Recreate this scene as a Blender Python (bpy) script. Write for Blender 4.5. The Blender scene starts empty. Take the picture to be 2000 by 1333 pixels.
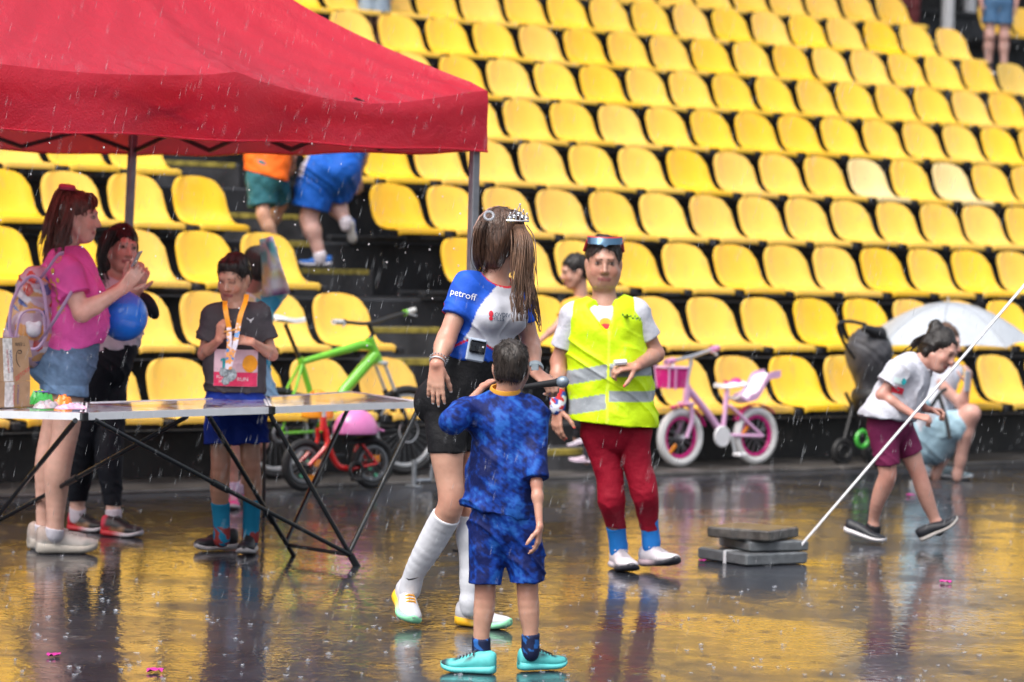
import bpy, math, random
import numpy as np
from mathutils import Vector, Matrix, Euler
from mathutils.bvhtree import BVHTree
random.seed(7); rng = np.random.default_rng(7)
SC = bpy.context.scene; COL = SC.collection
R = math.radians
# ------------------------------------------------------------------ camera
F = 6236.0; CX, CY = 1000.0, 666.5; CAMH = 1.55
PITCH = math.atan((666.5 - 470) / F); ROLL = 0.0252; YAW = 0.00079
cd = bpy.data.cameras.new('camera'); cam = bpy.data.objects.new('camera', cd); COL.objects.link(cam)
cd.sensor_width = 36.0; cd.lens = F * 36.0 / 2000.0; cd.clip_start = 0.1; cd.clip_end = 800
CR = Matrix.Rotation(-YAW, 3, 'Z') @ Matrix.Rotation(math.pi/2 - PITCH, 3, 'X') @ Matrix.Rotation(ROLL, 3, 'Z')
cam.matrix_world = Matrix.Translation((0, 0, CAMH)) @ CR.to_4x4()
cd.dof.use_dof = True; cd.dof.focus_distance = 12.3; cd.dof.aperture_fstop = 3.3
SC.camera = cam
# ------------------------------------------------------------------ sky, sun, exposure
SUN_EL, SUN_AZ = R(58), R(215)          # high, behind the photographer and to the left, veiled by rain cloud
w = bpy.data.worlds.new('World'); SC.world = w; w.use_nodes = True
nt = w.node_tree; bg = nt.nodes['Background']
sky = nt.nodes.new('ShaderNodeTexSky'); sky.sky_type = 'NISHITA'; sky.sun_disc = False
sky.sun_elevation = SUN_EL; sky.sun_rotation = SUN_AZ; sky.air_density = 1.2; sky.dust_density = 6.0; sky.ozone_density = 1.0
hs = nt.nodes.new('ShaderNodeHueSaturation'); hs.inputs['Saturation'].default_value = 0.42
nt.links.new(sky.outputs[0], hs.inputs['Color']); nt.links.new(hs.outputs[0], bg.inputs['Color'])
bg.inputs['Strength'].default_value = 0.15
sl = bpy.data.lights.new('sun', 'SUN'); sun = bpy.data.objects.new('sun', sl); COL.objects.link(sun)
sl.energy = 0.9; sl.angle = R(40); sl.color = (1.0, 0.97, 0.93)
sdir = Vector((math.sin(SUN_AZ)*math.cos(SUN_EL), math.cos(SUN_AZ)*math.cos(SUN_EL), math.sin(SUN_EL)))
sun.rotation_euler = sdir.to_track_quat('Z', 'Y').to_euler(); sun.location = sdir*60
SC.view_settings.view_transform = 'Standard'; SC.view_settings.look = 'None'
SC.view_settings.exposure = 0.80; SC.view_settings.gamma = 1.0; SC.view_settings.use_curve_mapping = False
SC.render.engine = 'CYCLES'; SC.cycles.use_denoising = True
SC.cycles.max_bounces = 6; SC.cycles.transparent_max_bounces = 12; SC.cycles.caustics_reflective = False; SC.cycles.caustics_refractive = False
# ------------------------------------------------------------------ picture <-> place
V = Vector
def ray(px, py): return CR @ V(((px-CX)/F, -(py-CY)/F, -1.0))
def at(px, py, d):
    r = ray(px, py); return V((0, 0, CAMH)) + r*(d/r.y)
def G(px, py, z=0.0):
    r = ray(px, py); return V((0, 0, CAMH)) + r*((z-CAMH)/r.z)
def proj(p):
    q = CR.transposed() @ (V(p) - V((0, 0, CAMH))); return CX - F*q.x/q.z, CY + F*q.y/q.z
def atz(px, py, z): return G(px, py, z)
TH = 0.6673; E1 = V((math.cos(TH), math.sin(TH), 0)); E2 = V((-math.sin(TH), math.cos(TH), 0)); UP = V((0, 0, 1))
DK, N0, Z0, RISE, TREAD, S0, PIT = 20.50, 0.80, 0.381, 0.3986, 0.9158, 1.388, 0.5349
KO = V((0, DK, 0))
def st(s, n, z=0.0): return KO + E1*s + E2*n + UP*z      # place on the stand: along the row, back from the kerb, height
def s_at(px, n, z):
    s = 0.0
    for _ in range(8):
        a = proj(st(s, n, z))[0]; b = proj(st(s+.01, n, z))[0]; s += (px-a)/((b-a)/.01)
    return s
# ------------------------------------------------------------------ materials
MATS = {}
def M(name, col=(.5, .5, .5), rough=.5, metal=0., var=.12, vs=18., bump=0., bs=120., coat=0., attr=False, sss=0., trans=0., spec=.5, ior=1.5, sheen=0., stretch=None, bdist=.002, alpha=1., wet=0.):
    if name in MATS: return MATS[name]
    m = bpy.data.materials.new(name); m.use_nodes = True; t = m.node_tree; b = t.nodes['Principled BSDF']
    tc = t.nodes.new('ShaderNodeTexCoord'); src = tc.outputs['Object']
    if stretch:
        mp = t.nodes.new('ShaderNodeMapping'); mp.inputs['Scale'].default_value = stretch; t.links.new(src, mp.inputs[0]); src = mp.outputs[0]
    n = t.nodes.new('ShaderNodeTexNoise'); n.inputs['Scale'].default_value = vs; n.inputs['Detail'].default_value = 5; t.links.new(src, n.inputs['Vector'])
    mr = t.nodes.new('ShaderNodeMapRange'); mr.inputs[1].default_value = .3; mr.inputs[2].default_value = .7; mr.inputs[3].default_value = 1-var; mr.inputs[4].default_value = 1+var
    t.links.new(n.outputs[0], mr.inputs[0])
    mx = t.nodes.new('ShaderNodeMix'); mx.data_type = 'RGBA'; mx.blend_type = 'MULTIPLY'; mx.inputs[0].default_value = 1
    if attr:
        a = t.nodes.new('ShaderNodeAttribute'); a.attribute_name = 'Col'; t.links.new(a.outputs['Color'], mx.inputs[6])
    else: mx.inputs[6].default_value = (*col, 1)
    cc = t.nodes.new('ShaderNodeCombineColor')
    for i in range(3): t.links.new(mr.outputs[0], cc.inputs[i])
    t.links.new(cc.outputs[0], mx.inputs[7]); t.links.new(mx.outputs[2], b.inputs['Base Color'])
    b.inputs['Roughness'].default_value = rough; b.inputs['Metallic'].default_value = metal; b.inputs['Specular IOR Level'].default_value = spec; b.inputs['IOR'].default_value = ior
    b.inputs['Coat Weight'].default_value = coat; b.inputs['Coat Roughness'].default_value = .08
    if sss: b.inputs['Subsurface Weight'].default_value = sss; b.inputs['Subsurface Radius'].default_value = (.012, .005, .003); b.inputs['Subsurface Scale'].default_value = 1.0
    if trans: b.inputs['Transmission Weight'].default_value = trans
    if sheen: b.inputs['Sheen Weight'].default_value = sheen
    if alpha < 1: b.inputs['Alpha'].default_value = alpha
    if wet:
        n3 = t.nodes.new('ShaderNodeTexNoise'); n3.inputs['Scale'].default_value = 7; n3.inputs['Detail'].default_value = 3; t.links.new(src, n3.inputs['Vector'])
        m3 = t.nodes.new('ShaderNodeMapRange'); m3.inputs[1].default_value = .4; m3.inputs[2].default_value = .62; m3.inputs[3].default_value = rough; m3.inputs[4].default_value = max(.08, rough-wet)
        t.links.new(n3.outputs[0], m3.inputs[0]); t.links.new(m3.outputs[0], b.inputs['Roughness'])
    if bump:
        n2 = t.nodes.new('ShaderNodeTexNoise'); n2.inputs['Scale'].default_value = bs; n2.inputs['Detail'].default_value = 4; t.links.new(src, n2.inputs['Vector'])
        bp = t.nodes.new('ShaderNodeBump'); bp.inputs['Strength'].default_value = bump; bp.inputs['Distance'].default_value = bdist
        t.links.new(n2.outputs[0], bp.inputs['Height']); t.links.new(bp.outputs[0], b.inputs['Normal'])
    MATS[name] = m; return m
# ------------------------------------------------------------------ objects
def tag(o, label=None, cat=None, group=None, kind=None):
    if label: o['label'] = label
    if cat: o['category'] = cat
    if group: o['group'] = group
    if kind: o['kind'] = kind
    return o
ORG = {}
def thing(name, label, cat, loc, group=None):
    o = bpy.data.objects.new(name, None); COL.objects.link(o); o.location = loc; o.empty_display_size = .1
    return tag(o, label, cat, group)
def origin(o):
    p = V((0, 0, 0))
    while o is not None: p += o.location; o = o.parent
    return p
def mesh_np(name, v, faces, mat, parent=None, smooth=True, col=None, mats=None, midx=None):
    """v: (N,3) world coordinates; faces: list of tuples or (M,4) array"""
    v = np.asarray(v, dtype=np.float64)
    if parent is not None: v = v - np.array(origin(parent))
    me = bpy.data.meshes.new(name)
    if isinstance(faces, np.ndarray):
        M_, k = faces.shape
        me.vertices.add(len(v)); me.vertices.foreach_set('co', v.astype(np.float32).ravel())
        me.loops.add(M_*k); me.loops.foreach_set('vertex_index', faces.astype(np.int32).ravel())
        me.polygons.add(M_); me.polygons.foreach_set('loop_start', np.arange(0, M_*k, k, dtype=np.int32))
        me.update(calc_edges=True)
    else:
        me.from_pydata([tuple(p) for p in v], [], faces); me.update()
    if smooth: me.polygons.foreach_set('use_smooth', np.ones(len(me.polygons), dtype=bool))
    for m in (mats or [mat]): me.materials.append(m)
    if midx is not None: me.polygons.foreach_set('material_index', np.asarray(midx, dtype=np.int32))
    if col is not None:
        a = me.color_attributes.new('Col', 'FLOAT_COLOR', 'POINT')
        c = np.ones((len(v), 4), dtype=np.float32); c[:, :3] = col; a.data.foreach_set('color', c.ravel())
    o = bpy.data.objects.new(name, me); COL.objects.link(o)
    if parent is not None: o.parent = parent
    return o
def frame_of(d, ref=V((0, 0, 1))):
    d = V(d).normalized()
    if abs(d.dot(ref)) > .97: ref = V((1, 0, 0)) if abs(d.x) < .9 else V((0, 1, 0))
    a = d.cross(ref).normalized(); b = a.cross(d).normalized(); return d, a, b
class MB:
    def __init__(s): s.v = []; s.f = []
    def add(s, vs, fs):
        o = len(s.v); s.v += [tuple(p) for p in vs]; s.f += [tuple(i+o for i in f) for f in fs]; return s
    def box(s, c, sx, sy, sz, ax=V((1, 0, 0)), ay=None, az=V((0, 0, 1)), bev=0.):
        ax = V(ax).normalized(); az = V(az).normalized(); ay = V(ay).normalized() if ay else az.cross(ax).normalized(); c = V(c)
        if bev <= 0:
            P = [c+ax*(sx*i/2)+ay*(sy*j/2)+az*(sz*k/2) for i in (-1, 1) for j in (-1, 1) for k in (-1, 1)]
            return s.add(P, [(0, 1, 3, 2), (4, 6, 7, 5), (0, 4, 5, 1), (2, 3, 7, 6), (0, 2, 6, 4), (1, 5, 7, 3)])
        b = bev; rings = []
        def ring(hx, hy, z): # chamfered rectangle
            q = min(b, hx*.9, hy*.9)
            return [c+ax*x+ay*y+az*z for x, y in ((hx, hy-q), (hx-q, hy), (-hx+q, hy), (-hx, hy-q), (-hx, -hy+q), (-hx+q, -hy), (hx-q, -hy), (hx, -hy+q))]
        hx, hy, hz = sx/2, sy/2, sz/2; q = min(b, hz*.9)
        P = ring(hx-q, hy-q, -hz)+ring(hx, hy, -hz+q)+ring(hx, hy, hz-q)+ring(hx-q, hy-q, hz)
        fs = [tuple(range(7, -1, -1)), tuple(range(24, 32))]
        for k in range(3):
            for i in range(8): fs.append((k*8+i, k*8+(i+1) % 8, k*8+8+(i+1) % 8, k*8+8+i))
        return s.add(P, fs)
    def tube(s, pts, r, n=8, closed=False, cap=True, sq=1.0, ref=V((0, 0, 1))):
        pts = [V(p) for p in pts]; N = len(pts); rr = r if isinstance(r, (list, tuple)) else [r]*N
        vs = []; pa = None
        for i, p in enumerate(pts):
            if closed: d = pts[(i+1) % N]-pts[i-1]
            else: d = pts[min(i+1, N-1)]-pts[max(i-1, 0)]
            d = d.normalized() if d.length > 1e-9 else V((0, 0, 1))
            if pa is None: _, a, b = frame_of(d, ref)
            else:
                a = (pa - d*pa.dot(d)); a = a.normalized() if a.length > 1e-6 else frame_of(d)[1]; b = a.cross(d).normalized()
            pa = a
            for k in range(n):
                t = 2*math.pi*k/n; vs.append(p + a*(rr[i]*math.cos(t)) + b*(rr[i]*sq*math.sin(t)))
        fs = []
        for i in range(N if closed else N-1):
            j = (i+1) % N
            for k in range(n): fs.append((i*n+k, i*n+(k+1) % n, j*n+(k+1) % n, j*n+k))
        if cap and not closed: fs += [tuple(range(n-1, -1, -1)), tuple((N-1)*n+k for k in range(n))]
        return s.add(vs, fs)
    def ring(s, c, axis, rad, r, n=40, m=8, sq=1.0):
        _, a, b = frame_of(axis); c = V(c)
        vs = []; fs = []
        for i in range(n):
            t = 2*math.pi*i/n; u = a*math.cos(t)+b*math.sin(t)
            for k in range(m):
                p = 2*math.pi*k/m; vs.append(c+u*(rad+r*math.cos(p))+V(axis).normalized()*(r*sq*math.sin(p)))
        for i in range(n):
            for k in range(m): fs.append((i*m+k, ((i+1) % n)*m+k, ((i+1) % n)*m+(k+1) % m, i*m+(k+1) % m))
        return s.add(vs, fs)
    def lathe(s, c, axis, prof, n=24, ref=V((0, 0, 1))):
        d, a, b = frame_of(axis, ref); c = V(c); vs = []; fs = []
        for h, r in prof:
            for i in range(n):
                t = 2*math.pi*i/n; vs.append(c+d*h+(a*math.cos(t)+b*math.sin(t))*max(r, 1e-4))
        for j in range(len(prof)-1):
            for i in range(n): fs.append((j*n+i, j*n+(i+1) % n, (j+1)*n+(i+1) % n, (j+1)*n+i))
        fs += [tuple(range(n-1, -1, -1)), tuple((len(prof)-1)*n+i for i in range(n))]
        return s.add(vs, fs)
    def grid(s, P):
        nu, nv = len(P), len(P[0]); vs = [p for row in P for p in row]
        return s.add(vs, [(i*nv+j, (i+1)*nv+j, (i+1)*nv+j+1, i*nv+j+1) for i in range(nu-1) for j in range(nv-1)])
    def sheet(s, P, th, nrm=None):
        """grid with thickness: back side and rim"""
        nu, nv = len(P), len(P[0]); Q = []
        for i in range(nu):
            row = []
            for j in range(nv):
                du = P[min(i+1, nu-1)][j]-P[max(i-1, 0)][j]; dv = P[i][min(j+1, nv-1)]-P[i][max(j-1, 0)]
                nn = du.cross(dv); nn = nn.normalized() if nn.length > 1e-12 else V((0, 0, 1))
                row.append(P[i][j]-nn*th)
            Q.append(row)
        A = [p for r in P for p in r]; B = [p for r in Q for p in r]; o = nu*nv
        fs = [(i*nv+j, (i+1)*nv+j, (i+1)*nv+j+1, i*nv+j+1) for i in range(nu-1) for j in range(nv-1)]
        fs += [tuple(o+k for k in (f[3], f[2], f[1], f[0])) for f in fs]
        rim = [i*nv for i in range(nu)]+[(nu-1)*nv+j for j in range(1, nv)]+[i*nv+nv-1 for i in range(nu-2, -1, -1)]+[j for j in range(nv-2, 0, -1)]
        for a in range(len(rim)):
            p, q = rim[a], rim[(a+1) % len(rim)]; fs.append((q, p, o+p, o+q))
        return s.add(A+B, fs)
    def build(s, name, mat, parent=None, smooth=False, **k):
        o = mesh_np(name, s.v, s.f, mat, parent, smooth=False, **k)
        if smooth:
            o.data.polygons.foreach_set('use_smooth', np.ones(len(o.data.polygons), dtype=bool))
            try: o.data.set_sharp_from_angle(angle=R(40))
            except Exception: pass
        return o
def copy_tree(o, parent=None):
    c = o.copy(); COL.objects.link(c); c.parent = parent
    for ch in o.children: copy_tree(ch, c)
    return c
def bez(p0, p1, p2, p3, n=12):
    p0, p1, p2, p3 = map(V, (p0, p1, p2, p3)); out = []
    for i in range(n+1):
        t = i/n; u = 1-t; out.append(p0*u**3+p1*3*u*u*t+p2*3*u*t*t+p3*t**3)
    return out
def cr(pts, n=6):
    """smooth path through the points"""
    pts = [V(p) for p in pts]; P = [pts[0]*2-pts[1]]+pts+[pts[-1]*2-pts[-2]]; out = []
    for i in range(1, len(P)-2):
        for k in range(n):
            t = k/n; a, b, c, d = P[i-1], P[i], P[i+1], P[i+2]
            out.append(.5*((2*b)+(c-a)*t+(2*a-5*b+4*c-d)*t*t+(3*b-a-3*c+d)*t**3))
    out.append(pts[-1]); return out
# ------------------------------------------------------------------ organic shapes: distance fields turned into meshes
def nv(*a): return np.array(a, dtype=np.float32)
def cone(a, b, ra, rb, k=.02, n=None, fl=1.0): return ('+', 'cone', (nv(*a), nv(*b), ra, rb, None if n is None else nv(*V(n).normalized()), fl), k)
def ell(c, r, ax=None, k=.02):
    """ax: (right, forward, up) axes"""
    A = np.eye(3, dtype=np.float32) if ax is None else np.array([list(V(q).normalized()) for q in ax], dtype=np.float32)
    return ('+', 'ell', (nv(*c), nv(*r), A), k)
def ball(c, r, k=.02): return ('+', 'cone', (nv(*c), nv(*c), r, r, None, 1.0), k)
def cut(p, n, k=.004): return ('&', 'plane', (nv(*p), nv(*V(n).normalized())), k)
def sub(pr, k=.01): return ('-', pr[1], pr[2], k)
def pd(typ, a, P):
    if typ == 'cone':
        p0, p1, r0, r1, n, fl = a; ab = p1-p0; q = P-p0
        L = float(ab@ab)
        t = np.clip((q@ab)/L, 0, 1) if L > 1e-12 else np.zeros(q.shape[:-1], np.float32)
        e = q-t[..., None]*ab
        if n is not None: e = e+((e@n)*(fl-1))[..., None]*n
        return np.sqrt((e*e).sum(-1))-(r0+(r1-r0)*t)
    if typ == 'ell':
        c, r, A = a; q = (P-c)@A.T; k0 = np.sqrt(((q/r)**2).sum(-1)); k1 = np.sqrt(((q/(r*r))**2).sum(-1))+1e-9
        return k0*(k0-1)/k1
    if typ == 'plane': return (P-a[0])@a[1]
    if typ == 'grp':
        o = np.full(P.shape[:-1], .3, np.float32)
        for op, ty, aa, k in a:
            d = pd(ty, aa, P)
            if op == '+': h = np.clip(.5+.5*(d-o)/k, 0, 1); o = d+(o-d)*h-k*h*(1-h)
            else:
                if op == '-': d = -d
                h = np.clip(.5-.5*(d-o)/k, 0, 1); o = d+(o-d)*h+k*h*(1-h)
        return o
def grp(ps, k=.015): return ('+', 'grp', ps, k)
def pbox(typ, a):
    if typ == 'grp':
        bb = [pbox(q[1], q[2]) for q in a if q[0] == '+']; return np.min([b[0] for b in bb], axis=0), np.max([b[1] for b in bb], axis=0)
    if typ == 'cone':
        m = max(a[2], a[3]); return np.minimum(a[0], a[1])-m, np.maximum(a[0], a[1])+m
    m = float(a[1].max()); return a[0]-m, a[0]+m
EDG = [(0, 1), (2, 3), (4, 5), (6, 7), (0, 2), (1, 3), (4, 6), (5, 7), (0, 4), (1, 5), (2, 6), (3, 7)]
COR = np.array([[i >> 2 & 1, i >> 1 & 1, i & 1] for i in range(8)])
def organic(name, prims, mat, parent, vox=.006, base=(.5, .5, .5), paint=(), wr=0., wf=(60, 60, 25), smooth_it=0, pfun=None):
    lo = np.min([pbox(p[1], p[2])[0] for p in prims if p[0] == '+'], axis=0)-3*vox
    hi = np.max([pbox(p[1], p[2])[1] for p in prims if p[0] == '+'], axis=0)+3*vox
    dim = np.ceil((hi-lo)/vox).astype(int)+1
    Fd = np.full(dim, .3, dtype=np.float32)
    axs = [lo[i]+vox*np.arange(dim[i], dtype=np.float32) for i in range(3)]
    for op, typ, a, k in prims:
        if typ == 'plane': i0, i1 = np.zeros(3, int), dim
        else:
            b0, b1 = pbox(typ, a); pad = max(k, .0)+.03
            i0 = np.clip(np.floor((b0-pad-lo)/vox).astype(int), 0, dim); i1 = np.clip(np.ceil((b1+pad-lo)/vox).astype(int)+1, 0, dim)
        if np.any(i1 <= i0): continue
        sl = tuple(slice(i0[i], i1[i]) for i in range(3))
        P = np.stack(np.meshgrid(*[axs[i][sl[i]] for i in range(3)], indexing='ij'), -1).astype(np.float32)
        d = pd(typ, a, P).astype(np.float32); o = Fd[sl]
        if op == '+': h = np.clip(.5+.5*(d-o)/k, 0, 1); Fd[sl] = d+(o-d)*h-k*h*(1-h)
        else:
            if op == '-': d = -d
            h = np.clip(.5-.5*(d-o)/k, 0, 1); Fd[sl] = d+(o-d)*h+k*h*(1-h)
    ins = Fd < 0
    cs = np.zeros(np.array(dim)-1, dtype=np.int8)
    for c in COR: cs += ins[c[0]:dim[0]-1+c[0], c[1]:dim[1]-1+c[1], c[2]:dim[2]-1+c[2]]
    act = (cs > 0) & (cs < 8); idx = np.argwhere(act)
    if len(idx) == 0: return None
    vals = np.stack([Fd[idx[:, 0]+c[0], idx[:, 1]+c[1], idx[:, 2]+c[2]] for c in COR], 1)
    acc = np.zeros((len(idx), 3)); cnt = np.zeros(len(idx))
    for a, b in EDG:
        va, vb = vals[:, a], vals[:, b]; m = (va < 0) != (vb < 0)
        t = np.where(m, va/np.where(m, va-vb, 1), 0)
        acc += np.where(m[:, None], COR[a]+t[:, None]*(COR[b]-COR[a]), 0); cnt += m
    vert = lo+(idx+acc/cnt[:, None])*vox
    vid = np.full(act.shape, -1, dtype=np.int64); vid[act] = np.arange(len(idx))
    quads = []
    for ax in range(3):
        u, v_ = (ax+1) % 3, (ax+2) % 3
        s0 = [slice(None)]*3; s1 = [slice(None)]*3; s0[ax] = slice(0, -1); s1[ax] = slice(1, None)
        chg = ins[tuple(s0)] != ins[tuple(s1)]
        e = np.argwhere(chg); ok = (e[:, u] > 0) & (e[:, v_] > 0) & (e[:, u] < dim[u]-1) & (e[:, v_] < dim[v_]-1); e = e[ok]
        fl = ins[tuple(s0)][tuple(e.T)]
        def g(du, dv):
            q = e.copy(); q[:, u] -= du; q[:, v_] -= dv; return vid[tuple(q.T)]
        q = np.stack([g(1, 1), g(0, 1), g(0, 0), g(1, 0)], 1)
        q[~fl] = q[~fl][:, ::-1]; quads.append(q)
    quads = np.concatenate(quads)
    if smooth_it or wr:
        for _ in range(smooth_it):
            a = np.zeros_like(vert); c = np.zeros(len(vert))
            for i in range(4):
                np.add.at(a, quads[:, i], vert[quads[:, (i+1) % 4]]+vert[quads[:, i-1]]); np.add.at(c, quads[:, i], 2)
            vert = vert*.5+.5*a/np.maximum(c, 1)[:, None]
    if wr:
        nr = np.zeros_like(vert); fn = np.cross(vert[quads[:, 2]]-vert[quads[:, 0]], vert[quads[:, 3]]-vert[quads[:, 1]])
        for i in range(4): np.add.at(nr, quads[:, i], fn)
        nr /= np.linalg.norm(nr, axis=1)[:, None]+1e-12
        x, y, z = vert.T; f1, f2, f3 = wf; ph = (sum(map(ord, name)) % 7)*.9
        wv = np.sin(f1*.55*x+f2*.3*y+f3*z+ph+2.2*np.sin(17*z+9*x+ph))+.7*np.sin(-f1*.4*x+f2*.6*y+f3*1.7*z+1.7*np.sin(23*x-14*z+ph))+.5*np.sin(f1*.9*x+f3*.6*z+2*np.sin(11*y+19*z))
        rdg = 1-np.abs(np.sin(.45*f1*x+.3*f2*y+1.15*f3*z+ph+1.6*np.sin(13*x+21*z+ph)+1.1*np.sin(9*z-15*y)))
        msk = np.clip(.5+.9*np.sin(7*x+11*z+ph)+.5*np.sin(17*z-9*x), 0, 1)
        wv = .8*wv+3.2*(rdg**3)*msk-.6
        vert = vert+nr*(wv*wr*.6)[:, None]
    col = np.tile(np.array(base, dtype=np.float32), (len(vert), 1)); P = vert.astype(np.float32)
    for it in paint:
        pr, c = it[0], it[1]; prs = pr if isinstance(pr, list) else [pr]
        m = np.ones(len(P), bool)
        for q in prs:
            dd = pd(q[1], q[2], P); m &= (dd > 0) if q[0] == '-' else (dd < 0)
        col[m] = c
    if pfun is not None: col = pfun(P, col)
    return mesh_np(name, vert, quads, mat, parent, smooth=True, col=col)
def nz(P, f, seed=0.):
    """cheap smooth noise, -1..1"""
    x, y, z = (P*f).T; s = seed
    return (np.sin(x*1.3+2.1*np.sin(y*.9+s)+1.2*s)+np.sin(y*1.7+1.9*np.sin(z*1.1-s))+np.sin(z*1.5+2.3*np.sin(x*.8+2*s))+np.sin(x*2.9-y*2.3+z*2.7+1.5*np.sin(z*2.2+s)))/4
def decal(name, kind, body, center, right, up, size, mat, parent, target, off=.003, out=None, lift=.15):
    """flat print laid on a surface: kind 'text' or a polygon list, projected along the outward direction"""
    right = V(right).normalized(); up = V(up).normalized(); nrm = right.cross(up).normalized() if out is None else V(out).normalized()
    if kind == 'text':
        cu = bpy.data.curves.new(name, 'FONT'); cu.body = body; cu.size = size; cu.align_x = 'CENTER'; cu.align_y = 'CENTER'; cu.resolution_u = 3
        to = bpy.data.objects.new(name, cu); COL.objects.link(to); dg = bpy.context.evaluated_depsgraph_get()
        me = bpy.data.meshes.new_from_object(to.evaluated_get(dg)); bpy.data.objects.remove(to)
        pts = [(p.co.x, p.co.y) for p in me.vertices]; fs = [tuple(p.vertices) for p in me.polygons]
    else: pts, fs = body; pts = [(x*size, y*size) for x, y in pts]
    W = [V(center)+right*x+up*y for x, y in pts]
    if target is not None:
        o = V(origin(target)); bv = BVHTree.FromPolygons([tuple(p.co+o) for p in target.data.vertices], [tuple(p.vertices) for p in target.data.polygons])
        Q = []
        for p in W:
            h = bv.ray_cast(p+nrm*lift, -nrm, lift+.2); Q.append((h[0]+nrm*off) if h[0] is not None else p)
        W = Q
    else: W = [p+nrm*off for p in W]
    return mesh_np(name, [tuple(p) for p in W], fs, mat, parent, smooth=False)
def disc_poly(n=16, rx=1., ry=1., cx=0., cy=0.):
    rings = 3; pts = [(cx, cy)]; fs = []
    for r in range(1, rings+1):
        pts += [(cx+rx*r/rings*math.cos(2*math.pi*i/n), cy+ry*r/rings*math.sin(2*math.pi*i/n)) for i in range(n)]
    for i in range(n): fs.append((0, 1+i, 1+(i+1) % n))
    for r in range(rings-1):
        for i in range(n): fs.append((1+r*n+i, 1+(r+1)*n+i, 1+(r+1)*n+(i+1) % n, 1+r*n+(i+1) % n))
    return pts, fs
def rect_poly(w, h, nx=8, ny=4, cx=0., cy=0.):
    pts = [(cx+w*(i/nx-.5), cy+h*(j/ny-.5)) for i in range(nx+1) for j in range(ny+1)]
    return pts, [(i*(ny+1)+j, (i+1)*(ny+1)+j, (i+1)*(ny+1)+j+1, i*(ny+1)+j+1) for i in range(nx) for j in range(ny)]
# ================================================================== ground
def ground_mat():
    m = bpy.data.materials.new('wet_asphalt'); m.use_nodes = True; t = m.node_tree; b = t.nodes['Principled BSDF']; L = t.links.new
    tc = t.nodes.new('ShaderNodeTexCoord')
    def noise(sc, det=4, rough=.55, dist=0.):
        n = t.nodes.new('ShaderNodeTexNoise'); n.inputs['Scale'].default_value = sc; n.inputs['Detail'].default_value = det; n.inputs['Roughness'].default_value = rough; n.inputs['Distortion'].default_value = dist
        L(tc.outputs['Object'], n.inputs['Vector']); return n.outputs[0]
    def rng_(s, a, b_, c, d):
        r = t.nodes.new('ShaderNodeMapRange'); r.inputs[1].default_value = a; r.inputs[2].default_value = b_; r.inputs[3].default_value = c; r.inputs[4].default_value = d; L(s, r.inputs[0]); return r.outputs[0]
    def mix(a, b_, op):
        q = t.nodes.new('ShaderNodeMath'); q.operation = op
        for i, s in enumerate((a, b_)):
            if isinstance(s, (int, float)): q.inputs[i].default_value = s
            else: L(s, q.inputs[i])
        return q.outputs[0]
    big = noise(.9, 5, .6, .6); med = noise(7, 4, .6); fine = noise(160, 3, .6)
    pud = rng_(mix(big, mix(med, .28, 'MULTIPLY'), 'ADD'), .53, .70, 0, 1)          # 1 = standing water, 0 = damp asphalt
    col = t.nodes.new('ShaderNodeValToRGB'); e = col.color_ramp.elements; e[0].position = .3; e[0].color = (.010, .012, .017, 1); e[1].position = .78; e[1].color = (.050, .055, .070, 1)
    L(mix(mix(fine, .6, 'MULTIPLY'), mix(med, .4, 'MULTIPLY'), 'ADD'), col.inputs[0]); L(col.outputs[0], b.inputs['Base Color'])
    L(rng_(pud, 0, 1, .50, .30), b.inputs['Roughness'])
    b.inputs['IOR'].default_value = 1.36; b.inputs['Specular IOR Level'].default_value = .5; L(rng_(pud, 0, 1, .40, 1.0), b.inputs['Coat Weight']); b.inputs['Coat IOR'].default_value = 1.33; b.inputs['Coat Roughness'].default_value = .015
    rip = mix(noise(26, 2, .5, .4), mix(noise(9, 2, .5, .5), 1.3, 'MULTIPLY'), 'ADD')
    vo = t.nodes.new('ShaderNodeTexVoronoi'); vo.inputs['Scale'].default_value = 7.5; L(tc.outputs['Object'], vo.inputs['Vector'])
    dd = vo.outputs['Distance']; sep = t.nodes.new('ShaderNodeSeparateColor'); L(vo.outputs['Color'], sep.inputs[0])
    ringw = mix(mix(mix(mix(dd, 62.0, 'MULTIPLY'), mix(sep.outputs[1], 6.28, 'MULTIPLY'), 'ADD'), 0, 'SINE'), rng_(mix(dd, mix(sep.outputs[0], .45, 'MULTIPLY'), 'SUBTRACT'), -.16, .06, 1, 0), 'MULTIPLY')
    rip = mix(rip, mix(ringw, .16, 'MULTIPLY'), 'ADD')
    grain = mix(fine, rng_(pud, 0, 1, 1.1, .03), 'MULTIPLY')
    hgt = mix(mix(rip, .30, 'MULTIPLY'), grain, 'ADD')
    bp = t.nodes.new('ShaderNodeBump'); bp.inputs['Strength'].default_value = .36; bp.inputs['Distance'].default_value = .005; L(hgt, bp.inputs['Height'])
    L(bp.outputs[0], b.inputs['Normal'])
    bc = t.nodes.new('ShaderNodeBump'); bc.inputs['Strength'].default_value = .22; bc.inputs['Distance'].default_value = .005; L(rip, bc.inputs['Height']); L(bc.outputs[0], b.inputs['Coat Normal'])
    return m
gm = MB(); gm.add([(-400, -200, 0), (400, -200, 0), (400, 600, 0), (-400, 600, 0)], [(0, 1, 2, 3)])
tag(gm.build('ground', ground_mat()), kind='structure')
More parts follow.
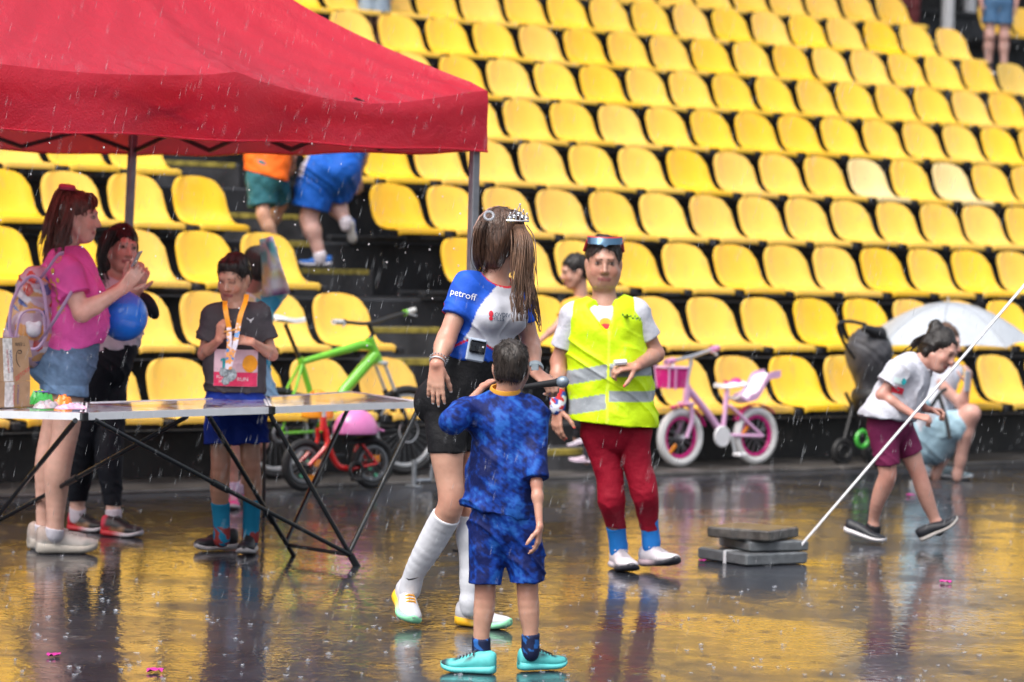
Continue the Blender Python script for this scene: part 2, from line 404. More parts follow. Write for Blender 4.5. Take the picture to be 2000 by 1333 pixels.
# ================================================================== the stand
CONC = M('wet_concrete', (.026, .027, .031), .5, spec=.3, var=.55, vs=3.2, bump=.5, bs=60, bdist=.004)
LEDGE = M('ledge_concrete', (.065, .06, .057), .38, spec=.35, var=.5, vs=4.5, bump=.5, bs=45, bdist=.005)
def wall_mat():
    m = bpy.data.materials.new('stained_front_wall'); m.use_nodes = True; t = m.node_tree; b = t.nodes['Principled BSDF']; L = t.links.new
    tc = t.nodes.new('ShaderNodeTexCoord'); n = t.nodes.new('ShaderNodeTexNoise'); n.inputs['Scale'].default_value = 5; n.inputs['Detail'].default_value = 9; n.inputs['Roughness'].default_value = .75; L(tc.outputs['Object'], n.inputs['Vector'])
    c = t.nodes.new('ShaderNodeValToRGB'); e = c.color_ramp.elements; e[0].position = .42; e[0].color = (.018, .018, .02, 1); e[1].position = .78; e[1].color = (.16, .15, .14, 1); q = e.new(.6); q.color = (.03, .029, .03, 1)
    L(n.outputs[0], c.inputs[0]); L(c.outputs[0], b.inputs['Base Color']); b.inputs['Roughness'].default_value = .5
    bp = t.nodes.new('ShaderNodeBump'); bp.inputs['Strength'].default_value = .5; bp.inputs['Distance'].default_value = .006; L(n.outputs[0], bp.inputs['Height']); L(bp.outputs[0], b.inputs['Normal']); return m
STEEL = M('black_steel', (.022, .023, .026), .4, var=.2)
SA, SB = -16.0, 21.0
stand = thing('grandstand', 'dark wet concrete grandstand of stepped tiers carrying rows of yellow seats', 'grandstand', st(0, 0, 0))
def slab(name, s0, s1, n0, n1, z0, z1, mat, bev=.012, parent=stand):
    return MB().box(st((s0+s1)/2, (n0+n1)/2, (z0+z1)/2), s1-s0, n1-n0, z1-z0, E1, E2, UP, bev).build(name, mat, parent)
# kerb and ledge in front of the stand
ks = SA
while ks < SB:
    slab('kerb_stone', ks+.004, ks+.996, 0, .16, -.1, .024, LEDGE, .012); ks += 1.0
slab('ledge', SA, SB, .163, N0+.05, -.1, .018, LEDGE, .0)
NR = 11
WALLM = wall_mat()
for k in range(NR):
    n0 = N0+.06+k*TREAD; top = Z0-.075+k*RISE
    slab('tier' if k else 'front_wall', SA, SB, n0, n0+TREAD+(.0 if k < NR-1 else 6), (top-RISE-.25) if k else .0, top, CONC if k else WALLM, .015)
    for (a, b) in ((SA, S0-2.2*PIT-.14), (S0-.12, S0+21*PIT-.02), (S0+22.85*PIT, SB)):
        slab('seat_rail', a, b, n0-.05, n0+.02, top+.012, top+.055, STEEL, .006)
        slab('seat_rail', a, b, n0+.24, n0+.29, top+.012, top+.055, STEEL, .006)
# stairways: a half step before each riser, with worn yellow nosing paint
STEPM = M('stair_concrete', (.06, .06, .064), .38, var=.5, vs=5, bump=.5, bs=60, bdist=.004)
NOSE = M('worn_yellow_paint', (.34, .27, .05), .45, var=.55, vs=14)
for (a, b) in ((S0-2.1*PIT, S0-.16), (S0+21.1*PIT, S0+22.8*PIT)):
    for k in range(NR):
        n0 = N0+.06+k*TREAD; top = Z0-.075+k*RISE
        hz = top-RISE*.5 if k else top*.5
        sp = slab('stair_step', a, b, n0-.40, n0-.004, hz-.22 if k else .0, hz, STEPM, .012)
        slab('step_nosing', a+.05, b-.05, n0-.404, n0-.34, hz-.035, hz+.004, NOSE, .002, parent=sp)
        if k % 2 == 1: slab('step_nosing', a+.1, b-.25, n0-.006, n0+.06, top-.04, top+.004, NOSE, .002)
# back of the stand: concourse, wall, pillars, roof over the upper rows
topz = Z0-.075+(NR-1)*RISE; nb = N0+.06+(NR-1)*TREAD
BACKW = M('concourse_back_wall', (.03, .028, .028), .7, var=.6, vs=2.5)
bw = thing('concourse_wall', 'dark wall behind the top of the stand', 'wall', st(0, nb+5.5, topz))
slab('wall_panel', SA, SB+6, nb+5.5, nb+5.8, topz, topz+5, BACKW, 0, bw)
CB = M('concourse_post_beige', (.2, .185, .17), .6, var=.25)
WP = M('white_painted_post', (.62, .63, .66), .4, var=.12)
def post(px, pn, z, r, lab, mat=WP):
    s = s_at(px, pn, z); p = st(s, pn, z)
    o = thing('roof_post', lab, 'post', p, 'posts holding the roof of the stand')
    MB().lathe(p, UP, [(0, r*1.5), (.03, r*1.5), (.04, r), (topz+4.62-z, r)], 18).build('shaft', mat, o, True)
    MB().box(p+UP*(topz+4.67-z), r*4, r*4, .1, E1, E2, UP, .01).build('capital', STEEL, o)
nA = nb+1.2; n9 = N0+.06+9*TREAD; z9 = topz-RISE
post(1849, n9+.62, z9, .075, 'white round post at the head of the stand beside the stairs')
post(1893, n9+1.5, z9+RISE, .075, 'white round post set back beyond the stairs of the stand')
post(1735, n9+1.3, z9+RISE, .12, 'dull beige post standing behind the top row of seats', CB)
post(1680, nA+2.6, topz, .06, 'thin white post behind the top row of seats')
rf = thing('stand_roof', 'flat grey roof carried by posts above the top rows', 'roof', st(2.5, nb, topz+4.7))
slab('roof_deck', SA, SB+4, nb-1.6, nb+6, topz+4.72, topz+4.9, M('roof_sheet', (.32, .33, .34), .5), 0, rf)
# planter greenery glimpsed behind the top row
# ================================================================== seats
SEATY = M('seat_yellow', (.86, .51, .034), .28, var=.05, vs=7, bump=.12, bs=25, bdist=.004, coat=.15)
def vary(m):
    t = m.node_tree; b = t.nodes['Principled BSDF']; src = b.inputs['Base Color'].links[0].from_socket; L = t.links.new
    oi = t.nodes.new('ShaderNodeObjectInfo'); hv = t.nodes.new('ShaderNodeHueSaturation'); L(src, hv.inputs['Color'])
    for k, (a, c) in {'Hue': (.496, .503), 'Saturation': (.93, 1.03), 'Value': (.92, 1.05)}.items():
        r = t.nodes.new('ShaderNodeMapRange'); r.inputs[3].default_value = a; r.inputs[4].default_value = c
        q = t.nodes.new('ShaderNodeMath'); q.operation = 'FRACT'; s_ = t.nodes.new('ShaderNodeMath'); s_.operation = 'MULTIPLY'; s_.inputs[1].default_value = {'Hue': 7.3, 'Saturation': 3.1, 'Value': 11.7}[k]
        L(oi.outputs['Random'], s_.inputs[0]); L(s_.outputs[0], q.inputs[0]); L(q.outputs[0], r.inputs[0]); L(r.outputs[0], hv.inputs[k])
    tc = t.nodes.new('ShaderNodeTexCoord'); ad = t.nodes.new('ShaderNodeVectorMath'); ad.operation = 'ADD'; L(tc.outputs['Object'], ad.inputs[0]); L(oi.outputs['Location'], ad.inputs[1])
    mp = t.nodes.new('ShaderNodeMapping'); mp.inputs['Scale'].default_value = (14, 14, 3); L(ad.outputs[0], mp.inputs[0]); n = t.nodes.new('ShaderNodeTexNoise'); n.inputs['Scale'].default_value = 1.2; n.inputs['Detail'].default_value = 6; L(mp.outputs[0], n.inputs['Vector'])
    dr = t.nodes.new('ShaderNodeMapRange'); dr.inputs[1].default_value = .56; dr.inputs[2].default_value = .80; dr.inputs[3].default_value = 0; dr.inputs[4].default_value = .55; L(n.outputs[0], dr.inputs[0])
    mx = t.nodes.new('ShaderNodeMix'); mx.data_type = 'RGBA'; L(dr.outputs[0], mx.inputs[0]); L(hv.outputs[0], mx.inputs[6]); mx.inputs[7].default_value = (.55, .36, .10, 1); L(mx.outputs[2], b.inputs['Base Color'])
vary(SEATY)
SEATW = M('seat_faded', (.80, .60, .26), .36, var=.06, vs=7)
SEATD = M('seat_dusty', (.60, .40, .08), .45, var=.1, vs=7)
def seat_shell():
    # (forward, height, half width, side curl)
    prof = [(.405, -.012, .205, 0), (.408, .022, .212, 0), (.396, .034, .216, 0), (.352, .032, .221, .004), (.285, .029, .225, .010), (.208, .033, .229, .018), (.142, .050, .231, .028), (.094, .084, .231, .038), (.056, .132, .230, .048),
            (.028, .186, .227, .053), (.006, .238, .222, .053), (-.011, .281, .212, .048), (-.020, .314, .196, .041), (-.031, .339, .172, .035), (-.038, .355, .142, .028), (-.043, .365, .105, .020), (-.048, .370, .070, .014), (-.061, .366, .066, .013), (-.067, .352, .072, .013)]
    U = 14; P = []
    for i, (f, z, hw, c) in enumerate(prof):
        a = prof[max(i-1, 0)]; b = prof[min(i+1, len(prof)-1)]; t = V((0, b[0]-a[0], b[1]-a[1])).normalized(); nrm = V((0, -t.z, t.y)); nrm = nrm if nrm.z+nrm.y*.5 > 0 else -nrm
        if i >= 11: nrm = V((0, 1, 0))
        row = []
        for j in range(U+1):
            u = -1+2*j/U; e = abs(u)**2.4
            p = V((u*hw, f, z))+nrm*(c*e)
            if abs(u) == 1: p += V((0, -.006, -.012)) if i < 7 else V((0, -.018, -.002))
            row.append(V((p.x, -p.y, p.z)))
        P.append(row)
    return P
mb = MB(); mb.sheet(seat_shell(), -.0075)
seat0 = thing('stadium_seat', 'x', 'seat', (0, 0, 0))
sh0 = mb.build('shell', SEATY, seat0); sh0.data.polygons.foreach_set('use_smooth', np.ones(len(sh0.data.polygons), dtype=bool)); sh0.data.set_sharp_from_angle(angle=R(55))
sh0.parent = seat0; shell_me = {0: sh0.data}
for i, mm in ((1, SEATW), (2, SEATD)):
    q = sh0.data.copy(); q.materials.clear(); q.materials.append(mm); shell_me[i] = q
br = MB().box(V((0, -.30, -.016)), .10, .05, .05, bev=.004).box(V((0, -.17, -.014)), .06, .30, .022, bev=.004).build('bracket', STEEL, seat0)
cl = MB().box(V((.2675, -.36, -.012)), .055, .07, .045, bev=.006).build('rail_clip', STEEL, seat0)
ORD = ['bottom', 'second', 'third', 'fourth', 'fifth', 'sixth', 'seventh', 'eighth', 'ninth', 'tenth', 'eleventh']
ORDN = ['first', 'second', 'third', 'fourth', 'fifth', 'sixth', 'seventh', 'eighth', 'ninth', 'tenth', 'eleventh', 'twelfth', 'thirteenth', 'fourteenth', 'fifteenth', 'sixteenth', 'seventeenth', 'eighteenth', 'nineteenth', 'twentieth', 'twenty-first']
first = True
for k in range(NR):
    idx = [(-3.3-q, 0) for q in range(0, 9)]+[(i, 1) for i in range(0, 21)]+([(23.0, 2), (24.0, 2)] if k in (9, 8) else [])
    if k == 0: idx = [(i-.5 if b == 0 else i, b) for i, b in idx]
    if k == 10: idx = [i for i in idx if i[1] == 1 and i[0] > 12]
    for i, blk in idx:
        sc_ = S0+i*PIT+.235
        p = st(sc_, N0+k*TREAD+.005, Z0+k*RISE+.012); a = proj(p+E2*.2+UP*.15)
        if not (-330 < a[0] < 2100 and -75 < a[1] < 1000): continue
        o = seat0 if first else seat0.copy()
        if not first:
            COL.objects.link(o)
            for ch in seat0.children:
                c = ch.copy(); COL.objects.link(c); c.parent = o
        first = False
        v = 0
        if blk == 1 and k == 4 and i == 13: v = 1
        if blk == 1 and k == 4 and i == 11: v = 1
        if blk == 1 and k == 7 and i == 20: v = 2
        if v:
            for c in o.children:
                if c.name.startswith('shell'): c.data = shell_me[v]
        nth = ORDN[int(round(i)) if blk == 1 else int(round(-3.35-i-(.5 if k == 0 else 0))) if blk == 0 else int(round(i-23.0))]
        lab = f'yellow seat, {ORD[k]} row up, {nth} from the ' + ['lower stairs toward the tent', 'lower stairs away from the tent', 'far stairs, beyond them'][blk]
        if v == 1: lab = 'palest sun-bleached seat of the stand, in the fifth row' if i == 13 else 'slightly bleached seat in the fifth row, two seats from the palest one'
        if v == 2: lab = 'dusty brownish yellow seat ending the eighth row beside the far stairs'
        tag(o, lab, 'seat', 'yellow seats of the grandstand')
        o.location = p; o.rotation_euler = (R(random.uniform(-1.2, 1.2)), R(random.uniform(-.6, .6)), TH+R(random.uniform(-1.6, 1.6)))
# seat local +y must point away from the pitch: shell was modelled with forward = -y
# ================================================================== tent
RED = None
def red_mat():
    m = bpy.data.materials.new('wet_red_canopy'); m.use_nodes = True; t = m.node_tree; b = t.nodes['Principled BSDF']; L = t.links.new
    tc = t.nodes.new('ShaderNodeTexCoord')
    mp = t.nodes.new('ShaderNodeMapping'); mp.inputs['Scale'].default_value = (1, 1, 1); L(tc.outputs['Object'], mp.inputs[0])
    n1 = t.nodes.new('ShaderNodeTexNoise'); n1.inputs['Scale'].default_value = 2.2; n1.inputs['Detail'].default_value = 4; L(mp.outputs[0], n1.inputs['Vector'])
    n2 = t.nodes.new('ShaderNodeTexNoise'); n2.inputs['Scale'].default_value = 130; n2.inputs['Detail'].default_value = 2; L(mp.outputs[0], n2.inputs['Vector'])
    c = t.nodes.new('ShaderNodeValToRGB'); c.color_ramp.elements[0].color = (.60, .002, .026, 1); c.color_ramp.elements[1].color = (.72, .004, .042, 1); L(n1.outputs[0], c.inputs[0])
    L(c.outputs[0], b.inputs['Base Color']); b.inputs['Roughness'].default_value = .40; b.inputs['IOR'].default_value = 1.45; b.inputs['Coat Weight'].default_value = .9; b.inputs['Coat Roughness'].default_value = .10; b.inputs['Coat IOR'].default_value = 1.5
    bp = t.nodes.new('ShaderNodeBump'); bp.inputs['Strength'].default_value = .6; bp.inputs['Distance'].default_value = .006; n3 = t.nodes.new('ShaderNodeTexNoise'); n3.inputs['Scale'].default_value = 5.5; n3.inputs['Detail'].default_value = 4; n3.inputs['Distortion'].default_value = 1.4; L(mp.outputs[0], n3.inputs['Vector']); bf = t.nodes.new('ShaderNodeBump'); bf.inputs['Strength'].default_value = .18; bf.inputs['Distance'].default_value = .05; L(n3.outputs[0], bf.inputs['Height']); L(bf.outputs[0], bp.inputs['Normal'])
    L(n2.outputs[0], bp.inputs['Height']); L(bp.outputs[0], b.inputs['Normal']); L(bp.outputs[0], b.inputs['Coat Normal'])
    tr = t.nodes.new('ShaderNodeBsdfTranslucent'); tr.inputs['Color'].default_value = (.80, .12, .15, 1)
    mx = t.nodes.new('ShaderNodeMixShader'); mx.inputs[0].default_value = .40; out = t.nodes['Material Output']
    L(b.outputs[0], mx.inputs[1]); L(tr.outputs[0], mx.inputs[2]); L(mx.outputs[0], out.inputs['Surface']); return m
RED = red_mat()
FRC = at(948, 300, 15.8); FRC.z = 0
TW, TD = 3.0, 3.3
EZ, EB, PZ = 2.285, 1.985, 3.62           # eave, bottom of valance, peak
def tp(u, v, z): return FRC - E1*(TW*u) + E2*(TD*v) + UP*z       # u 0..1 to the left, v 0..1 away
tent = thing('party_tent', 'wet red pop-up canopy on dark grey legs sheltering the tables', 'tent', tp(.5, .5, 0))
pk = tp(.5, .5, PZ)
corn = [(0, 0), (1, 0), (1, 1), (0, 1)]
def eave(u, v, e):      # e: -1..1 along an edge; the mid truss pushes the cloth up and out, between it sags
    sg = .095 if (e < 0 and v == 0) else .03
    s = -sg*abs(math.sin(math.pi*e))**1.3 + .014*math.exp(-(e/.05)**2); return s
panels = []
for a in range(4):
    (u0, v0), (u1, v1) = corn[a], corn[(a+1) % 4]; NU, NVV = 60, 28; P = []
    for i in range(NU+1):
        e = i/NU; u = u0+(u1-u0)*e; v = v0+(v1-v0)*e; w_ = 2*e-1
        row = []
        for j in range(NVV+1):
            t = j/NVV
            q = tp(u+(.5-u)*t, v+(.5-v)*t, 0)
            g = .55*t+.45*t**2.1
            z = EZ+eave(u, v, w_)*(1-t)**2+(PZ-EZ)*g
            z -= .10*math.sin(math.pi*t)*(1-abs(w_)**2.0)*.8            # cloth sags between the hip ridges
            dc = min(e, 1-e); z += .016*math.sin(30*dc/(t+.22)+2)*math.exp(-4.5*t)*(t > .01)+.004*math.sin(46*e+9*t)*math.sin(math.pi*t)+.006*math.sin(90*dc/(t+.3)+11*t)*math.exp(-3*t)*(t > .01)
            row.append(V((q.x, q.y, z)))
        P.append(row)
    m_ = MB(); m_.grid(P); panels.append(m_.build('roof_panel', RED, tent, True))
    # valance
    P = []; outw = (tp((u0+u1)/2, (v0+v1)/2, 0)-tp(.5, .5, 0)).normalized()
    for i in range(NU+1):
        e = i/NU; u = u0+(u1-u0)*e; v = v0+(v1-v0)*e; w_ = 2*e-1; row = []
        for j in range(9):
            t = j/8; q = tp(u, v, 0); z0_ = EZ+eave(u, v, w_); zb = EB+.006*math.sin(21*e)
            bul = .03*math.exp(-(w_/.10)**2)*(1-t*.6)-.035*t*math.exp(-((abs(w_)-.22)/.14)**2)+.012*math.sin(16*e+2*t)*t+.02*t*math.exp(-((abs(w_)-.65)/.2)**2)
            q = q+outw*(bul+.004+.02*math.sin(math.pi*min(1, t*2.2))*.4)
            row.append(V((q.x, q.y, z0_+(zb-z0_)*t)))
        P.append(row)
    m_ = MB(); m_.grid(P); vl = m_.build('valance', RED, tent, True)
    hm = MB(); hm.tube([p[8] for p in P], .006, 6); hm.build('hem', RED, vl, True)
POLE = M('grey_pole', (.24, .25, .28), .38, metal=.4, var=.15); POLE2 = M('black_truss', (.02, .021, .024), .45, var=.2)
for (u, v, dx) in ((.012, .012, 0), (.012, .985, -.07), (.985, .012, 0), (.985, .985, 0)):
    a = tp(u, v, EB+.25); b = tp(u, v, 0)+E1*dx
    lg = MB().box(a*.5+b*.5+(a-b)*.20, .042, .042, (a-b).length*.6, E1, None, (a-b), .004).build('leg', POLE, tent)
    MB().box(b*.78+a*.22, .034, .034, (a-b).length*.44, E1, None, (a-b), .004).build('inner_leg', POLE, lg)
    MB().box(b+UP*.006, .09, .09, .012, E1, E2, UP, .003).build('foot_plate', POLE2, lg)
    MB().box(b*.40+a*.60, .05, .05, .07, E1, None, (a-b), .006).build('clamp', POLE2, lg)
for a in range(4):      # scissor trusses under the eaves
    (u0, v0), (u1, v1) = corn[a], corn[(a+1) % 4]; m_ = MB()
    for h_ in range(2):
        for s_ in range(2):
            e0, e1 = h_*.5+s_*.25, h_*.5+(s_+1)*.25
            for za, zb in ((EB+.02, EB+.22), (EB+.22, EB+.02)):
                f = lambda e: (.012+(u0+(u1-u0)*e)*.973, .012+(v0+(v1-v0)*e)*.973)
                (ua, va), (ub, vb) = f(e0), f(e1)
                A, B = tp(ua, va, za), tp(ub, vb, zb); m_.box((A+B)/2, (B-A).length, .012, .024, B-A, None, UP)
    m_.build('truss', POLE2, tent)
# ================================================================== tables under the tent
def onpl(px, py, n):      # where the line of sight meets the upright plane parallel to the rows, n metres back from the kerb
    r = ray(px, py); o = V((0, 0, CAMH)); return o + r*((n-(o-KO).dot(E2))/r.dot(E2))
BLK = M('black_tube', (.012, .014, .017), .3, metal=.2, var=.2, coat=.2)
WHT = M('white_edge', (.72, .74, .78), .35, var=.05)
def table_top_mat():
    m = bpy.data.materials.new('table_top_print_and_sheen'); m.use_nodes = True; t = m.node_tree; b = t.nodes['Principled BSDF']; L = t.links.new
    tc = t.nodes.new('ShaderNodeTexCoord'); n = t.nodes.new('ShaderNodeTexNoise'); n.inputs['Scale'].default_value = 3.2; n.inputs['Detail'].default_value = 3; n.inputs['Distortion'].default_value = 1.2; L(tc.outputs['Object'], n.inputs['Vector'])
    c = t.nodes.new('ShaderNodeValToRGB'); cr_ = c.color_ramp; cr_.interpolation = 'CONSTANT'
    cr_.elements[0].position = 0; cr_.elements[0].color = (.60, .57, .68, 1); cr_.elements[1].position = .44; cr_.elements[1].color = (.66, .62, .72, 1)  # pale lilac paints the top's reflection into the colour, between the real prints
    for p, q in ((.50, (.10, .07, .16, 1)), (.535, (.65, .42, .12, 1)), (.56, (.35, .08, .22, 1)), (.60, (.6, .58, .68, 1)), (.68, (.12, .14, .28, 1))):
        e = cr_.elements.new(p); e.color = q
    L(n.outputs[0], c.inputs[0]); L(c.outputs[0], b.inputs['Base Color']); b.inputs['Roughness'].default_value = .09; b.inputs['Coat Weight'].default_value = .5; return m
TTOP = table_top_mat()
tz = .755
fr = [atz(-150, 800, tz), atz(163, 808, tz), atz(527, 796, tz), atz(826, 785, tz)]
bk = [atz(-150, 788, tz), atz(166, 787.5, tz), atz(517, 776, tz), atz(690, 765.5, tz)]
table = thing('folding_table', 'long folding table with glossy printed top, white edges and crossed black legs', 'table', V(((fr[2].x), fr[2].y, 0)))
for a in range(3):
    ds = (fr[a+1]-fr[a]).normalized(); f0, f1 = fr[a]+ds*.016, fr[a+1]-ds*.016; b0, b1 = bk[a]+ds*.016, bk[a+1]-ds*.016
    th = .028
    mb = MB(); P = [f0, f1, b1, b0]; mb.add([p for p in P]+[p-UP*th for p in P], [(0, 1, 2, 3), (7, 6, 5, 4)]); pn = mb.build('panel', TTOP, table)
    mb = MB()
    for i in range(4):
        A, B = P[i], P[(i+1) % 4]; o = (B-A).cross(UP).normalized()*.004
        mb.box((A+B)/2-UP*(th/2-.001)+o, (B-A).length+.004, .008, th+.004, B-A, None, UP)
    mb.build('edge_trim', WHT, pn)
for a in (1, 2):
    MB().box(fr[a]-UP*.014, .030, .05, .040, fr[a+1]-fr[a-1], None, UP, .004).build('corner_block', BLK, table)
    MB().box(bk[a]-UP*.014, .030, .05, .040, bk[a+1]-bk[a-1], None, UP, .004).build('corner_block', BLK, table)
f1g, f2g = G(697, 1106), G(574, 1086)
f0g = G(-40, 1052); f3g = G(40, 1030)
def tleg(A, B, r=.0115, name='leg', j=None):
    o = MB().tube([A, B], r, 10).build(name, BLK, table, True)
    if j is not None:
        p = A.lerp(B, j); d = (B-A).normalized(); MB().tube([p-d*.05, p+d*.05], r*1.55, 10).build('joint_sleeve', BLK, o, True)
    return o
dn = UP*.03
tleg(fr[2]-dn, f1g, j=.985); tleg(fr[3].lerp(fr[2], .03)-dn, f1g.lerp(fr[2]-dn, .09))
tleg(bk[3].lerp(bk[2], .0)-dn, f2g.lerp(fr[1].lerp(fr[2], .66), .10)); tleg(fr[1].lerp(fr[2], .66)-dn, f2g, j=.7)
tleg(fr[1]-dn*1.0+E1*.06, f1g.lerp(fr[2]-dn, .075), .0105, 'brace', .47)
tleg(fr[1].lerp(fr[2], .54)-dn, f0g.lerp(fr[0], .05), .0105, 'brace', .52)
tleg(fr[1]-dn-E1*.04, f0g, j=.9)
tleg(bk[2]-dn, G(515, 1010), .0095, 'brace')
tleg(f2g.lerp(fr[1].lerp(fr[2], .66), .08), f1g.lerp(fr[2]-dn, .075), .0095, 'stretcher')
# ------------------------------------------------------------------ goods on the table
CARD = M('brown_cardboard', (.36, .22, .12), .75, var=.12, vs=30, bump=.15, bs=200, bdist=.001)
bc = atz(10, 797, tz+.004); ax = (atz(57, 796, tz)-atz(0, 798, tz)).normalized(); ay = UP.cross(ax).normalized()
box = thing('cardboard_box', 'open brown cardboard box with taped printing and handwriting on the table', 'box', bc+ay*.1)
bw_, bh_, bd_ = .24, .115, .18
hw = (atz(57, 797, tz)-bc).dot(ax); c0 = bc+ax*(hw-bw_/2)+ay*(bd_/2)
m_ = MB(); th = .005
m_.box(c0+UP*(th/2), bw_, bd_, th, ax, ay, UP)
for s in (-1, 1):
    m_.box(c0+ay*s*(bd_/2-th/2)+UP*(bh_/2), bw_, th, bh_, ax, ay, UP); m_.box(c0+ax*s*(bw_/2-th/2)+UP*(bh_/2), th, bd_-2*th-.001, bh_, ax, ay, UP)
bx = m_.build('walls', CARD, box)
fl_top = c0-ay*(bd_/2-.002)+UP*bh_; fup = (UP+ay*.08-ax*.06).normalized()
fl = MB().box(fl_top+fup*.098, bw_, .005, .192, ax, None, fup).build('front_flap', CARD, box)
fu2 = (UP*.7-UP*.2+ax*.5+ay*.1).normalized()
MB().box(c0+ax*(bw_/2)+UP*(bh_+.15)+ax*.025-ay*.03, .05, .005, .10, ax, ay, (UP-ax*.3)).build('side_flap', CARD, box)
INKB = M('ink_black', (.02, .02, .025), .6); INKR = M('ink_red', (.5, .03, .04), .6); INKV = M('ink_blue', (.05, .05, .25), .6)
TAPE = M('clear_tape', (.62, .6, .58), .15, var=.3, vs=60, coat=.5)
fn = -(fup.cross(ax)).normalized()
if fn.y > 0: fn = -fn
bface = c0-ay*(bd_/2)
def onbox(name, txt, x, z, size, mat, rot=0):
    if z > bh_: o = fl_top+fup*(z-bh_)+ax*x; r_, u_ = ax, fup; nn = fn
    else: o = bface+UP*z+ax*x; r_, u_ = ax, UP; nn = -ay
    c, s = math.cos(rot), math.sin(rot)
    decal(name, 'text', txt, o, r_*c+u_*s, u_*c-r_*s, size, mat, fl if z > bh_ else bx, None, off=.0045, out=nn)
for z, h_ in ((bh_+.096, .19), (bh_/2, bh_-.004)):
    if z > bh_: MB().box(fl_top+fup*(z-bh_)+ax*(-.005)+fn*.0032, .055, h_, .001, ax, None, fn).build('tape', TAPE, fl)
    else: MB().box(bface+UP*z+ax*(-.005)-ay*.0008, .055, .001, h_, ax, ay, UP).build('tape', TAPE, bx)
onbox('lettering', 'Т-ЕМ8', bw_/2-.045, bh_+.165, .020, INKB, math.pi)
onbox('lettering', 'ДЕТСКИ', bw_/2-.045, bh_+.032, .024, INKR, R(28))
onbox('lettering', 'OPTONICA', bw_/2-.075, bh_/2, .017, INKV, R(90))
onbox('lettering', 'DISTRIBUTOR', bw_/2-.10, bh_/2+.0, .014, INKR, R(90))
onbox('lettering', 'OPTONICA', bw_/2-.105, bh_+.09, .019, INKV, R(90)); onbox('lettering', 'DISTRIBUTORI', bw_/2-.125, bh_+.09, .016, INKR, R(90))
sq = [fl_top+fup*(.145-.02*math.cos(t*1.5))+ax*(bw_/2-.06+.022*math.sin(t*1.5)*(1-.1*t))+fn*.0045-fup*(.014*t) for t in [i*.16 for i in range(28)]]
MB().tube(sq, .0013, 5).build('pen_squiggle', INKB, fl)
GRN = M('green_plastic', (.05, .42, .07), .25, var=.25, vs=90, coat=.4); PUR = M('purple_print', (.18, .1, .5), .3)
ORG_ = M('orange_plastic', (.85, .24, .02), .3, coat=.3); PNKP = M('pink_plastic', (.82, .42, .60), .3, var=.35, vs=50, coat=.3); BAGP = M('hazy_plastic_bag', (.5, .45, .48), .2, var=.35, vs=40, trans=.25, coat=.3)
def packet(name, lab, px, py, w_, d_, h_, mat, yaw=0., tilt=0., cat='packet'):
    c = atz(px, py, tz+.004); Rz = Matrix.Rotation(yaw, 3, 'Z'); x_ = Rz @ ax; y_ = Rz @ ay
    P = []
    for i in range(11):
        row = []
        for j in range(9):
            u, v = i/5-1, j/4-1; e = max(0, (1-abs(u)**3))*max(0, (1-abs(v)**3))
            z = h_*e**.5*(.75+.32*math.sin(6*u+4*v+px)+.28*math.sin(9*v-5*u+2*px))+.004+tilt*(u+1)*.5
            row.append(c+x_*(u*w_/2*(1-.06*v*v))+y_*(v*d_/2*(1-.05*u*u))+UP*z)
        P.append(row)
    o = tag(MB().sheet(P, -.004).build(name, mat, None, True), lab, cat)
    return o, c, x_, y_
g, c, x_, y_ = packet('wipes_packet', 'green plastic wet wipes packet leaning against the cardboard box', 80, 792, .10, .09, .055, GRN, R(-12))
MB().box(c+UP*.061+x_*.002, .05, .04, .006, x_, y_, UP, .002).build('sticker', PUR, g)
packet('plastic_bag', 'crumpled hazy plastic bag lying between box and orange wrapper', 92, 799, .13, .07, .028, BAGP, R(10), cat='bag')
packet('sweet_wrapper', 'orange and pink sweet wrapper lying open on the table', 138, 801, .13, .07, .018, PNKP, R(-14), .0)
packet('sweet_bag', 'small orange plastic bag crumpled upright behind the pink wrapper', 124, 793, .085, .06, .040, ORG_, R(20), cat='bag')
# ================================================================== bicycles
TYRE = M('black_tyre', (.014, .014, .015), .6, var=.2); TYW = M('white_tyre', (.68, .68, .68), .6, var=.12, vs=9); CHR = M('bright_metal', (.62, .64, .67), .3, metal=.55); SPK = M('spoke_grey', (.25, .26, .28), .35, metal=.7)
def wheel(parent, c, Rr, tr, tyre, rim, hub, n=20, ax=E2, fat=.02):
    w_ = MB().ring(c, ax, Rr-tr, tr, 44, 8).build('wheel', tyre, parent, True)
    MB().ring(c, ax, Rr-2*tr-.010, .015, 44, 6, sq=1.0).build('rim', rim, w_, True)
    m_ = MB(); _, a, b = frame_of(ax)
    for i in range(n):
        t = 2*math.pi*i/n; u = a*math.cos(t)+b*math.sin(t); t2 = t+.35*(1 if i % 2 else -1); v = a*math.cos(t2)+b*math.sin(t2)
        s = 1 if i % 4 < 2 else -1
        m_.tube([c+v*.022+V(ax)*(.022*s), c+u*(Rr-2*tr-.002)], fat*.09, 5)
    m_.build('spokes', SPK, w_)
    MB().tube([c-V(ax)*.05, c-V(ax)*.03, c+V(ax)*.03, c+V(ax)*.05], [.008, .020, .020, .008], 12).build('hub', hub, w_, True)
    return w_
def saddle(parent, p, d, L_, w_, mat, name='saddle'):
    d = V(d).normalized(); s_ = UP.cross(d).normalized(); P = []
    for i in range(13):
        t = i/12; hw = w_*(.16+.84*(1/(1+math.exp((t-.48)*11)))); row = []
        for j in range(9):
            u = -1+j/4; row.append(p+d*(L_*(t-.5))+s_*(u*hw/2)+UP*(.012-.03*abs(u)**2.2+.012*math.cos(math.pi*(t-.1)*1.6)))
        P.append(row)
    return MB().sheet(P, .014).build(name, mat, parent, True)
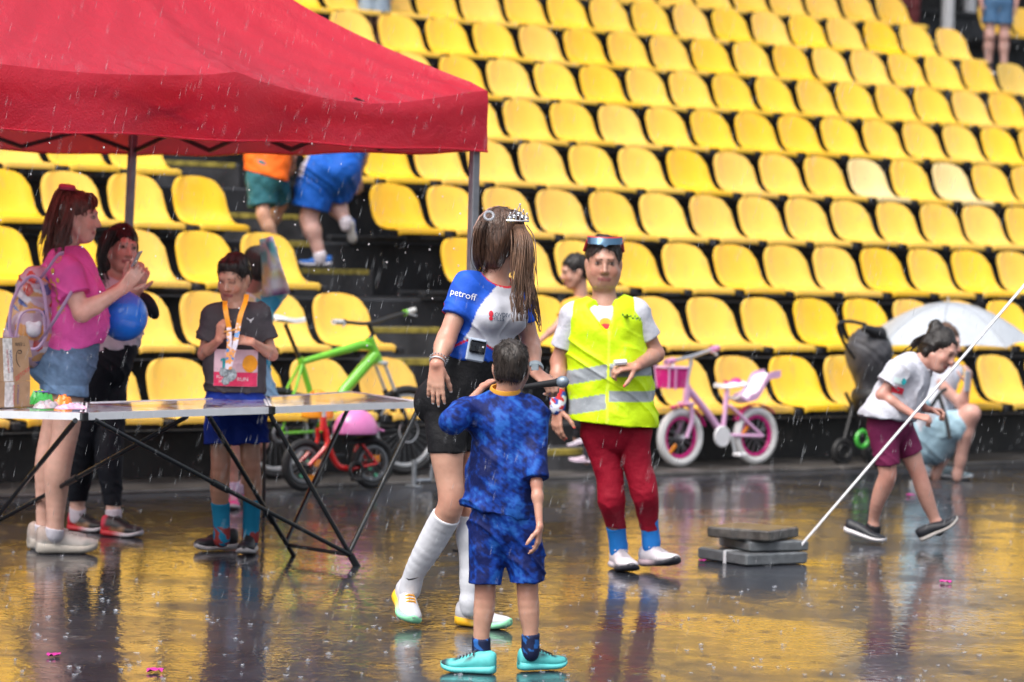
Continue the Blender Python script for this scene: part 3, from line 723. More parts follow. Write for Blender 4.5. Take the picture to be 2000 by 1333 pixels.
# --- green mountain bike
GRF = M('green_frame', (.19, .62, .035), .28, var=.06, coat=.6); WHG = M('white_grip', (.7, .7, .68), .5)
n = .46
def gp(x, y, b=0.): return onpl(x, y, n)+E2*b
rw = onpl(540, 846, n); fw = onpl(792, 836, n); Rg = rw.z-.02
gb = thing('mountain_bike', 'lime green mountain bike with white saddle parked against the seats', 'bicycle', V((rw.x, rw.y, .02)))
wheel(gb, rw, Rg, .026, TYRE, CHR, STEEL, 28); wheel(gb, V((fw.x, fw.y, rw.z)), Rg, .026, TYRE, CHR, STEEL, 28)
bb = gp(626, 842); sc = gp(588, 708); ht, hb = gp(722, 664), gp(738, 704)
m_ = MB()
m_.tube([sc, gp(640, 693), gp(705, 674), ht.lerp(hb, .3)], [.020, .023, .030, .030], 12, sq=1.0); m_.tube([hb.lerp(ht, .3), gp(672, 762), bb], [.038, .036, .030], 12); m_.tube([sc+(sc-bb).normalized()*.03, gp(604, 760), bb], .020, 12)
for s in (-1, 1):
    o = E2*(.045*s); m_.tube([sc+E2*.012*s-UP*.015, gp(572, 752)+o, rw+o], .009, 8); m_.tube([bb+E2*.02*s, rw+o], .010, 8)
m_.tube([hb-(ht-hb).normalized()*.012, ht+(ht-hb).normalized()*.012], .031, 12); fmo = m_.build('frame', GRF, gb, True)
fc = hb+(hb-ht).normalized()*.02
m_ = MB()
for s in (-1, 1): m_.tube([fc+E2*.055*s, fc.lerp(V((fw.x, fw.y, rw.z)), .45)+E2*.055*s], .013, 10)
m_.box(fc, .05, .15, .03, E1, E2, UP, .008); fo = m_.build('fork_stanchions', CHR, gb, True); m_ = MB()
for s in (-1, 1): m_.tube([fc.lerp(V((fw.x, fw.y, rw.z)), .4)+E2*.055*s, V((fw.x, fw.y, rw.z))+E2*.05*s], .018, 10)
m_.build('fork_lowers', BLK, gb, True)
sd = gp(562, 622); MB().tube([sc, gp(557, 634)], .0135, 10).build('seat_post', BLK, gb, True); saddle(gb, sd, (-.3*E1*-1+E1*.7), .26, .14, WHG)
stm = gp(720, 632); MB().tube([ht, gp(728, 652), stm], .016, 10).build('stem', BLK, gb, True)
hl, hr = onpl(652, 629, n-.22), onpl(809, 606, n+.34)
hbm = MB().tube(cr([hl, hl.lerp(stm, .45), stm, hr.lerp(stm, .45), hr], 5), .0125, 10).build('handlebar', BLK, gb, True)
for e, mid in ((hl, stm), (hr, stm)):
    d = (mid-e).normalized(); MB().tube([e, e+d*.115], .0175, 12).build('grip', WHG, hbm, True)
    MB().tube([e+d*.13, e+d*.15], .021, 10).build('shifter', GRF if e is hr else BLK, hbm, True); MB().tube([e+d*.15+E2*-.01, e+d*.05-UP*.03-E2*.06], .006, 6).build('brake_lever', CHR, hbm, True)
m_ = MB().ring(bb-E2*.03, E2, .075, .006, 32, 6); m_.tube([bb-E2*.05, bb-E2*.05-UP*.15+E1*.05], .010, 8); m_.tube([bb+E2*.05, bb+E2*.05+UP*.15-E1*.05], .010, 8); crk = m_.build('crank', SPK, gb, True)
MB().box(bb-E2*.10-UP*.15+E1*.05, .09, .08, .02, E1, E2, UP, .004).box(bb+E2*.10+UP*.15-E1*.05, .09, .08, .02, E1, E2, UP, .004).build('pedals', BLK, crk)
MB().ring(rw-E2*.04, E2, .05, .012, 28, 6).build('cassette', SPK, gb, True); MB().ring(V((fw.x, fw.y, rw.z))-E2*.035, E2, .075, .004, 32, 5).build('brake_disc', CHR, gb, True)
MB().tube([gp(592, 745), gp(596, 800)], .03, 12).build('bottle_cage', BLK, gb, True) if False else None
# --- small red bike in front of it
REDF = M('red_frame', (.62, .012, .012), .25, var=.06, coat=.6); ORF = M('orange_reflector', (.9, .28, .01), .2, coat=.5)
n = -.22
fw, rw = onpl(593, 916, n), onpl(727, 907, n); Rr = max(.16, (fw.z+rw.z)/2-.012); fw.z = rw.z = Rr+.003
rb = thing('kids_bike', 'small red kids bike with black tyres standing on the wet asphalt', 'bicycle', V((rw.x, rw.y, 0)))
wheel(rb, fw, Rr, .024, TYRE, SPK, STEEL, 16); wheel(rb, rw, Rr, .024, TYRE, SPK, STEEL, 16)
m_ = MB(); m_.tube(cr([gp(632, 822), gp(637, 850), gp(645, 880), gp(660, 910), gp(688, 917)], 5), .019, 10); m_.tube([gp(698, 868), gp(688, 917)], .016, 10)
for s in (-1, 1): m_.tube([gp(700, 862)+E2*.02*s, rw+E2*.05*s], .009, 8); m_.tube([gp(688, 915)+E2*.02*s, rw+E2*.05*s], .009, 8)
m_.build('frame', REDF, rb, True)
m_ = MB()
for s in (-1, 1): m_.tube(cr([gp(629, 838)+E2*.05*s, gp(628, 868)+E2*.055*s, fw+E2*.055*s], 5), .013, 8)
m_.tube([gp(632, 815), gp(629, 842)], .02, 10); m_.build('fork', REDF, rb, True)
m_ = MB(); hm = gp(634, 795); m_.tube([gp(632, 820), hm], .012, 8); m_.tube(cr([hm-E2*.24+UP*.06-E1*.04, hm-E2*.1+UP*.04, hm, hm+E2*.1+UP*.04, hm+E2*.24+UP*.06-E1*.04], 4), .011, 8); hbm = m_.build('handlebar', CHR, rb, True)
for s in (-1, 1): MB().tube([hm+E2*.25*s+UP*.06-E1*.04, hm+E2*.16*s+UP*.052-E1*.02], .016, 10).build('grip', TYRE, hbm, True)
saddle(rb, gp(700, 858), -E1, .22, .14, TYRE); MB().tube([gp(698, 868), gp(700, 858)], .012, 8).build('seat_post', CHR, rb, True)
MB().ring(gp(688, 917)-E2*.04, E2, .045, .014, 28, 6).build('chain_guard', TYRE, rb, True); MB().box(gp(682, 935)-E2*.09, .07, .07, .02, E1, E2, UP, .004).build('pedal', TYRE, rb)
for x, y in ((733, 896), (618, 905), (606, 935)): MB().box(gp(x, y)-E2*.012, .05, .012, .045, E1, E2, UP, .004).build('reflector', ORF, rb)
for x, y in ((722, 915), (733, 928), (600, 902), (588, 930)): MB().lathe(gp(x, y)-E2*.008, E2, [(0, .012), (.01, .012)], 10).build('spoke_bead', M('mint_bead', (.15, .6, .35), .4), rb)
# --- pink bike with doll seat
PNKF = M('pale_pink_frame', (.72, .42, .66), .3, var=.06, coat=.5); MAG = M('magenta', (.62, .02, .22), .35, var=.12, vs=60); WHP = M('white_plastic', (.74, .74, .77), .35, var=.05); SILV = M('silver_blue', (.5, .53, .6), .35, metal=.5)
n = .40
fw, rw = onpl(1328, 853, n), onpl(1475, 853, n); Rp = (fw.z+rw.z)/2-.02; fw.z = rw.z = Rp+.02
pb = thing('kids_bike', 'pale pink kids bike with white tyres, magenta basket and doll seat', 'bicycle', V((rw.x, rw.y, .02)))
wheel(pb, fw, Rp, .030, TYW, MAG, SILV, 14, fat=.05); wheel(pb, rw, Rp, .030, TYW, MAG, SILV, 14, fat=.05)
m_ = MB(); m_.tube(cr([gp(1346, 763), gp(1380, 805), gp(1410, 848)], 5), .026, 12); m_.tube([gp(1420, 762), gp(1411, 848)], .019, 10); m_.tube([gp(1343, 752), gp(1339, 790)], .025, 12)
for s in (-1, 1): m_.tube([gp(1422, 792)+E2*.02*s, rw+E2*.055*s+E1*.02], .012, 8); m_.tube([gp(1418, 850)+E2*.02*s, rw+E2*.055*s+E1*.02], .012, 8)
m_.build('frame', PNKF, pb, True); m_ = MB()
for s in (-1, 1): m_.tube(cr([gp(1340, 788)+E2*.05*s, gp(1341, 820)+E2*.055*s, fw+E2*.055*s+E1*.012], 4), .016, 10)
m_.box(gp(1340, 789), .05, .14, .03, E1, E2, UP, .008); m_.build('fork', PNKF, pb, True)
hm = gp(1350, 697); hl, hr = onpl(1301, 708, n-.20), onpl(1401, 680, n+.22)
hbm = MB().tube([gp(1343, 757), gp(1343, 738), gp(1349, 712), hm], .014, 10).tube(cr([hl, hl.lerp(hm, .5), hm, hr.lerp(hm, .5), hr], 5), .013, 10).build('handlebar', SILV, pb, True)
PNKG = M('pink_grip', (.75, .3, .55), .45)
for e in (hl, hr): d = (hm-e).normalized(); MB().tube([e, e+d*.13], .021, 10).build('grip', PNKG, hbm, True); MB().tube([e+d*.14, e+d*.06-UP*.04-E2*.03], .009, 6).build('brake_lever', WHP, hbm, True)
# basket
b0 = onpl(1312, 718, n-.12); P = []
bk_ = MB()
for z, sx in ((0, .088), (-.07, .082), (-.14, .074)):
    bk_.v += [tuple(b0+E1*(sx*a)+E2*(sx*.85*b)+UP*z) for a, b in ((-1, -1), (1, -1), (1, 1), (-1, 1))]
bk_.f += [(k*4+i, k*4+(i+1) % 4, k*4+4+(i+1) % 4, k*4+4+i) for k in range(2) for i in range(4)]+[(11, 10, 9, 8)]
bsk = bk_.build('basket', MAG, pb); m_ = MB()
for i in range(4): a = V(bk_.v[i]); b = V(bk_.v[(i+1) % 4]); m_.tube([a, b], .009, 6)
for i in range(4): a = V(bk_.v[i]); b = V(bk_.v[8+i]); m_.tube([a, b], .007, 6)
m_.build('basket_rim', PNKF, bsk, True); MB().box(b0-E2*.078-E1*.03-UP*.07, .018, .006, .16, E1, E2, UP).build('basket_strap', PNKG, bsk)
MB().tube([gp(1420, 764), gp(1421, 750)], .013, 8).build('seat_post', CHR, pb, True)
sd = saddle(pb, gp(1422, 750), -E1, .25, .16, WHP); saddle(sd, gp(1428, 746)+UP*.004, -E1, .12, .10, MAG, 'saddle_pad')
# doll seat: seat pan and tall rounded back behind the saddle
dsx = [onpl(x, y, n) for x, y in ((1432, 777), (1444, 784), (1462, 779), (1474, 762), (1485, 742), (1508, 736))]
P = [[p+E2*(u*.075*(1 if i < 4 else 1.1-.25*abs(u)))+UP*(.03*u*u) for u in (-1, -.7, -.35, 0, .35, .7, 1)] for i, p in enumerate(cr(dsx, 3))]
dso = MB().sheet(P, .016).build('doll_seat', WHP, pb, True)
m_ = MB()
for s in (-1, 1):
    a = [p+E2*(.082*s) for p in cr(dsx, 3)]; pts = [a, [p+UP*(.05 if i > 3 else .02) for i, p in enumerate(a)]]; m_.sheet([[q for q in pts[0]], [q for q in pts[1]]], .008)
m_.build('doll_seat_side', PNKF, dso, True)
for c_, t0, t1 in ((fw, R(20), R(115)), (rw, R(45), R(150))):
    m_ = MB(); pts = [c_+(E1*math.cos(t0+(t1-t0)*i/14)+UP*math.sin(t0+(t1-t0)*i/14))*(Rp+.02) for i in range(15)]; m_.sheet([[p-E2*.03 for p in pts], [p+UP*.004 for p in pts], [p+E2*.03 for p in pts]], .004); m_.build('mudguard', MAG, pb, True)
MB().lathe(gp(1402, 852)-E2*.055, E2, [(0, .070), (.012, .076), (.02, .070)], 28).build('chain_guard', WHP, pb, True)
m_ = MB().tube([gp(1415, 850)-E2*.07, gp(1420, 882)-E2*.08], .010, 8); m_.build('crank', CHR, pb, True); MB().box(gp(1423, 886)-E2*.12, .085, .075, .024, E1, E2, UP, .005).build('pedal', WHP, pb)
for x, y in ((1310, 877), (1452, 840)):
    MB().box(gp(x, y)-E2*.02, .028, .01, .085, E1*.7-UP*.7, E2, UP*.7+E1*.7, .004).build('reflector', ORF, pb)
# --- helmets
def helmet(name, lab, c, d, mat, L_=.25, W_=.19, H_=.15, peak=True, tilt=0.):
    d = V(d).normalized(); s_ = UP.cross(d).normalized(); ax_ = (s_, d, UP); P = []
    pr = [ell(c, (W_/2, L_/2, H_), ax_, .01), cut(c-UP*.015+d*0, (-UP+d*tilt), .006)]
    pr += [sub(ell(c-UP*.035, (W_/2-.016, L_/2-.016, H_-.012), ax_), .006)]
    if peak: pr.insert(1, cone(c+d*(L_/2-.03)+UP*.02, c+d*(L_/2+.05)+UP*.0, .045, .02, .03, UP, 2.6))
    for u in (-.35, 0, .35): pr.append(sub(cone(c+s_*(u*W_)+d*.07+UP*(H_*.86), c+s_*(u*W_*1.15)-d*.09+UP*(H_*.80), .010, .014), .006))
    o = organic(name, pr, mat, None, .006, base=(1, 1, 1)); return tag(o, lab, 'helmet')
helmet('bike_helmet', 'pink kids bike helmet hanging over the red bike', onpl(694, 843, -.25), E1, M('pink_helmet', (.75, .22, .52), .28, var=.05, coat=.4), .30, .22, .14)
helmet('bike_helmet', 'orange bike helmet behind the table edge above the red bike', onpl(620, 812, -.05), -E1, M('orange_helmet', (.88, .32, .01), .28, var=.08, coat=.4), .20, .2, .16, False)
# grey prop stand beside the mountain bike
n = .05; rk = thing('bike_stand', 'grey metal prop stand on the ground beside the mountain bike wheel', 'bike stand', G(808, 953))
GM_ = M('grey_metal', (.3, .32, .35), .35, metal=.6); g0 = G(808, 952)+UP*.01
MB().tube([g0, g0+UP*.16], .016, 10).tube([g0+UP*.03, g0+UP*.03+E1*.13], .012, 8).tube([g0+UP*.03+E1*.13, g0+UP*.13+E1*.14], .010, 8).build('tube_frame', GM_, rk, True); MB().box(g0-UP*.004, .05, .12, .012, E1, E2, UP, .003).build('foot', GM_, rk)
# ================================================================== paving slabs holding down a tether
SL1 = M('grey_paving_slab', (.13, .14, .15), .3, var=.25, vs=22, bump=.4, bs=90, bdist=.003); SL2 = M('weathered_slab', (.085, .078, .072), .28, var=.7, vs=14, bump=.6, bs=40, bdist=.006)
fc_, rc_, lc_ = G(1478, 1110), G(1568, 1090), G(1358, 1090)
def pslab(lab, c, w_, d_, h_, a, mat, z, tilt=0.):
    x_ = Matrix.Rotation(a, 3, 'Z') @ V((1, 0, 0)); zz = (UP+x_*tilt).normalized(); c = V((c.x, c.y, z+h_/2))
    return tag(MB().box(c, w_, d_, h_, x_, None, zz, .008).build('paving_slab', mat), lab, 'paving slab', 'stacked slabs weighing down the tether')
cc = V(((lc_.x+rc_.x)/2, (fc_.y+.30), 0)); a0 = math.atan2(rc_.y-fc_.y, rc_.x-fc_.x)
s1 = pslab('grey paving slab at the bottom of the stack with a white tie', cc, .38, .40, .058, R(33), SL1, .004)
s2 = pslab('smaller plain grey paving slab in the middle of the stack', cc+V((.055, .03, 0)), .33, .33, .050, R(24), SL1, .066)
s3 = pslab('mottled brown paving slab lying on top of the stack', cc+V((.0, .0, 0)), .34, .34, .052, R(-30), SL2, .122, -.03)
ST = M('white_webbing', (.80, .82, .86), .5, var=.1, vs=60)
x1 = Matrix.Rotation(R(33), 3, 'Z') @ V((1, 0, 0)); y1 = Matrix.Rotation(R(33), 3, 'Z') @ V((0, 1, 0)); b1 = V((cc.x, cc.y, .033))
kx = -x1*.19-y1*.03
tie = MB().box(b1+kx-x1*.0025, .003, .022, .062, x1, y1, UP).box(b1+kx*.62+UP*.0305, .13, .022, .003, x1, y1, UP).build('tie', ST, s1)
ra, rbp = G(1566, 1064, .10), at(2040, 512, 14.2); rbp = ra+(rbp-ra)*1.5
tag(MB().box((ra+rbp)/2, (rbp-ra).length, .020, .005, rbp-ra, None, V((-.35, -.65, .68)), .0).build('tether_strap', ST), 'white tether strap pulled taut from the paving slabs up to the right', 'strap')
# ================================================================== stroller and umbrella
n = .05
STG = M('stroller_fabric', (.05, .05, .058), .55, var=.25, vs=25, bump=.3, bs=150); STB = M('stroller_black', (.012, .012, .014), .5)
so = onpl(1700, 890, n); so.z = 0
sr = thing('stroller', 'dark grey stroller with hood and black handle parked before the seats', 'stroller', so)
A, B, C_ = onpl(1688, 660, n+.1), onpl(1705, 720, n+.1), onpl(1692, 765, n+.1)
organic('hood', [ell(onpl(1697, 690, n+.1), (.15, .17, .19), (E1, E2, UP), .04), cone(onpl(1697, 690, n+.1), onpl(1700, 752, n+.1), .145, .10, .06, E2, .85)], STG, sr, .009, base=(.075, .075, .085), wr=.004)
MATS['stroller_fabric'].node_tree
hd = MB().tube(cr([onpl(1668, 700, n-.02), onpl(1650, 672, n-.04), onpl(1638, 645, n-.06), onpl(1640, 632, n-.08), onpl(1660, 628, n-.1), onpl(1690, 634, n-.06)], 5), .013, 8).build('handle', STB, sr, True)
organic('canopy_edge', [cone(onpl(1690, 642, n-.02), onpl(1718, 652, n-.02), .03, .045, .03), cone(onpl(1718, 652, n-.02), onpl(1736, 690, n-.02), .045, .03, .03)], STB, sr, .009, base=(.012, .012, .014))
m_ = MB()
for s in (-.2, .2): m_.tube([onpl(1690, 770, n+.1)+E2*s, onpl(1740, 880, n)+E2*s], .014, 8); m_.tube([onpl(1720, 740, n+.1)+E2*s, onpl(1682, 882, n)+E2*s], .014, 8)
m_.build('chassis', STB, sr, True)
organic('seat_bag', [cone(onpl(1695, 775, n+.1), onpl(1712, 838, n+.05), .09, .07, .05, E2, .6)], STB, sr, .01, base=(.012, .012, .014))
LIM = M('green_rim', (.06, .42, .05), .35)
for x in (1684, 1742):
    for s in (-.2, .2):
        c = onpl(x, 885, n)+E2*s; c.z = .105; w_ = MB().ring(c, E2, .08, .022, 28, 8).build('wheel', TYRE, sr, True); MB().ring(c-E2*.012, E2, .048, .016, 28, 6).build('rim', STB, w_, True)
MB().ring(onpl(1684, 858, n-.2), E2, .055, .016, 28, 6).build('wheel_guard', LIM, sr, True)
UM = M('umbrella_white', (.42, .45, .49), .35, var=.06, coat=.3, bump=.3, bs=9, bdist=.02)
uc = onpl(1852, 591, .10); um = thing('umbrella', 'wide white umbrella sheltering the crouching woman', 'umbrella', uc-UP*.62)
ud = (UP*1.0+E1*-.04-V((0, 1, 0))*.02).normalized(); _, ua, ub = frame_of(ud); Ru, Hu = .62, .29
for k in range(8):
    P = []
    for i in range(9):
        t = i/8; row = []
        for j in range(7):
            u = j/6; th = 2*math.pi*(k+u)/8+.2; rr = Ru*t*(1-.10*math.sin(math.pi*u)*t); q = uc+(ua*math.cos(th)+ub*math.sin(th))*rr-ud*(Hu*(t**1.9)-.02*math.sin(math.pi*u)*t)
            row.append(q)
        P.append(row)
    MB().sheet(P, .0015).build('canopy_panel', UM, um, True)
    th = 2*math.pi*k/8+.2; MB().tube([uc+(ua*math.cos(th)+ub*math.sin(th))*(Ru*t)-ud*(Hu*t**1.9+.006) for t in [i/8 for i in range(9)]], .003, 5).build('rib', CHR, um)
    MB().tube([uc+(ua*math.cos(th)+ub*math.sin(th))*(Ru*t)-ud*(Hu*t**1.9-.002) for t in [i/8 for i in range(9)]], .0035, 5).build('seam', M('umbrella_seam', (.22, .24, .27), .5), um)
MB().tube([uc+ud*.04, uc-ud*.66], .007, 8).build('shaft', CHR, um, True); MB().tube([uc-ud*.60, uc-ud*.70], .014, 8).build('handle', STB, um, True)
# ================================================================== people
SKIN = M('skin', attr=True, rough=.42, var=.07, vs=30, sss=.12, bump=.08, bs=220, wet=.1)
CLOTH = M('cloth', attr=True, rough=.75, var=.10, vs=12, bump=.5, bs=30, bdist=.012, spec=.25, wet=.15)
KNIT = M('smooth_cloth', attr=True, rough=.65, var=.05, vs=14, bump=.4, bs=22, bdist=.010, spec=.3)
VIZ = M('hi_vis', attr=True, rough=.55, var=.04, vs=10, bump=.5, bs=14, bdist=.02, spec=.3)
HAIR = M('hair', attr=True, rough=.32, var=.4, vs=40, bump=.7, bs=60, bdist=.006, stretch=(4, 4, .5))
DENIM = M('denim', attr=True, rough=.75, var=.2, vs=35, bump=.4, bs=120, bdist=.003)
RUB = M('shoe_parts', attr=True, rough=.5, var=.08, vs=40, bump=.2, bs=150)
def lrp(a, b, t): return V(a)*(1-t)+V(b)*t
class Hum: pass
def head_prims(C, f, u, s, ears=True):
    f = V(f).normalized(); u = V(u); u = (u-f*u.dot(f)).normalized(); r = f.cross(u).normalized(); ax_ = (r, f, u)
    L = lambda x, y, z: V(C)+(r*x+f*y+u*z)*s
    p = [ell(L(0, -.012, .028), (.073*s, .093*s, .086*s), ax_, .02), ell(L(0, .028, -.028), (.060*s, .066*s, .084*s), ax_, .03), ell(L(0, .052, -.088), (.036*s, .034*s, .028*s), ax_, .03)]
    for q in (-1, 1): p.append(ell(L(.034*q, .062, -.034), (.027*s, .024*s, .027*s), ax_, .02)); p.append(cone(L(.056*q, .01, -.045), L(.03*q, .055, -.094), .022*s, .018*s, .02))
    p += [cone(L(-.032, .082, .024), L(.032, .082, .024), .011*s, .011*s, .016), cone(L(0, .09, .012), L(0, .108, -.030), .007*s, .0115*s, .010), cone(L(-.011, .096, -.034), L(.011, .096, -.034), .008*s, .008*s, .008)]
    p += [cone(L(-.018, .085, -.062), L(.018, .085, -.062), .007*s, .007*s, .008), cone(L(-.013, .086, -.071), L(.013, .086, -.071), .007*s, .007*s, .006)]
    for q in (-1, 1): p.append(sub(ball(L(.031*q, .104, .004), .015*s), .012)); p.append(ball(L(.031*q, .0775, .004), .0125*s, .004))
    if ears:
        for q in (-1, 1): p.append(ell(L(.075*q, -.006, -.012), (.011*s, .020*s, .031*s), ax_, .008))
    return p, L, ax_
def face_paint(L, s, skin, lip=(.42, .13, .12), brow=(.03, .018, .012), eye=(.035, .022, .015)):
    sk = np.array(skin); P = []
    P.append((ell(L(0, .098, -.035), (.02*s, .022*s, .014*s)), tuple(sk*np.array([1.02, .88, .86]))))
    for q in (-1, 1):
        P.append((ball(L(.038*q, .075, -.035), .024*s), tuple(sk*np.array([1.0, .86, .84]))))
        P.append((cone(L(.015*q, .092, .023), L(.046*q, .080, .025), .0042*s, .0032*s), brow)); P.append((cone(L(.020*q, .088, .004), L(.042*q, .083, .005), .0085*s, .0075*s), tuple(sk*.55)))
        P.append((cone(L(.024*q, .092, .003), L(.039*q, .086, .004), .0045*s, .004*s), (.34, .29, .27))); P.append((ball(L(.031*q, .090, .004), .0060*s), eye)); P.append((cone(L(.020*q, .094, .0105), L(.043*q, .086, .0105), .0035*s, .003*s), brow))
    P.append((cone(L(-.021, .090, -.0665), L(.021, .090, -.0665), .0095*s, .0095*s), lip)); P.append((cone(L(-.020, .097, -.0665), L(.020, .097, -.0665), .0030*s, .003*s), (.16, .04, .04)))
    return P
def hand_prims(W, u, n, w, S=1., curl=(.35, .35, .4, .45), tc=.3, spread=1., ta=1.):
    u = V(u).normalized(); n = V(n); n = (n-u*n.dot(u)).normalized(); w = u.cross(n).normalized()*(1 if u.cross(n).dot(V(w)) > 0 else -1)
    p = []; nails = []
    off = (.027, .009, -.009, -.026); ln = (.072, .080, .074, .058); kn = (.084, .088, .085, .077)
    for i in range(4):
        K = V(W)+(u*kn[i]+w*off[i])*S; p.append(cone(V(W)+w*(off[i]*.6*S), K, .0135*S, .0105*S, .012, n, 1.25))
        d = (u+w*(off[i]*3.2*spread*(.5 if curl[i] > .6 else 1))).normalized(); q = K; rr = .0092*S
        for j, fr_ in enumerate((.44, .31, .25)):
            c, s_ = math.cos(curl[i]*(.7+.3*j)), math.sin(curl[i]*(.7+.3*j)); d = (d*c+n*s_).normalized() if j == 0 else (d*math.cos(curl[i])+(n-d*n.dot(d)).normalized()*math.sin(curl[i])).normalized()
            q2 = q+d*(ln[i]*fr_*S); p.append(cone(q, q2, rr, rr*.9, .005)); q = q2; rr *= .9
        nails.append((q, d, rr))
    B = V(W)+(u*.022+w*.024+n*.006)*S; d = (u*.62+w*.72*ta+n*tc).normalized(); q = B; rr = .0125*S
    for fr_ in (.042, .032, .024):
        q2 = q+d*fr_*S; p.append(cone(q, q2, rr, rr*.86, .008)); q = q2; rr *= .86; d = (d+u*.35+n*tc*.4).normalized()
    nails.append((q, d, rr)); return p, nails, n
def fig(name, label, base, joints, D, S=1., tf=(0, -1, 0), hf=(0, -1, 0), hu=(0, 0, 1), hsz=1., ch=.145, wa=.125, hi=.15, fl=1.4, arm=1., leg=1., head=True):
    h = Hum(); h.S = S; h.root = thing(name, label, 'person', base); h.J = {}
    for k, v in joints.items(): h.J[k] = v if isinstance(v, Vector) else at(v[0], v[1], D+(v[2] if len(v) > 2 else 0.))
    J = h.J; h.tf = V(tf).normalized(); h.fl = fl; h.ch, h.wa, h.hi = ch, wa, hi; h.arm, h.leg = arm*S, leg*S; h.D = D; h.hsz = hsz
    h.waist = J.get('wst') or lrp(J['neck'], J['pel'], .60); h.chest = lrp(J['neck'], h.waist, .42)
    h.hf, h.hu, h.hd = hf, hu, head; h.calf = 1.06; h.chain = {}; return h
def torso(h, g=0., k=.05, low=True, hi_g=None):
    J = h.J; n = h.tf; p = [cone(h.chest, h.waist, h.ch+g, h.wa+g, k, n, h.fl)]
    if low: p.append(cone(h.waist, J['pel'], h.wa+g, h.hi+(g if hi_g is None else hi_g), k, n, h.fl*.92))
    for s in ('sa', 'sb'):
        p.append(cone(lrp(J['neck'], J[s], .25)-UP*.02*h.S, J[s], .048*h.S+g*.8, .050*h.arm+g, .045)); p.append(cone(J[s], h.chest.lerp(J[s], .35)-UP*.06*h.S, .048*h.arm+g, .06*h.S+g, .04))
    return p
def arm_p(h, s, g=0., t1=1., fore=True):
    J = h.J; a, e, w_ = J['s'+s], J['e'+s], J['w'+s]; A = h.arm; p = [cone(a, lrp(a, e, t1), .047*A+g, (.047-.009*t1)*A+g, .02)]
    if fore and t1 >= 1: p += [cone(e, lrp(e, w_, .3), .037*A+g, .037*A+g, .02), cone(lrp(e, w_, .3), w_, .037*A+g, .024*A+g, .02)]
    return p
def chain(pts, D, g=0., k=.005):
    q = [tuple(p)+(0.,)*(4-len(p)) for p in pts]; A = np.array(q); t = np.arange(len(q)); tt = np.linspace(0, len(q)-1, (len(q)-1)*3+1); o = []
    for x in tt:      # smooth outline through the measured stations
        i = min(int(x), len(q)-2); f = x-i; a, b, c, d = A[max(i-1, 0)], A[i], A[i+1], A[min(i+2, len(q)-1)]; o.append(.5*((2*b)+(c-a)*f+(2*a-5*b+4*c-d)*f*f+(3*b-a-3*c+d)*f**3))
    pts = o
    P = [(at(p[0], p[1], D+(p[3] if len(p) > 3 else 0.)), p[2]*.5*(D/F)+g) for p in pts]
    return [cone(P[i][0], P[i+1][0], P[i][1], P[i+1][1], k) for i in range(len(P)-1)]
def leg_p(h, s, g=0., t1=1., calf=True, kr=None):
    J = h.J
    if s in h.chain and calf and t1 >= 1: return chain(h.chain[s], h.D, g)
    a, k_, f_ = J['h'+s], J['k'+s], J['a'+s]; A = h.leg; r0, r1 = .083, (.054 if kr is None else kr)
    p = [cone(a, lrp(a, k_, t1), r0*A+g, (r0+(r1-r0)*t1)*A+g, .03)]
    if g == 0 and calf: p += [ball(k_+V(h.tf)*.018*h.S, .036*A, .04), cone(lrp(k_, f_, .18)-V(h.tf).cross(UP)*.018*h.S-V(h.tf)*.016*h.S, lrp(k_, f_, .45)-V(h.tf)*.012*h.S, .034*A, .026*A, .03)]
    if calf and t1 >= 1:
        back = lrp(k_, f_, .33)-V(h.tf)*.010*h.S; c_ = .051*getattr(h, 'calf', 1.); p += [cone(k_, back, (.052 if kr is None else kr)*A+g, c_*A+g, .04), cone(back, lrp(k_, f_, .8), c_*A+g, .036*A+g, .03), cone(lrp(k_, f_, .75), f_, .037*A+g, .033*A+g, .02)]
    return p
def body(h, skin, vox=.006, shut=False, jaw=False, hands=(), shr=.014, lip=(.42, .13, .12), brow=(.03, .018, .012), nails=None, extra=(), legs=True, arms=('a', 'b'), paint=(), ears=True, legset=('a', 'b')):
    J = h.J; p = torso(h, -shr); pa = []
    if legs:
        for s in legset: p += leg_p(h, s)
    for s in legset if legs else (): p.append(cone(J['a'+s], J['a'+s]-UP*.03*h.S, .033*h.S, .030*h.S, .02))
    for s in arms: p += arm_p(h, s)
    for spec in hands:
        q, nl, nn = hand_prims(J['w'+spec[0]], *spec[1:]); p += q
        if nails:
            for (c, d, r) in nl: pa.append((ball(c+d*.004-nn*.004, r*1.05), nails))
    jt = [nv(*J[q]) for q in ('ea', 'eb', 'ka', 'kb', 'wa', 'wb')]
    def blot(P, c):
        f = .05*nz(P, 22, 3.)+.04*nz(P, 70, 1.); r = np.zeros(len(P))
        for q in jt: r = np.maximum(r, np.exp(-((P-q)**2).sum(1)/.0035))
        return c*np.stack([1+f+.03*r, 1+f*1.3-.14*r, 1+f*1.4-.15*r], 1)
    if h.hd:
        hp, L, ax_ = head_prims(J['head'], h.hf, h.hu, h.hsz, ears); h.L = L; h.ax = ax_
        p += [cone(L(0, -.022, -.06), J['neck'], .050*h.hsz, .056*h.S, .03)]+hp; pa = [q for i, q in enumerate(face_paint(L, h.hsz, skin, lip, brow)) if not (shut and (q[1] == (.34, .29, .27) or q[1] == (.035, .022, .015)))]+pa
    if jaw: p += [ell(L(.026*q, .026, -.062), (.040*h.hsz, .050*h.hsz, .046*h.hsz), ax_, .03) for q in (-1, 1)]
    p += list(extra); h.body = organic('body', p, SKIN, h.root, vox, base=skin, paint=list(paint)+pa, pfun=blot); return h.body
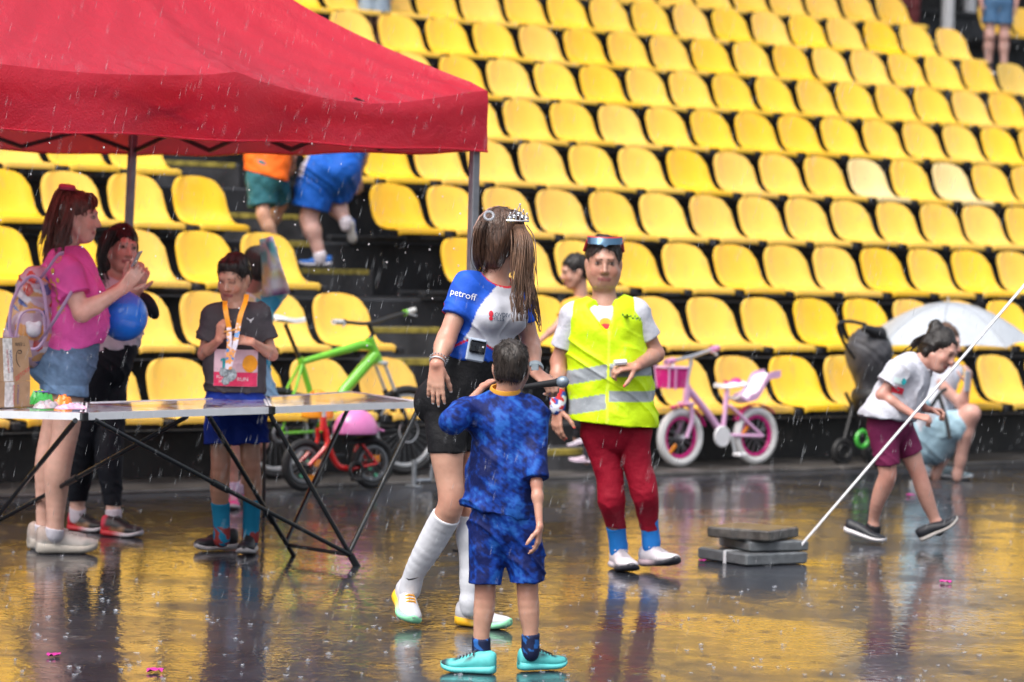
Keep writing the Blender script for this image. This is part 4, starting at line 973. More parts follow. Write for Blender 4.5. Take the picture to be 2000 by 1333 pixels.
def sleeve(h, s, g, t1, k=.02, flare=0.):
    J = h.J; a, e = J['s'+s], J['e'+s]; q = lrp(a, e, t1); A = h.arm
    return grp([cone(a, q+(e-a).normalized()*.04, .048*A+g, (.048-.008*t1)*A+g+flare, k), cut(q, e-a, .003)], .03)
def hairdo(h, col, kind='short', vox=.006, extra=(), cuts=(), s=1., fr=.0, nf=420, fl_=.04):
    L, z = h.L, h.hsz; ax_ = h.ax
    p = [ell(L(0, -.018, .032), (.083*z*s, .101*z*s, .094*z*s), ax_, .02)]
    if kind == 'short': p += [ell(L(0, -.05, -.02), (.068*z, .055*z, .06*z), ax_, .02)]
    p += [sub(ell(L(0, .090, -.042+fr), (.072*z, .080*z, .098*z), ax_), .012), sub(ell(L(0, .02, -.115), (.1*z, .12*z, .085*z), ax_), .012)]
    if kind == 'short':
        for q in (-1, 1): p.append(sub(ball(L(.085*q, .0, -.020), .030*z), .008))
    p += list(extra)
    C0 = np.array(L(0, -.02, .06), dtype=np.float32); A0 = np.array([list(q) for q in ax_], dtype=np.float32)
    def rs(P, c):
        q = (P-C0)@A0.T; an = np.arctan2(q[:, 0], q[:, 1]); s1 = np.sin(an*46+3*nz(P, 30, 2.))+.6*np.sin(an*97+2*nz(P, 45, 4.)); return c*(1+.30*s1+.18*nz(P, 90, 3))[:, None]
    o = organic('hair', p, HAIR, h.root, vox, base=col, wr=.0035, wf=(130, 130, 15), pfun=rs)
    if nf: fuzz(o, L(0, -.045, .125), col, nf, fl_*z)
    return o
def fuzz(o, crown, col, n, ln):
    """loose strands lying over a head of hair, running away from the crown"""
    me = o.data; og = V(origin(o)); N = len(me.vertices); mb = MB()
    for i in rng.integers(0, N, n):
        v = me.vertices[int(i)]; p = v.co+og; nn = v.normal; d = p-V(crown); d = d-nn*d.dot(nn)
        if d.length < 1e-4: continue
        d = (d.normalized()+V((random.uniform(-.35, .35), random.uniform(-.35, .35), random.uniform(-.35, .35)))).normalized(); d = d-nn*d.dot(nn)*.8; l = ln*random.uniform(.5, 1.3); up = random.uniform(.001, .005)
        mb.tube([p-d*l*.3-nn*.001, p+d*l*.2+nn*up, p+d*l*.7+nn*(up*.7)-UP*l*.12], [.0015, .0013, .0004], 3, cap=False)
    c = np.tile(np.array(col, dtype=np.float32), (len(mb.v), 1))*(1+.5*nz(np.array(mb.v, dtype=np.float32), 70, 2.)[:, None])
    mesh_np('hair_strands', mb.v, mb.f, HAIR, o, smooth=True, col=c)
def strands(name, paths, parent, col, n=120, r=.0022, spread=(.012, .03), jit=.01, seg=12, taper=True):
    ncl = max(5, n//12)
    """a lock of hair: many thin tapered strands following a path"""
    mb = MB(); pts = [V(p) for p in cr(paths, 4)]
    for i in range(n):
        ci = i % ncl; rc = random.Random(ci*31+n); ca, cq, cp, cl_ = rc.uniform(0, 6.283), math.sqrt(rc.random()), rc.uniform(0, 6.28), rc.uniform(.62, 1.0)
        fly = random.random() < .06
        a = random.uniform(0, 6.283); q = math.sqrt(random.random())*(1.5 if fly else .42); ph = random.uniform(0, 6.28); l = cl_*random.uniform(.85, 1.0); P = []; m_ = max(5, int(len(pts)*l)); rr = []
        for j in range(m_):
            t = j/(len(pts)-1); sp = spread[0]+(spread[1]-spread[0])*t
            qq = q*(1-.65*t*(not fly)); P.append(pts[j]+V((math.cos(ca)*cq*sp+math.cos(a)*qq*sp, math.sin(ca)*cq*sp+math.sin(a)*qq*sp, 0))+V((math.sin(cp+7*t)+.35*math.sin(ph+9*t), math.cos(cp*1.3+5*t), 0))*jit*t); rr.append(r*(1.2-.9*(j/(m_-1)) if taper else 1))
        mb.tube(P, rr, 4, cap=False)
    me_c = np.tile(np.array(col, dtype=np.float32), (len(mb.v), 1)); nvv = len(me_c)
    me_c *= (1+.45*nz(np.array(mb.v, dtype=np.float32), 23, 1.)[:, None])
    o = mesh_np(name, mb.v, mb.f, HAIR, parent, smooth=True, col=me_c); return o
def shoe(h, heel, toe, up=(0, 0, 1), ucol=(.5, .5, .5), scol=(.7, .7, .7), lcol=None, acc=None, wid=1., high=1., scol2=None, ufun=None, thick=1.):
    heel, toe = V(heel), V(toe); d = toe-heel; L_ = d.length; d = d.normalized(); up = V(up); up = (up-d*up.dot(d)).normalized(); sd = d.cross(up).normalized(); k = L_/.27
    T = [0, .03, .10, .2, .32, .45, .58, .7, .8, .9, .97, 1.0]; HW = [.014, .026, .033, .035, .034, .036, .043, .047, .046, .038, .024, .010]
    HT = [.068, .080, .088, .084, .082, .074, .062, .054, .049, .041, .030, .020]; SO = [.030, .032, .033, .032, .030, .028, .026, .026, .025, .024, .023, .022]; SP = [.010, .004, 0, 0, 0, 0, 0, 0, .003, .010, .018, .024]
    def loft(lo, hi_, wsc, nseg=14, roundtop=True, g=1.):
        P = []
        for i, t in enumerate(T):
            z0, z1 = lo[i]*k, hi_[i]*k; hw = HW[i]*k*wsc*wid; row = []
            for j in range(nseg):
                a = 2*math.pi*j/nseg; ca, sa = math.cos(a), math.sin(a)
                x = math.copysign(abs(ca)**.7, ca)*hw*(1-(.38 if roundtop else .0)*max(0, sa)); z = (z0+z1)/2+math.copysign(abs(sa)**.75, sa)*(z1-z0)/2
                row.append(heel+d*(t*L_)+sd*x+up*z)
            P.append(row)
        m_ = MB(); n_ = nseg; vs = [p for r_ in P for p in r_]
        fs = [(i*n_+j, i*n_+(j+1) % n_, (i+1)*n_+(j+1) % n_, (i+1)*n_+j) for i in range(len(T)-1) for j in range(n_)]+[tuple(range(n_-1, -1, -1)), tuple((len(T)-1)*n_+j for j in range(n_))]
        return vs, fs
    vs, fs = loft([a*.6+b for a, b in zip(SO, SP)], [a*high+b for a, b in zip(HT, SP)], .93)
    A = np.array([tuple(v) for v in vs]); c = np.tile(np.array(ucol, dtype=np.float32), (len(A), 1)); rel = (A-np.array(heel))@np.array(d)/L_; hz = (A-np.array(heel))@np.array(up)/k
    if acc is not None: c[(rel < .12)] = acc
    if ufun: c = ufun(c, rel, hz)
    o = mesh_np('shoe', vs, fs, RUB, h.root, smooth=True, col=c)
    vs, fs = loft([b for b in SP], [a*thick+b for a, b in zip(SO, SP)], 1.06, roundtop=False); A = np.array([tuple(v) for v in vs]); c = np.tile(np.array(scol, dtype=np.float32), (len(A), 1)); rel = (A-np.array(heel))@np.array(d)/L_
    if scol2 is not None: w_ = np.clip((rel-.35)/.3, 0, 1)[:, None]; c = c*(1-w_)+np.array(scol2)*w_
    mesh_np('sole', vs, fs, RUB, o, smooth=True, col=c)
    if lcol is not None:
        m_ = MB()
        for i, t in enumerate((.40, .46, .52, .58, .64)):
            ht = np.interp(t, T, HT)*k*high+.002; hw = np.interp(t, T, HW)*k*wid*.52
            p0 = heel+d*(t*L_); m_.tube([p0-sd*hw+up*(ht-.012*k), p0-sd*hw*.5+up*ht, p0+sd*hw*.5+up*ht+d*.006, p0+sd*hw+up*(ht-.012*k)], .0032*k, 5)
        p0 = heel+d*(.38*L_)+up*(.084*k*high); m_.tube([p0+sd*.035*k-up*.012, p0+sd*.012, p0-sd*.012, p0-sd*.035*k-up*.015], .0028*k, 5)
        m_.build('laces', M('lace_%.2f_%.2f_%.2f' % tuple(lcol), lcol, .7), o, True)
    return o
def shoe2(h, toe, d, L_=.27, **k):
    d = V(d).normalized(); return shoe(h, V(toe)-d*L_, toe, **k)
def shoe3(h, ank, d, L_=.27, z=0., **k):
    d = V(d).normalized(); a = V((ank.x, ank.y, z)); return shoe(h, a-d*(.24*L_), a+d*(.76*L_), **k)
def sock(h, s, top, col, g=.005, vox=.006, low=None, name='sock', pf=None):
    J = h.J; ps = leg_p(h, s, g); ps = ps if s in h.chain else ps[-3:]; ps.append(cone(J['a'+s], J['a'+s]-UP*.03*h.S, .033*h.leg+g, .03*h.leg+g, .02)); d = (J['k'+s]-J['a'+s]).normalized()
    return organic(name, [grp(ps, .02), cut(top, d, .004)], KNIT, h.root, vox, base=col, pfun=pf)

# ------------------------------------------------------------------ 1 presenter with tiara
SKF = (.53, .295, .215)
h = fig('person', 'young woman in white and blue race shirt, tiara and white knee socks, holding a microphone', G(880, 1226), dict(
    head=(983, 468), neck=(966, 551), sa=(913, 560, -.07), sb=(1012, 580, .10), ea=(872, 662, -.14), wa=(853, 712, -.24), eb=(1036, 672, .12), wb=(1046, 728, -.02),
    pel=(898, 778), wst=(938, 672), ha=(874, 792, -.03), hb=(930, 796, .05), ka=(880, 975, -.10), kb=(928, 985, .0), aa=(804, 1140, .08), ab=(917, 1176, -.02)), 12.72, .98,
    tf=(.62, -.78, 0), hf=(.66, .75, -.10), hu=(.05, .05, 1), hsz=1.02, ch=.142, wa=.122, hi=.150, fl=1.35, arm=.98, leg=.97)
J = h.J; h.chain = dict(a=[(873, 800, 84, -.03), (873, 850, 72, -.06), (873, 888, 64, -.08), (877, 930, 54, -.09), (881, 967, 50, -.10), (878, 995, 50, -.09), (858, 1032, 50, -.04), (836, 1072, 46, .0), (812, 1114, 36, .05), (803, 1140, 33, .08), (798, 1155, 32, .09)])
bust = [ell(h.chest+V((.62, -.78, 0))*.085+V((.78, .62, 0))*(.062*q)-UP*.035, (.062, .062, .06), None, .05) for q in (-1, 1)]
body(h, SKF, .0052, hands=[('a', (-.02, -.04, -1), (.25, .97, 0), (1, .1, 0), .98, (.12, .10, .14, .2), .35, 1.5, .35), ('b', (.72, -.25, -.55), (-.35, .75, -.65), (.5, -.6, .4), .92, (.75, .8, .85, .9), .5)], nails=(.8, .72, .74))
blue, red, wht = (.012, .085, .52), (.60, .012, .03), (.58, .59, .66)
sh = torso(h, .006, hi_g=.0)+bust
hemz = lrp(at(873, 692, 12.6), at(975, 712, 12.75), .5)
sh += [sleeve(h, 'a', .012, .58, flare=.006), sleeve(h, 'b', .010, .55), cut(hemz, (-.12, .05, -1), .004), sub(ell(J['neck']+UP*.035+h.tf*.03, (.075, .075, .062)), .008)]
sa_ = J['sa']; nd = (J['ea']-sa_).normalized()
pt = []
ax3 = (V((.78, .62, 0)), h.tf, UP)
pt.append(([cone(lrp(J['neck'], sa_, .78)+UP*.05, J['ea']+V((-.03, 0, 0)), .108, .085)], blue)); pt.append(([cone(lrp(J['neck'], J['sb'], .6), J['eb'], .09, .09)], blue))
pt.append(([cone(lrp(J['neck'], sa_, .3)+V((-.075, .10, .03)), J['ea']+V((-.07, .04, .05)), .07, .055)], red))
def gshirt(P, c):
    zb = at(930, 676, 12.7).z; lim = zb+.022*np.sin((P[:, 0]+.45)*26); c = c.copy(); c[P[:, 2] < lim] = blue; c[(P[:, 2] >= lim) & (P[:, 2] < lim+.009)] = red
    q = pd(*ell(J['neck']+UP*.035+h.tf*.03, (.084, .084, .071))[1:3], P); c[q < 0] = red
    m = c[:, 2] > .4; m &= c[:, 0] < .1; c[m] *= (1+.35*np.sign(np.sin(60*P[m][:, 2]+30*P[m][:, 0]+3*nz(P[m], 14)))*.35)[:, None]; return c
shirt = organic('race_shirt', sh, KNIT, h.root, .0052, base=wht, paint=pt, wr=.0045, pfun=gshirt)
sp = [cone(h.waist-UP*.02, J['pel'], h.wa+.006, h.hi+.008, .05, h.tf, h.fl*.92)]+leg_p(h, 'a', .007, .60, False)[:1]+leg_p(h, 'b', .007, .60, False)[:1]
sp = [grp(sp, .03), cut(at(900, 697, 12.7), (.08, 0, 1), .004), cut(at(870, 884, 12.65), (.03, 0, -1), .004)]
bl = [ell(J['pel']-h.tf*.075-UP*.02+V((.78, .62, 0))*(.07*q), (.085, .085, .09), None, .05) for q in (-1, 1)]
sp[0] = grp([cone(h.waist-UP*.02, J['pel'], h.wa+.006, h.hi+.008, .05, h.tf, h.fl*.92)]+bl+chain(h.chain['a'][:5], h.D, .008)+leg_p(h, 'b', .007, .70, False)[:1], .03)
organic('cycling_shorts', sp, CLOTH, h.root, .0055, base=(.008, .008, .010), wr=.0015)
kd = (J['ka']-J['aa']).normalized()
for s, tp_ in (('a', lrp(J['ka'], J['aa'], .17)), ('b', lrp(J['kb'], J['ab'], .12))):
    so_ = sock(h, s, tp_, (.60, .61, .66), .006, .0052, name='knee_sock')
sw = [(-.5, .10), (-.3, -.08), (0, -.05), (.5, .16), (-.05, .07), (-.25, .03)]
decal('sock_logo', 'poly', (sw, [(0, 1, 5), (1, 2, 4, 5), (2, 3, 4)]), at(806, 1131, 12.6), (1, .1, 0), (0, 0, 1), .055, INKB, h.root, None, off=.02, out=(0, -1, 0))
wsh = (.54, .54, .58)
shoe(h, at(776, 1170, 12.92), G(800, 1226)+V((.005, -.02, 0)), (.35, -.55, .7), wsh, (.95, .50, .02), (.95, .42, .02), scol2=(.30, .75, .45), thick=1.3, high=1.15)
shoe(h, G(892, 1221), G(997, 1233), ucol=wsh, scol=(.95, .50, .02), lcol=(.95, .42, .02), scol2=(.30, .75, .45), thick=1.3, high=1.15)
BRN = (.085, .042, .026)
hairdo(h, BRN, 'tied', .0052, extra=[ell(h.L(0, -.03, .02), (.082, .095, .09), h.ax, .02), ball(h.L(-.07, -.02, .085), .03, .03), ball(h.L(.07, -.02, .085), .03, .03), cone(h.L(0, -.06, -.03), h.L(0, -.055, -.075), .06, .052, .04), ell(h.L(0, -.05, -.02), (.07, .058, .075), h.ax, .03)], fr=-.01)
wh = at(1012, 440, 12.66); wl = at(944, 432, 12.62)
WET = (.15, .080, .048)
strands('ponytail', [wh, at(1020, 470, 12.55), at(1021, 540, 12.52), at(1020, 600, 12.50), at(1013, 655, 12.50)], h.root, WET, 230, .0030, (.018, .046), .020)
strands('ponytail', [wh, at(1024, 470, 12.6), at(1032, 540, 12.56), at(1038, 610, 12.56), at(1042, 660, 12.57)], h.root, WET, 90, .0026, (.012, .026), .020)
strands('ponytail', [wl, at(936, 450, 12.6), at(934, 490, 12.62), at(940, 525, 12.66), at(966, 540, 12.72)], h.root, BRN, 130, .0028, (.014, .022), .010)
strands('ponytail', [at(985, 540, 12.78), at(992, 560, 12.70), at(1002, 600, 12.64), at(1008, 640, 12.60)], h.root, WET, 70, .0026, (.01, .018), .01)
# parting, hair ties, tiara
MB().tube([h.L(x*.3-.015, y, z) for x, y, z in ((-.02, -.02, .128), (-.06, -.065, .112), (-.10, -.10, .075), (-.11, -.122, .03), (-.09, -.124, -.005))], .0035, 6).build('hair_parting', M('scalp', (.42, .25, .2), .6), h.root, True)
BEAD = M('silver_beads', (.62, .63, .68), .2, metal=.7)
m_ = MB(); ring_c = at(955, 422, 12.57)
for i in range(16):
    t = 2*math.pi*i/16; m_.lathe(ring_c+V((math.cos(t)*.018, math.sin(t)*.012, math.sin(t)*.016)), UP, [(-.006, .001), (-.003, .006), (.003, .006), (.006, .001)], 7)
m_.build('hair_tie', BEAD, h.root, True)
tc_ = at(1011, 432, 12.60); m_ = MB(); tr_ = V((.95, .3, 0)).normalized(); tu = (UP+V((.12, -.05, 0))).normalized()
for x, hh in ((-.034, .026), (-.017, .04), (0, .062), (.017, .04), (.034, .026)):
    m_.tube(cr([tc_+tr_*(x-.010), tc_+tr_*(x-.008)+tu*hh*.6, tc_+tr_*x+tu*hh, tc_+tr_*(x+.008)+tu*hh*.6, tc_+tr_*(x+.010)], 4), .0022, 5); m_.lathe(tc_+tr_*x+tu*(hh+.004), tu, [(-.005, .001), (0, .0055), (.005, .001)], 7); m_.lathe(tc_+tr_*x+tu*hh*.45, V((0, -1, 0)), [(-.004, .001), (0, .007), (.004, .001)], 8)
m_.tube(cr([tc_-tr_*.046, tc_-V((0, .012, 0)), tc_+tr_*.046], 5), .004, 6); tag(m_.build('tiara', M('silver_tiara', (.7, .71, .75), .15, metal=.85), h.root, True))
MB().lathe(tc_-tr_*.02, V((0, -1, 0)), [(-.004, .002), (0, .008), (.006, .002)], 10).lathe(tc_-tr_*.038, V((0, -1, 0)), [(-.004, .002), (0, .008), (.006, .002)], 10).build('tiara_bead', M('yellow_bead', (.75, .55, .1), .3), h.root, True)
# shirt prints
cdir = V((.12, -1, 0)); rdir = V((1, .12, -.05)).normalized()
for txt, py, sz in (('PLOVDIV', 616, .023), ('HILLS', 624, .023)):
    decal('chest_lettering', 'text', txt, at(978 if txt == 'PLOVDIV' else 974, py, 12.55), rdir, UP, sz, M('navy_ink', (.01, .05, .12), .6), shirt, shirt, out=cdir)
fp = disc_poly(14, .45, .60, 0, .48); fq = disc_poly(14, .40, .42, .0, -.45)
decal('footprint_mark', 'poly', (fp[0]+fq[0], fp[1]+[tuple(i+len(fp[0]) for i in f) for f in fq[1]]), at(959.5, 618, 12.55), rdir, UP, .020, M('red_ink', (.6, .015, .04), .6), shirt, shirt, out=cdir)
decal('sleeve_lettering', 'text', 'petroff', at(897, 572, 12.5), V((.95, -.2, -.22)), V((.15, 0, 1)), .038, M('white_ink', (.8, .8, .85), .6), shirt, shirt, out=(-.15, -1, .1))
# belt phone
PH = M('phone_case', (.36, .42, .52), .25, var=.08, coat=.4); PHB = M('phone_glass', (.012, .014, .02), .1, coat=.6)
pc = at(930, 684, 12.54); px_ = V((.94, .25, -.16)).normalized(); pz_ = (UP+px_*.16).normalized()
ph = tag(MB().box(pc-pz_*.0, .076, .012, .092, px_, None, pz_, .006).build('smartphone', PH), 'pale blue smartphone clipped at the waist of the woman with the tiara', 'phone')
pn = -px_.cross(pz_).normalized(); pn = pn if pn.y < 0 else -pn
MB().box(pc+pn*.009+pz_*.012+px_*.002, .066, .006, .050, px_, None, pz_, .008).build('camera_bump', PHB, ph)
for x, z in ((-.016, .02), (-.016, .002), (.002, .011)): MB().lathe(pc+pn*.012+px_*x+pz_*(z+.001), pn, [(0, .009), (.004, .009), (.004, .006)], 14).build('camera_lens', M('lens_dark', (.03, .035, .045), .08, metal=.3), ph, True)
MB().lathe(pc+pn*.0125+px_*.022+pz_*.016, pn, [(0, .004), (.001, .004)], 10).build('flash', WHP, ph)
# microphone
MB_ = None; ma, mbp = at(1024, 756, 12.50), at(1092, 747, 12.40); md = (mbp-ma).normalized()
mic = thing('microphone', 'black handheld microphone with blue-grey mesh head held by the woman with the tiara', 'microphone', ma.lerp(mbp, .5))
MB().tube([ma, ma+md*.06, mbp-md*.02, mbp], [.010, .012, .015, .018], 14).build('handle', STB, mic, True); MB().lathe(mbp, md, [(-.002, .016), (.004, .021), (.016, .0235), (.030, .021), (.040, .012), (.043, .002)], 18).build('mesh_head', M('mic_mesh', (.22, .27, .33), .4, metal=.5, bump=.6, bs=500, bdist=.001), mic, True)
# bracelets, ring, watch
fd = (J['wa']-J['ea']).normalized()
MB().ring(J['wa']-fd*.012, fd, .031, .0035, 26, 6).build('bangle', CHR, h.root, True); m_ = MB()
for i in range(18):
    t = 2*math.pi*i/18; _, a, b = frame_of(fd); m_.lathe(J['wa']-fd*.028+(a*math.cos(t)+b*math.sin(t))*.034, fd, [(-.004, .001), (0, .0045), (.004, .001)], 7)
m_.build('bead_bracelet', BEAD, h.root, True)
fd = (J['wb']-J['eb']).normalized(); wm = M('watch_band', (.3, .36, .4), .5)
MB().ring(J['wb']-fd*.025, fd, .030, .006, 26, 6, sq=2.2).build('watch_band', wm, h.root, True); MB().box(J['wb']-fd*.025-V((0, .034, 0))+UP*.008, .03, .012, .034, V((1, 0, 0)), None, UP, .004).build('watch_case', wm, h.root)
P1 = h

# ------------------------------------------------------------------ 2 boy in tie-dye blue, seen from behind
SKB = (.52, .285, .205)
h = fig('person', 'small boy seen from behind in blue tie-dye shirt and shorts with turquoise sneakers', G(985, 1312), dict(
    head=(998, 716), neck=(986, 776), sa=(916, 806, .0), sb=(1038, 812, 0), ea=(884, 822, -.12), wa=(945, 754, .12), eb=(1048, 945, -.09), wb=(1054, 1030, -.14),
    pel=(985, 1005), ha=(952, 1025), hb=(1020, 1025), ka=(944, 1142, -.02), kb=(1028, 1140, 0), aa=(941, 1266, .02), ab=(1036, 1260, .02)), 11.45, .70,
    tf=(.05, 1, 0), hf=(.10, .99, .05), hsz=.80, ch=.112, wa=.105, hi=.115, fl=1.35, arm=.70, leg=.68)
J = h.J; h.calf = .86; h.chain = dict(a=[(950, 1030, 62), (948, 1100, 46), (948, 1145, 41), (945, 1195, 40), (941, 1228, 32), (940, 1262, 30), (941, 1280, 30)], b=[(1022, 1030, 62), (1030, 1100, 46), (1030, 1145, 42), (1033, 1195, 40), (1036, 1228, 31), (1036, 1258, 29), (1036, 1276, 29)])
body(h, SKB, .0052, hands=[('a', (.5, .8, .3), (.3, .2, -.8), (0, .3, .8), .66, (.6, .7, .7, .7), .4), ('b', (-.08, .05, -1), (-.9, .3, 0), (-.2, -.9, 0), .66, (.35, .4, .45, .5), .3)])
def tie(P, c):
    a = nz(P, 20, 2.)+.7*nz(P, 62, 5.)+.6*nz(P, 140, 1.); t1 = np.clip((a+.45)/.5, 0, 1)[:, None]; t2 = np.clip((a-.28)/.35, 0, 1)[:, None]
    b = np.array([.003, .010, .085])*(1-t1)+np.array([.004, .038, .27])*t1; return b*(1-t2)+np.array([.016, .10, .42])*t2
hp_ = at(968, 1002, 11.4)
sh = [cone(h.chest, h.waist, .116, .122, .05, h.tf, 1.25), cone(h.waist, at(967, 1030, 11.45), .118, .142, .05, h.tf, 1.25), cone(lrp(J['neck'], J['sa'], .25), J['sa'], .045, .052, .04), cone(lrp(J['neck'], J['sb'], .25), J['sb'], .045, .052, .04), cone(J['sb'], h.chest, .05, .07, .04), cone(J['sa'], h.chest, .05, .07, .04),
      grp([cone(J['sa'], J['ea'], .050, .044, .03), cone(J['ea'], lrp(J['ea'], J['wa'], .55), .044, .042, .03), cut(lrp(J['ea'], J['wa'], .30), J['wa']-J['ea'], .003)], .03), grp([cone(J['sb'], lrp(J['sb'], J['eb'], 1.05), .052, .046, .02), cut(lrp(J['sb'], J['eb'], .93), J['eb']-J['sb'], .003)], .03)]
sh = [grp(sh[:6], .04), cut(hp_, (-.20, 0, -1), .004)]+sh[6:]+[sub(ell(J['neck']+UP*.03, (.05, .05, .03)), .008)]
organic('t_shirt', sh, CLOTH, h.root, .0052, base=(.01, .06, .35), wr=.0055, wf=(50, 50, 18), pfun=tie)
sp = grp([cone(J['pel'], lrp(J['ha'], J['hb'], .5), .118, .112, .03, h.tf, 1.3)], .03)
def leg_sh(h, s, r0, r1, q, ext=.05):
    a, k_ = h.J['h'+s], h.J['k'+s]; d = (k_-a).normalized(); return grp([cone(a, q+d*ext, r0, r1, .03), cut(q, d, .003)], .03)
organic('shorts', [sp, leg_sh(h, 'a', .068, .060, at(948, 1143, 11.43)), leg_sh(h, 'b', .070, .062, at(1030, 1138, 11.43))], CLOTH, h.root, .0052, base=(.01, .06, .35), wr=.0045, wf=(50, 50, 18), pfun=tie)
hairdo(h, (.030, .022, .018), 'short', .0052, s=.97)
LAN = M('lanyard_print', (.75, .35, .04), .5, var=.1)
MB().ring(J['neck']+UP*.022+V((0, .0, 0)), (.05, -.25, 1), .050, .006, 30, 6, sq=2.4).build('medal_ribbon', LAN, h.root, True)
for s in 'ab':
    sock(h, s, J['a'+s]+UP*.045, (.010, .016, .055), .005, .0052, pf=lambda P, c: np.where((nz(P, 60, 2.) > .25)[:, None], np.array([.02, .12, .4]), c))
TQ = (.09, .50, .50)
def uf(c, rel, hz):
    c = c.copy(); m = np.abs(np.sin(rel*14+hz*40)) < .16; c[m & (rel > .25) & (rel < .8) & (hz > .035)] = (.01, .03, .04); c[rel > .90] = (.02, .04, .05); return c
shoe(h, G(968, 1318), G(861, 1312), ucol=TQ, scol=(.13, .62, .62), lcol=(.015, .015, .02), ufun=uf, wid=1.15, high=1.3, thick=1.35)
shoe3(h, J['ab'], (.85, .50, 0), .20, z=.003, ucol=TQ, scol=(.13, .62, .62), lcol=(.015, .015, .02), ufun=uf, wid=1.15, high=1.3, thick=1.35)

# ------------------------------------------------------------------ 3 woman in hi-vis vest
SKV = (.47, .245, .175)
h = fig('person', 'woman walking in neon yellow safety vest, red leggings and blue socks, sunglasses on her head', G(1245, 1116), dict(
    head=(1179, 513), neck=(1181, 592), sa=(1121, 618), sb=(1242, 612), ea=(1092, 706, .04), wa=(1089, 796, -.06), eb=(1281, 692, .04), wb=(1243, 716, -.17),
    pel=(1197, 828), ha=(1164, 842), hb=(1236, 842), ka=(1184, 950, -.03), kb=(1251, 940, -.06), aa=(1209, 1066, .14), ab=(1272, 1056, .12)), 15.0, 1.02,
    tf=(.06, -1, 0), hf=(.03, -1, -.10), hsz=1.04, ch=.158, wa=.150, hi=.155, fl=1.35, arm=1.0, leg=.93)
J = h.J; h.chain = dict(a=[(1168, 846, 78), (1176, 876, 64), (1190, 927, 56), (1192, 953, 55), (1194, 978, 54), (1199, 1004, 46, .05), (1203, 1030, 38, .10), (1206, 1052, 35, .12), (1208, 1074, 34, .14)], b=[(1238, 846, 78), (1239, 876, 66), (1247, 915, 58), (1254, 940, 58), (1260, 966, 54), (1264, 991, 46, .05), (1267, 1017, 37, .09), (1270, 1040, 34, .11), (1272, 1062, 34, .12)])
h.chain = {s: [(q[0], q[1], q[2]*.86)+tuple(q[3:]) for q in v] for s, v in h.chain.items()}
body(h, SKV, .0055, hands=[('a', (-.02, -.10, -1), (.7, .6, 0), (.3, -.8, 0), 1., (.35, .4, .5, .55), .3), ('b', (-.86, -.35, -.06), (-.1, .4, -.85), (-.3, -.5, .7), .98, (.75, .85, .9, .95), .6)], nails=(.85, .12, .10), lip=(.36, .13, .115), jaw=True)
tee = [grp(torso(h, .006, low=False)+[cone(h.waist, lrp(h.waist, J['pel'], .5), h.wa+.006, h.wa+.01, .04, h.tf, h.fl)], .03)]+[sleeve(h, 'a', .012, .70, flare=.012), sleeve(h, 'b', .012, .62, flare=.012), sub(ell(J['neck']+UP*.045+h.tf*.035, (.082, .08, .06)), .008)]
tee_o = organic('t_shirt', tee, CLOTH, h.root, .006, base=(.56, .57, .64), wr=.003)
vz = (.56, .80, .004)
fx = V((1, .06, 0)).normalized()
vst = [grp([cone(h.chest, h.waist, .188, .192, .05, h.tf, 1.30), cone(h.waist, J['pel']+UP*.0, .192, .208, .05, h.tf, 1.20), cone(J['pel'], J['pel']-UP*.06, .208, .213, .04, h.tf, 1.18)], .04),
       cone(lrp(J['neck'], J['sa'], .30)-UP*.01, lrp(J['neck'], J['sa'], .86)-UP*.0, .066, .064, .05), cone(lrp(J['neck'], J['sb'], .30)-UP*.01, lrp(J['neck'], J['sb'], .86), .066, .064, .05)]
hemL = at(1150, 836, 14.8); hemR = at(1240, 829, 14.8)
vst += [cut(lrp(hemL, hemR, .5), (-.07, 0, -1), .006), sub(cone(at(1191, 668, 14.80), at(1172, 578, 14.80), .002, .088, n=(0, 1, 0), fl=.30), .005), sub(cone(J['neck']-UP*.02, J['neck']+UP*.14, .074, .1), .01), sub(ell(J['ea']+V((-.02, 0, .16)), (.085, .16, .17)), .01), sub(ell(J['eb']+V((.02, 0, .15)), (.085, .16, .17)), .01)]
def vestc(P, c):
    c = c.copy(); sil = np.array([.30, .33, .36]); x0 = at(1189, 700, 14.75).x; rx = P[:, 0]-x0
    zl = lambda py: at(1189, py, 14.78).z
    L_ = rx < 0; z = P[:, 2]
    tl = z-rx*.16*1.0
    for (a, b, side) in ((712, 740, 0), (770, 800, 0), (712, 737, 1), (766, 787, 1)):
        lo_, hi_ = zl(b), zl(a); zz = np.where(L_, z-rx*.22, z-rx*.02); m = (zz > lo_) & (zz < hi_) & (L_ if side == 0 else ~L_); c[m] = sil
    seam = np.abs(rx) < .006; c[seam & (P[:, 1] < 14.95)] = (.70, .92, .05); return c
vo = organic('safety_vest', vst, VIZ, h.root, .0055, base=vz, wr=.006, wf=(28, 28, 14), pfun=vestc)
q_ = [(-.5+k/14, .10*math.sin(k*2.3)+.04*math.sin(k*5.1)) for k in range(15)]
decal('vest_print', 'poly', ([(x, y+d) for x, y in q_ for d in (.045, -.045)], [(2*k, 2*k+1, 2*k+3, 2*k+2) for k in range(14)]), at(1235, 620, 14.7), (1, .06, -.16), UP, .085, M('green_ink', (.03, .12, .02), .6), vo, vo, out=(0, -1, 0))
for nm, c_, rx_, ry_, col in (('sun_print', at(1184, 632, 14.75), .028, .022, (.85, .40, .02)), ('hill_print', at(1185, 644, 14.75), .036, .024, (.62, .03, .05)), ('wave_print', at(1188, 658, 14.75), .024, .022, (.02, .10, .38))):
    decal(nm, 'poly', disc_poly(16, rx_, ry_), c_, (1, .06, 0), UP, 1., M(nm+'_ink', col, .6), tee_o, tee_o, out=(0, -1, 0), off=.004 if nm == 'sun_print' else .006 if nm == 'hill_print' else .008)
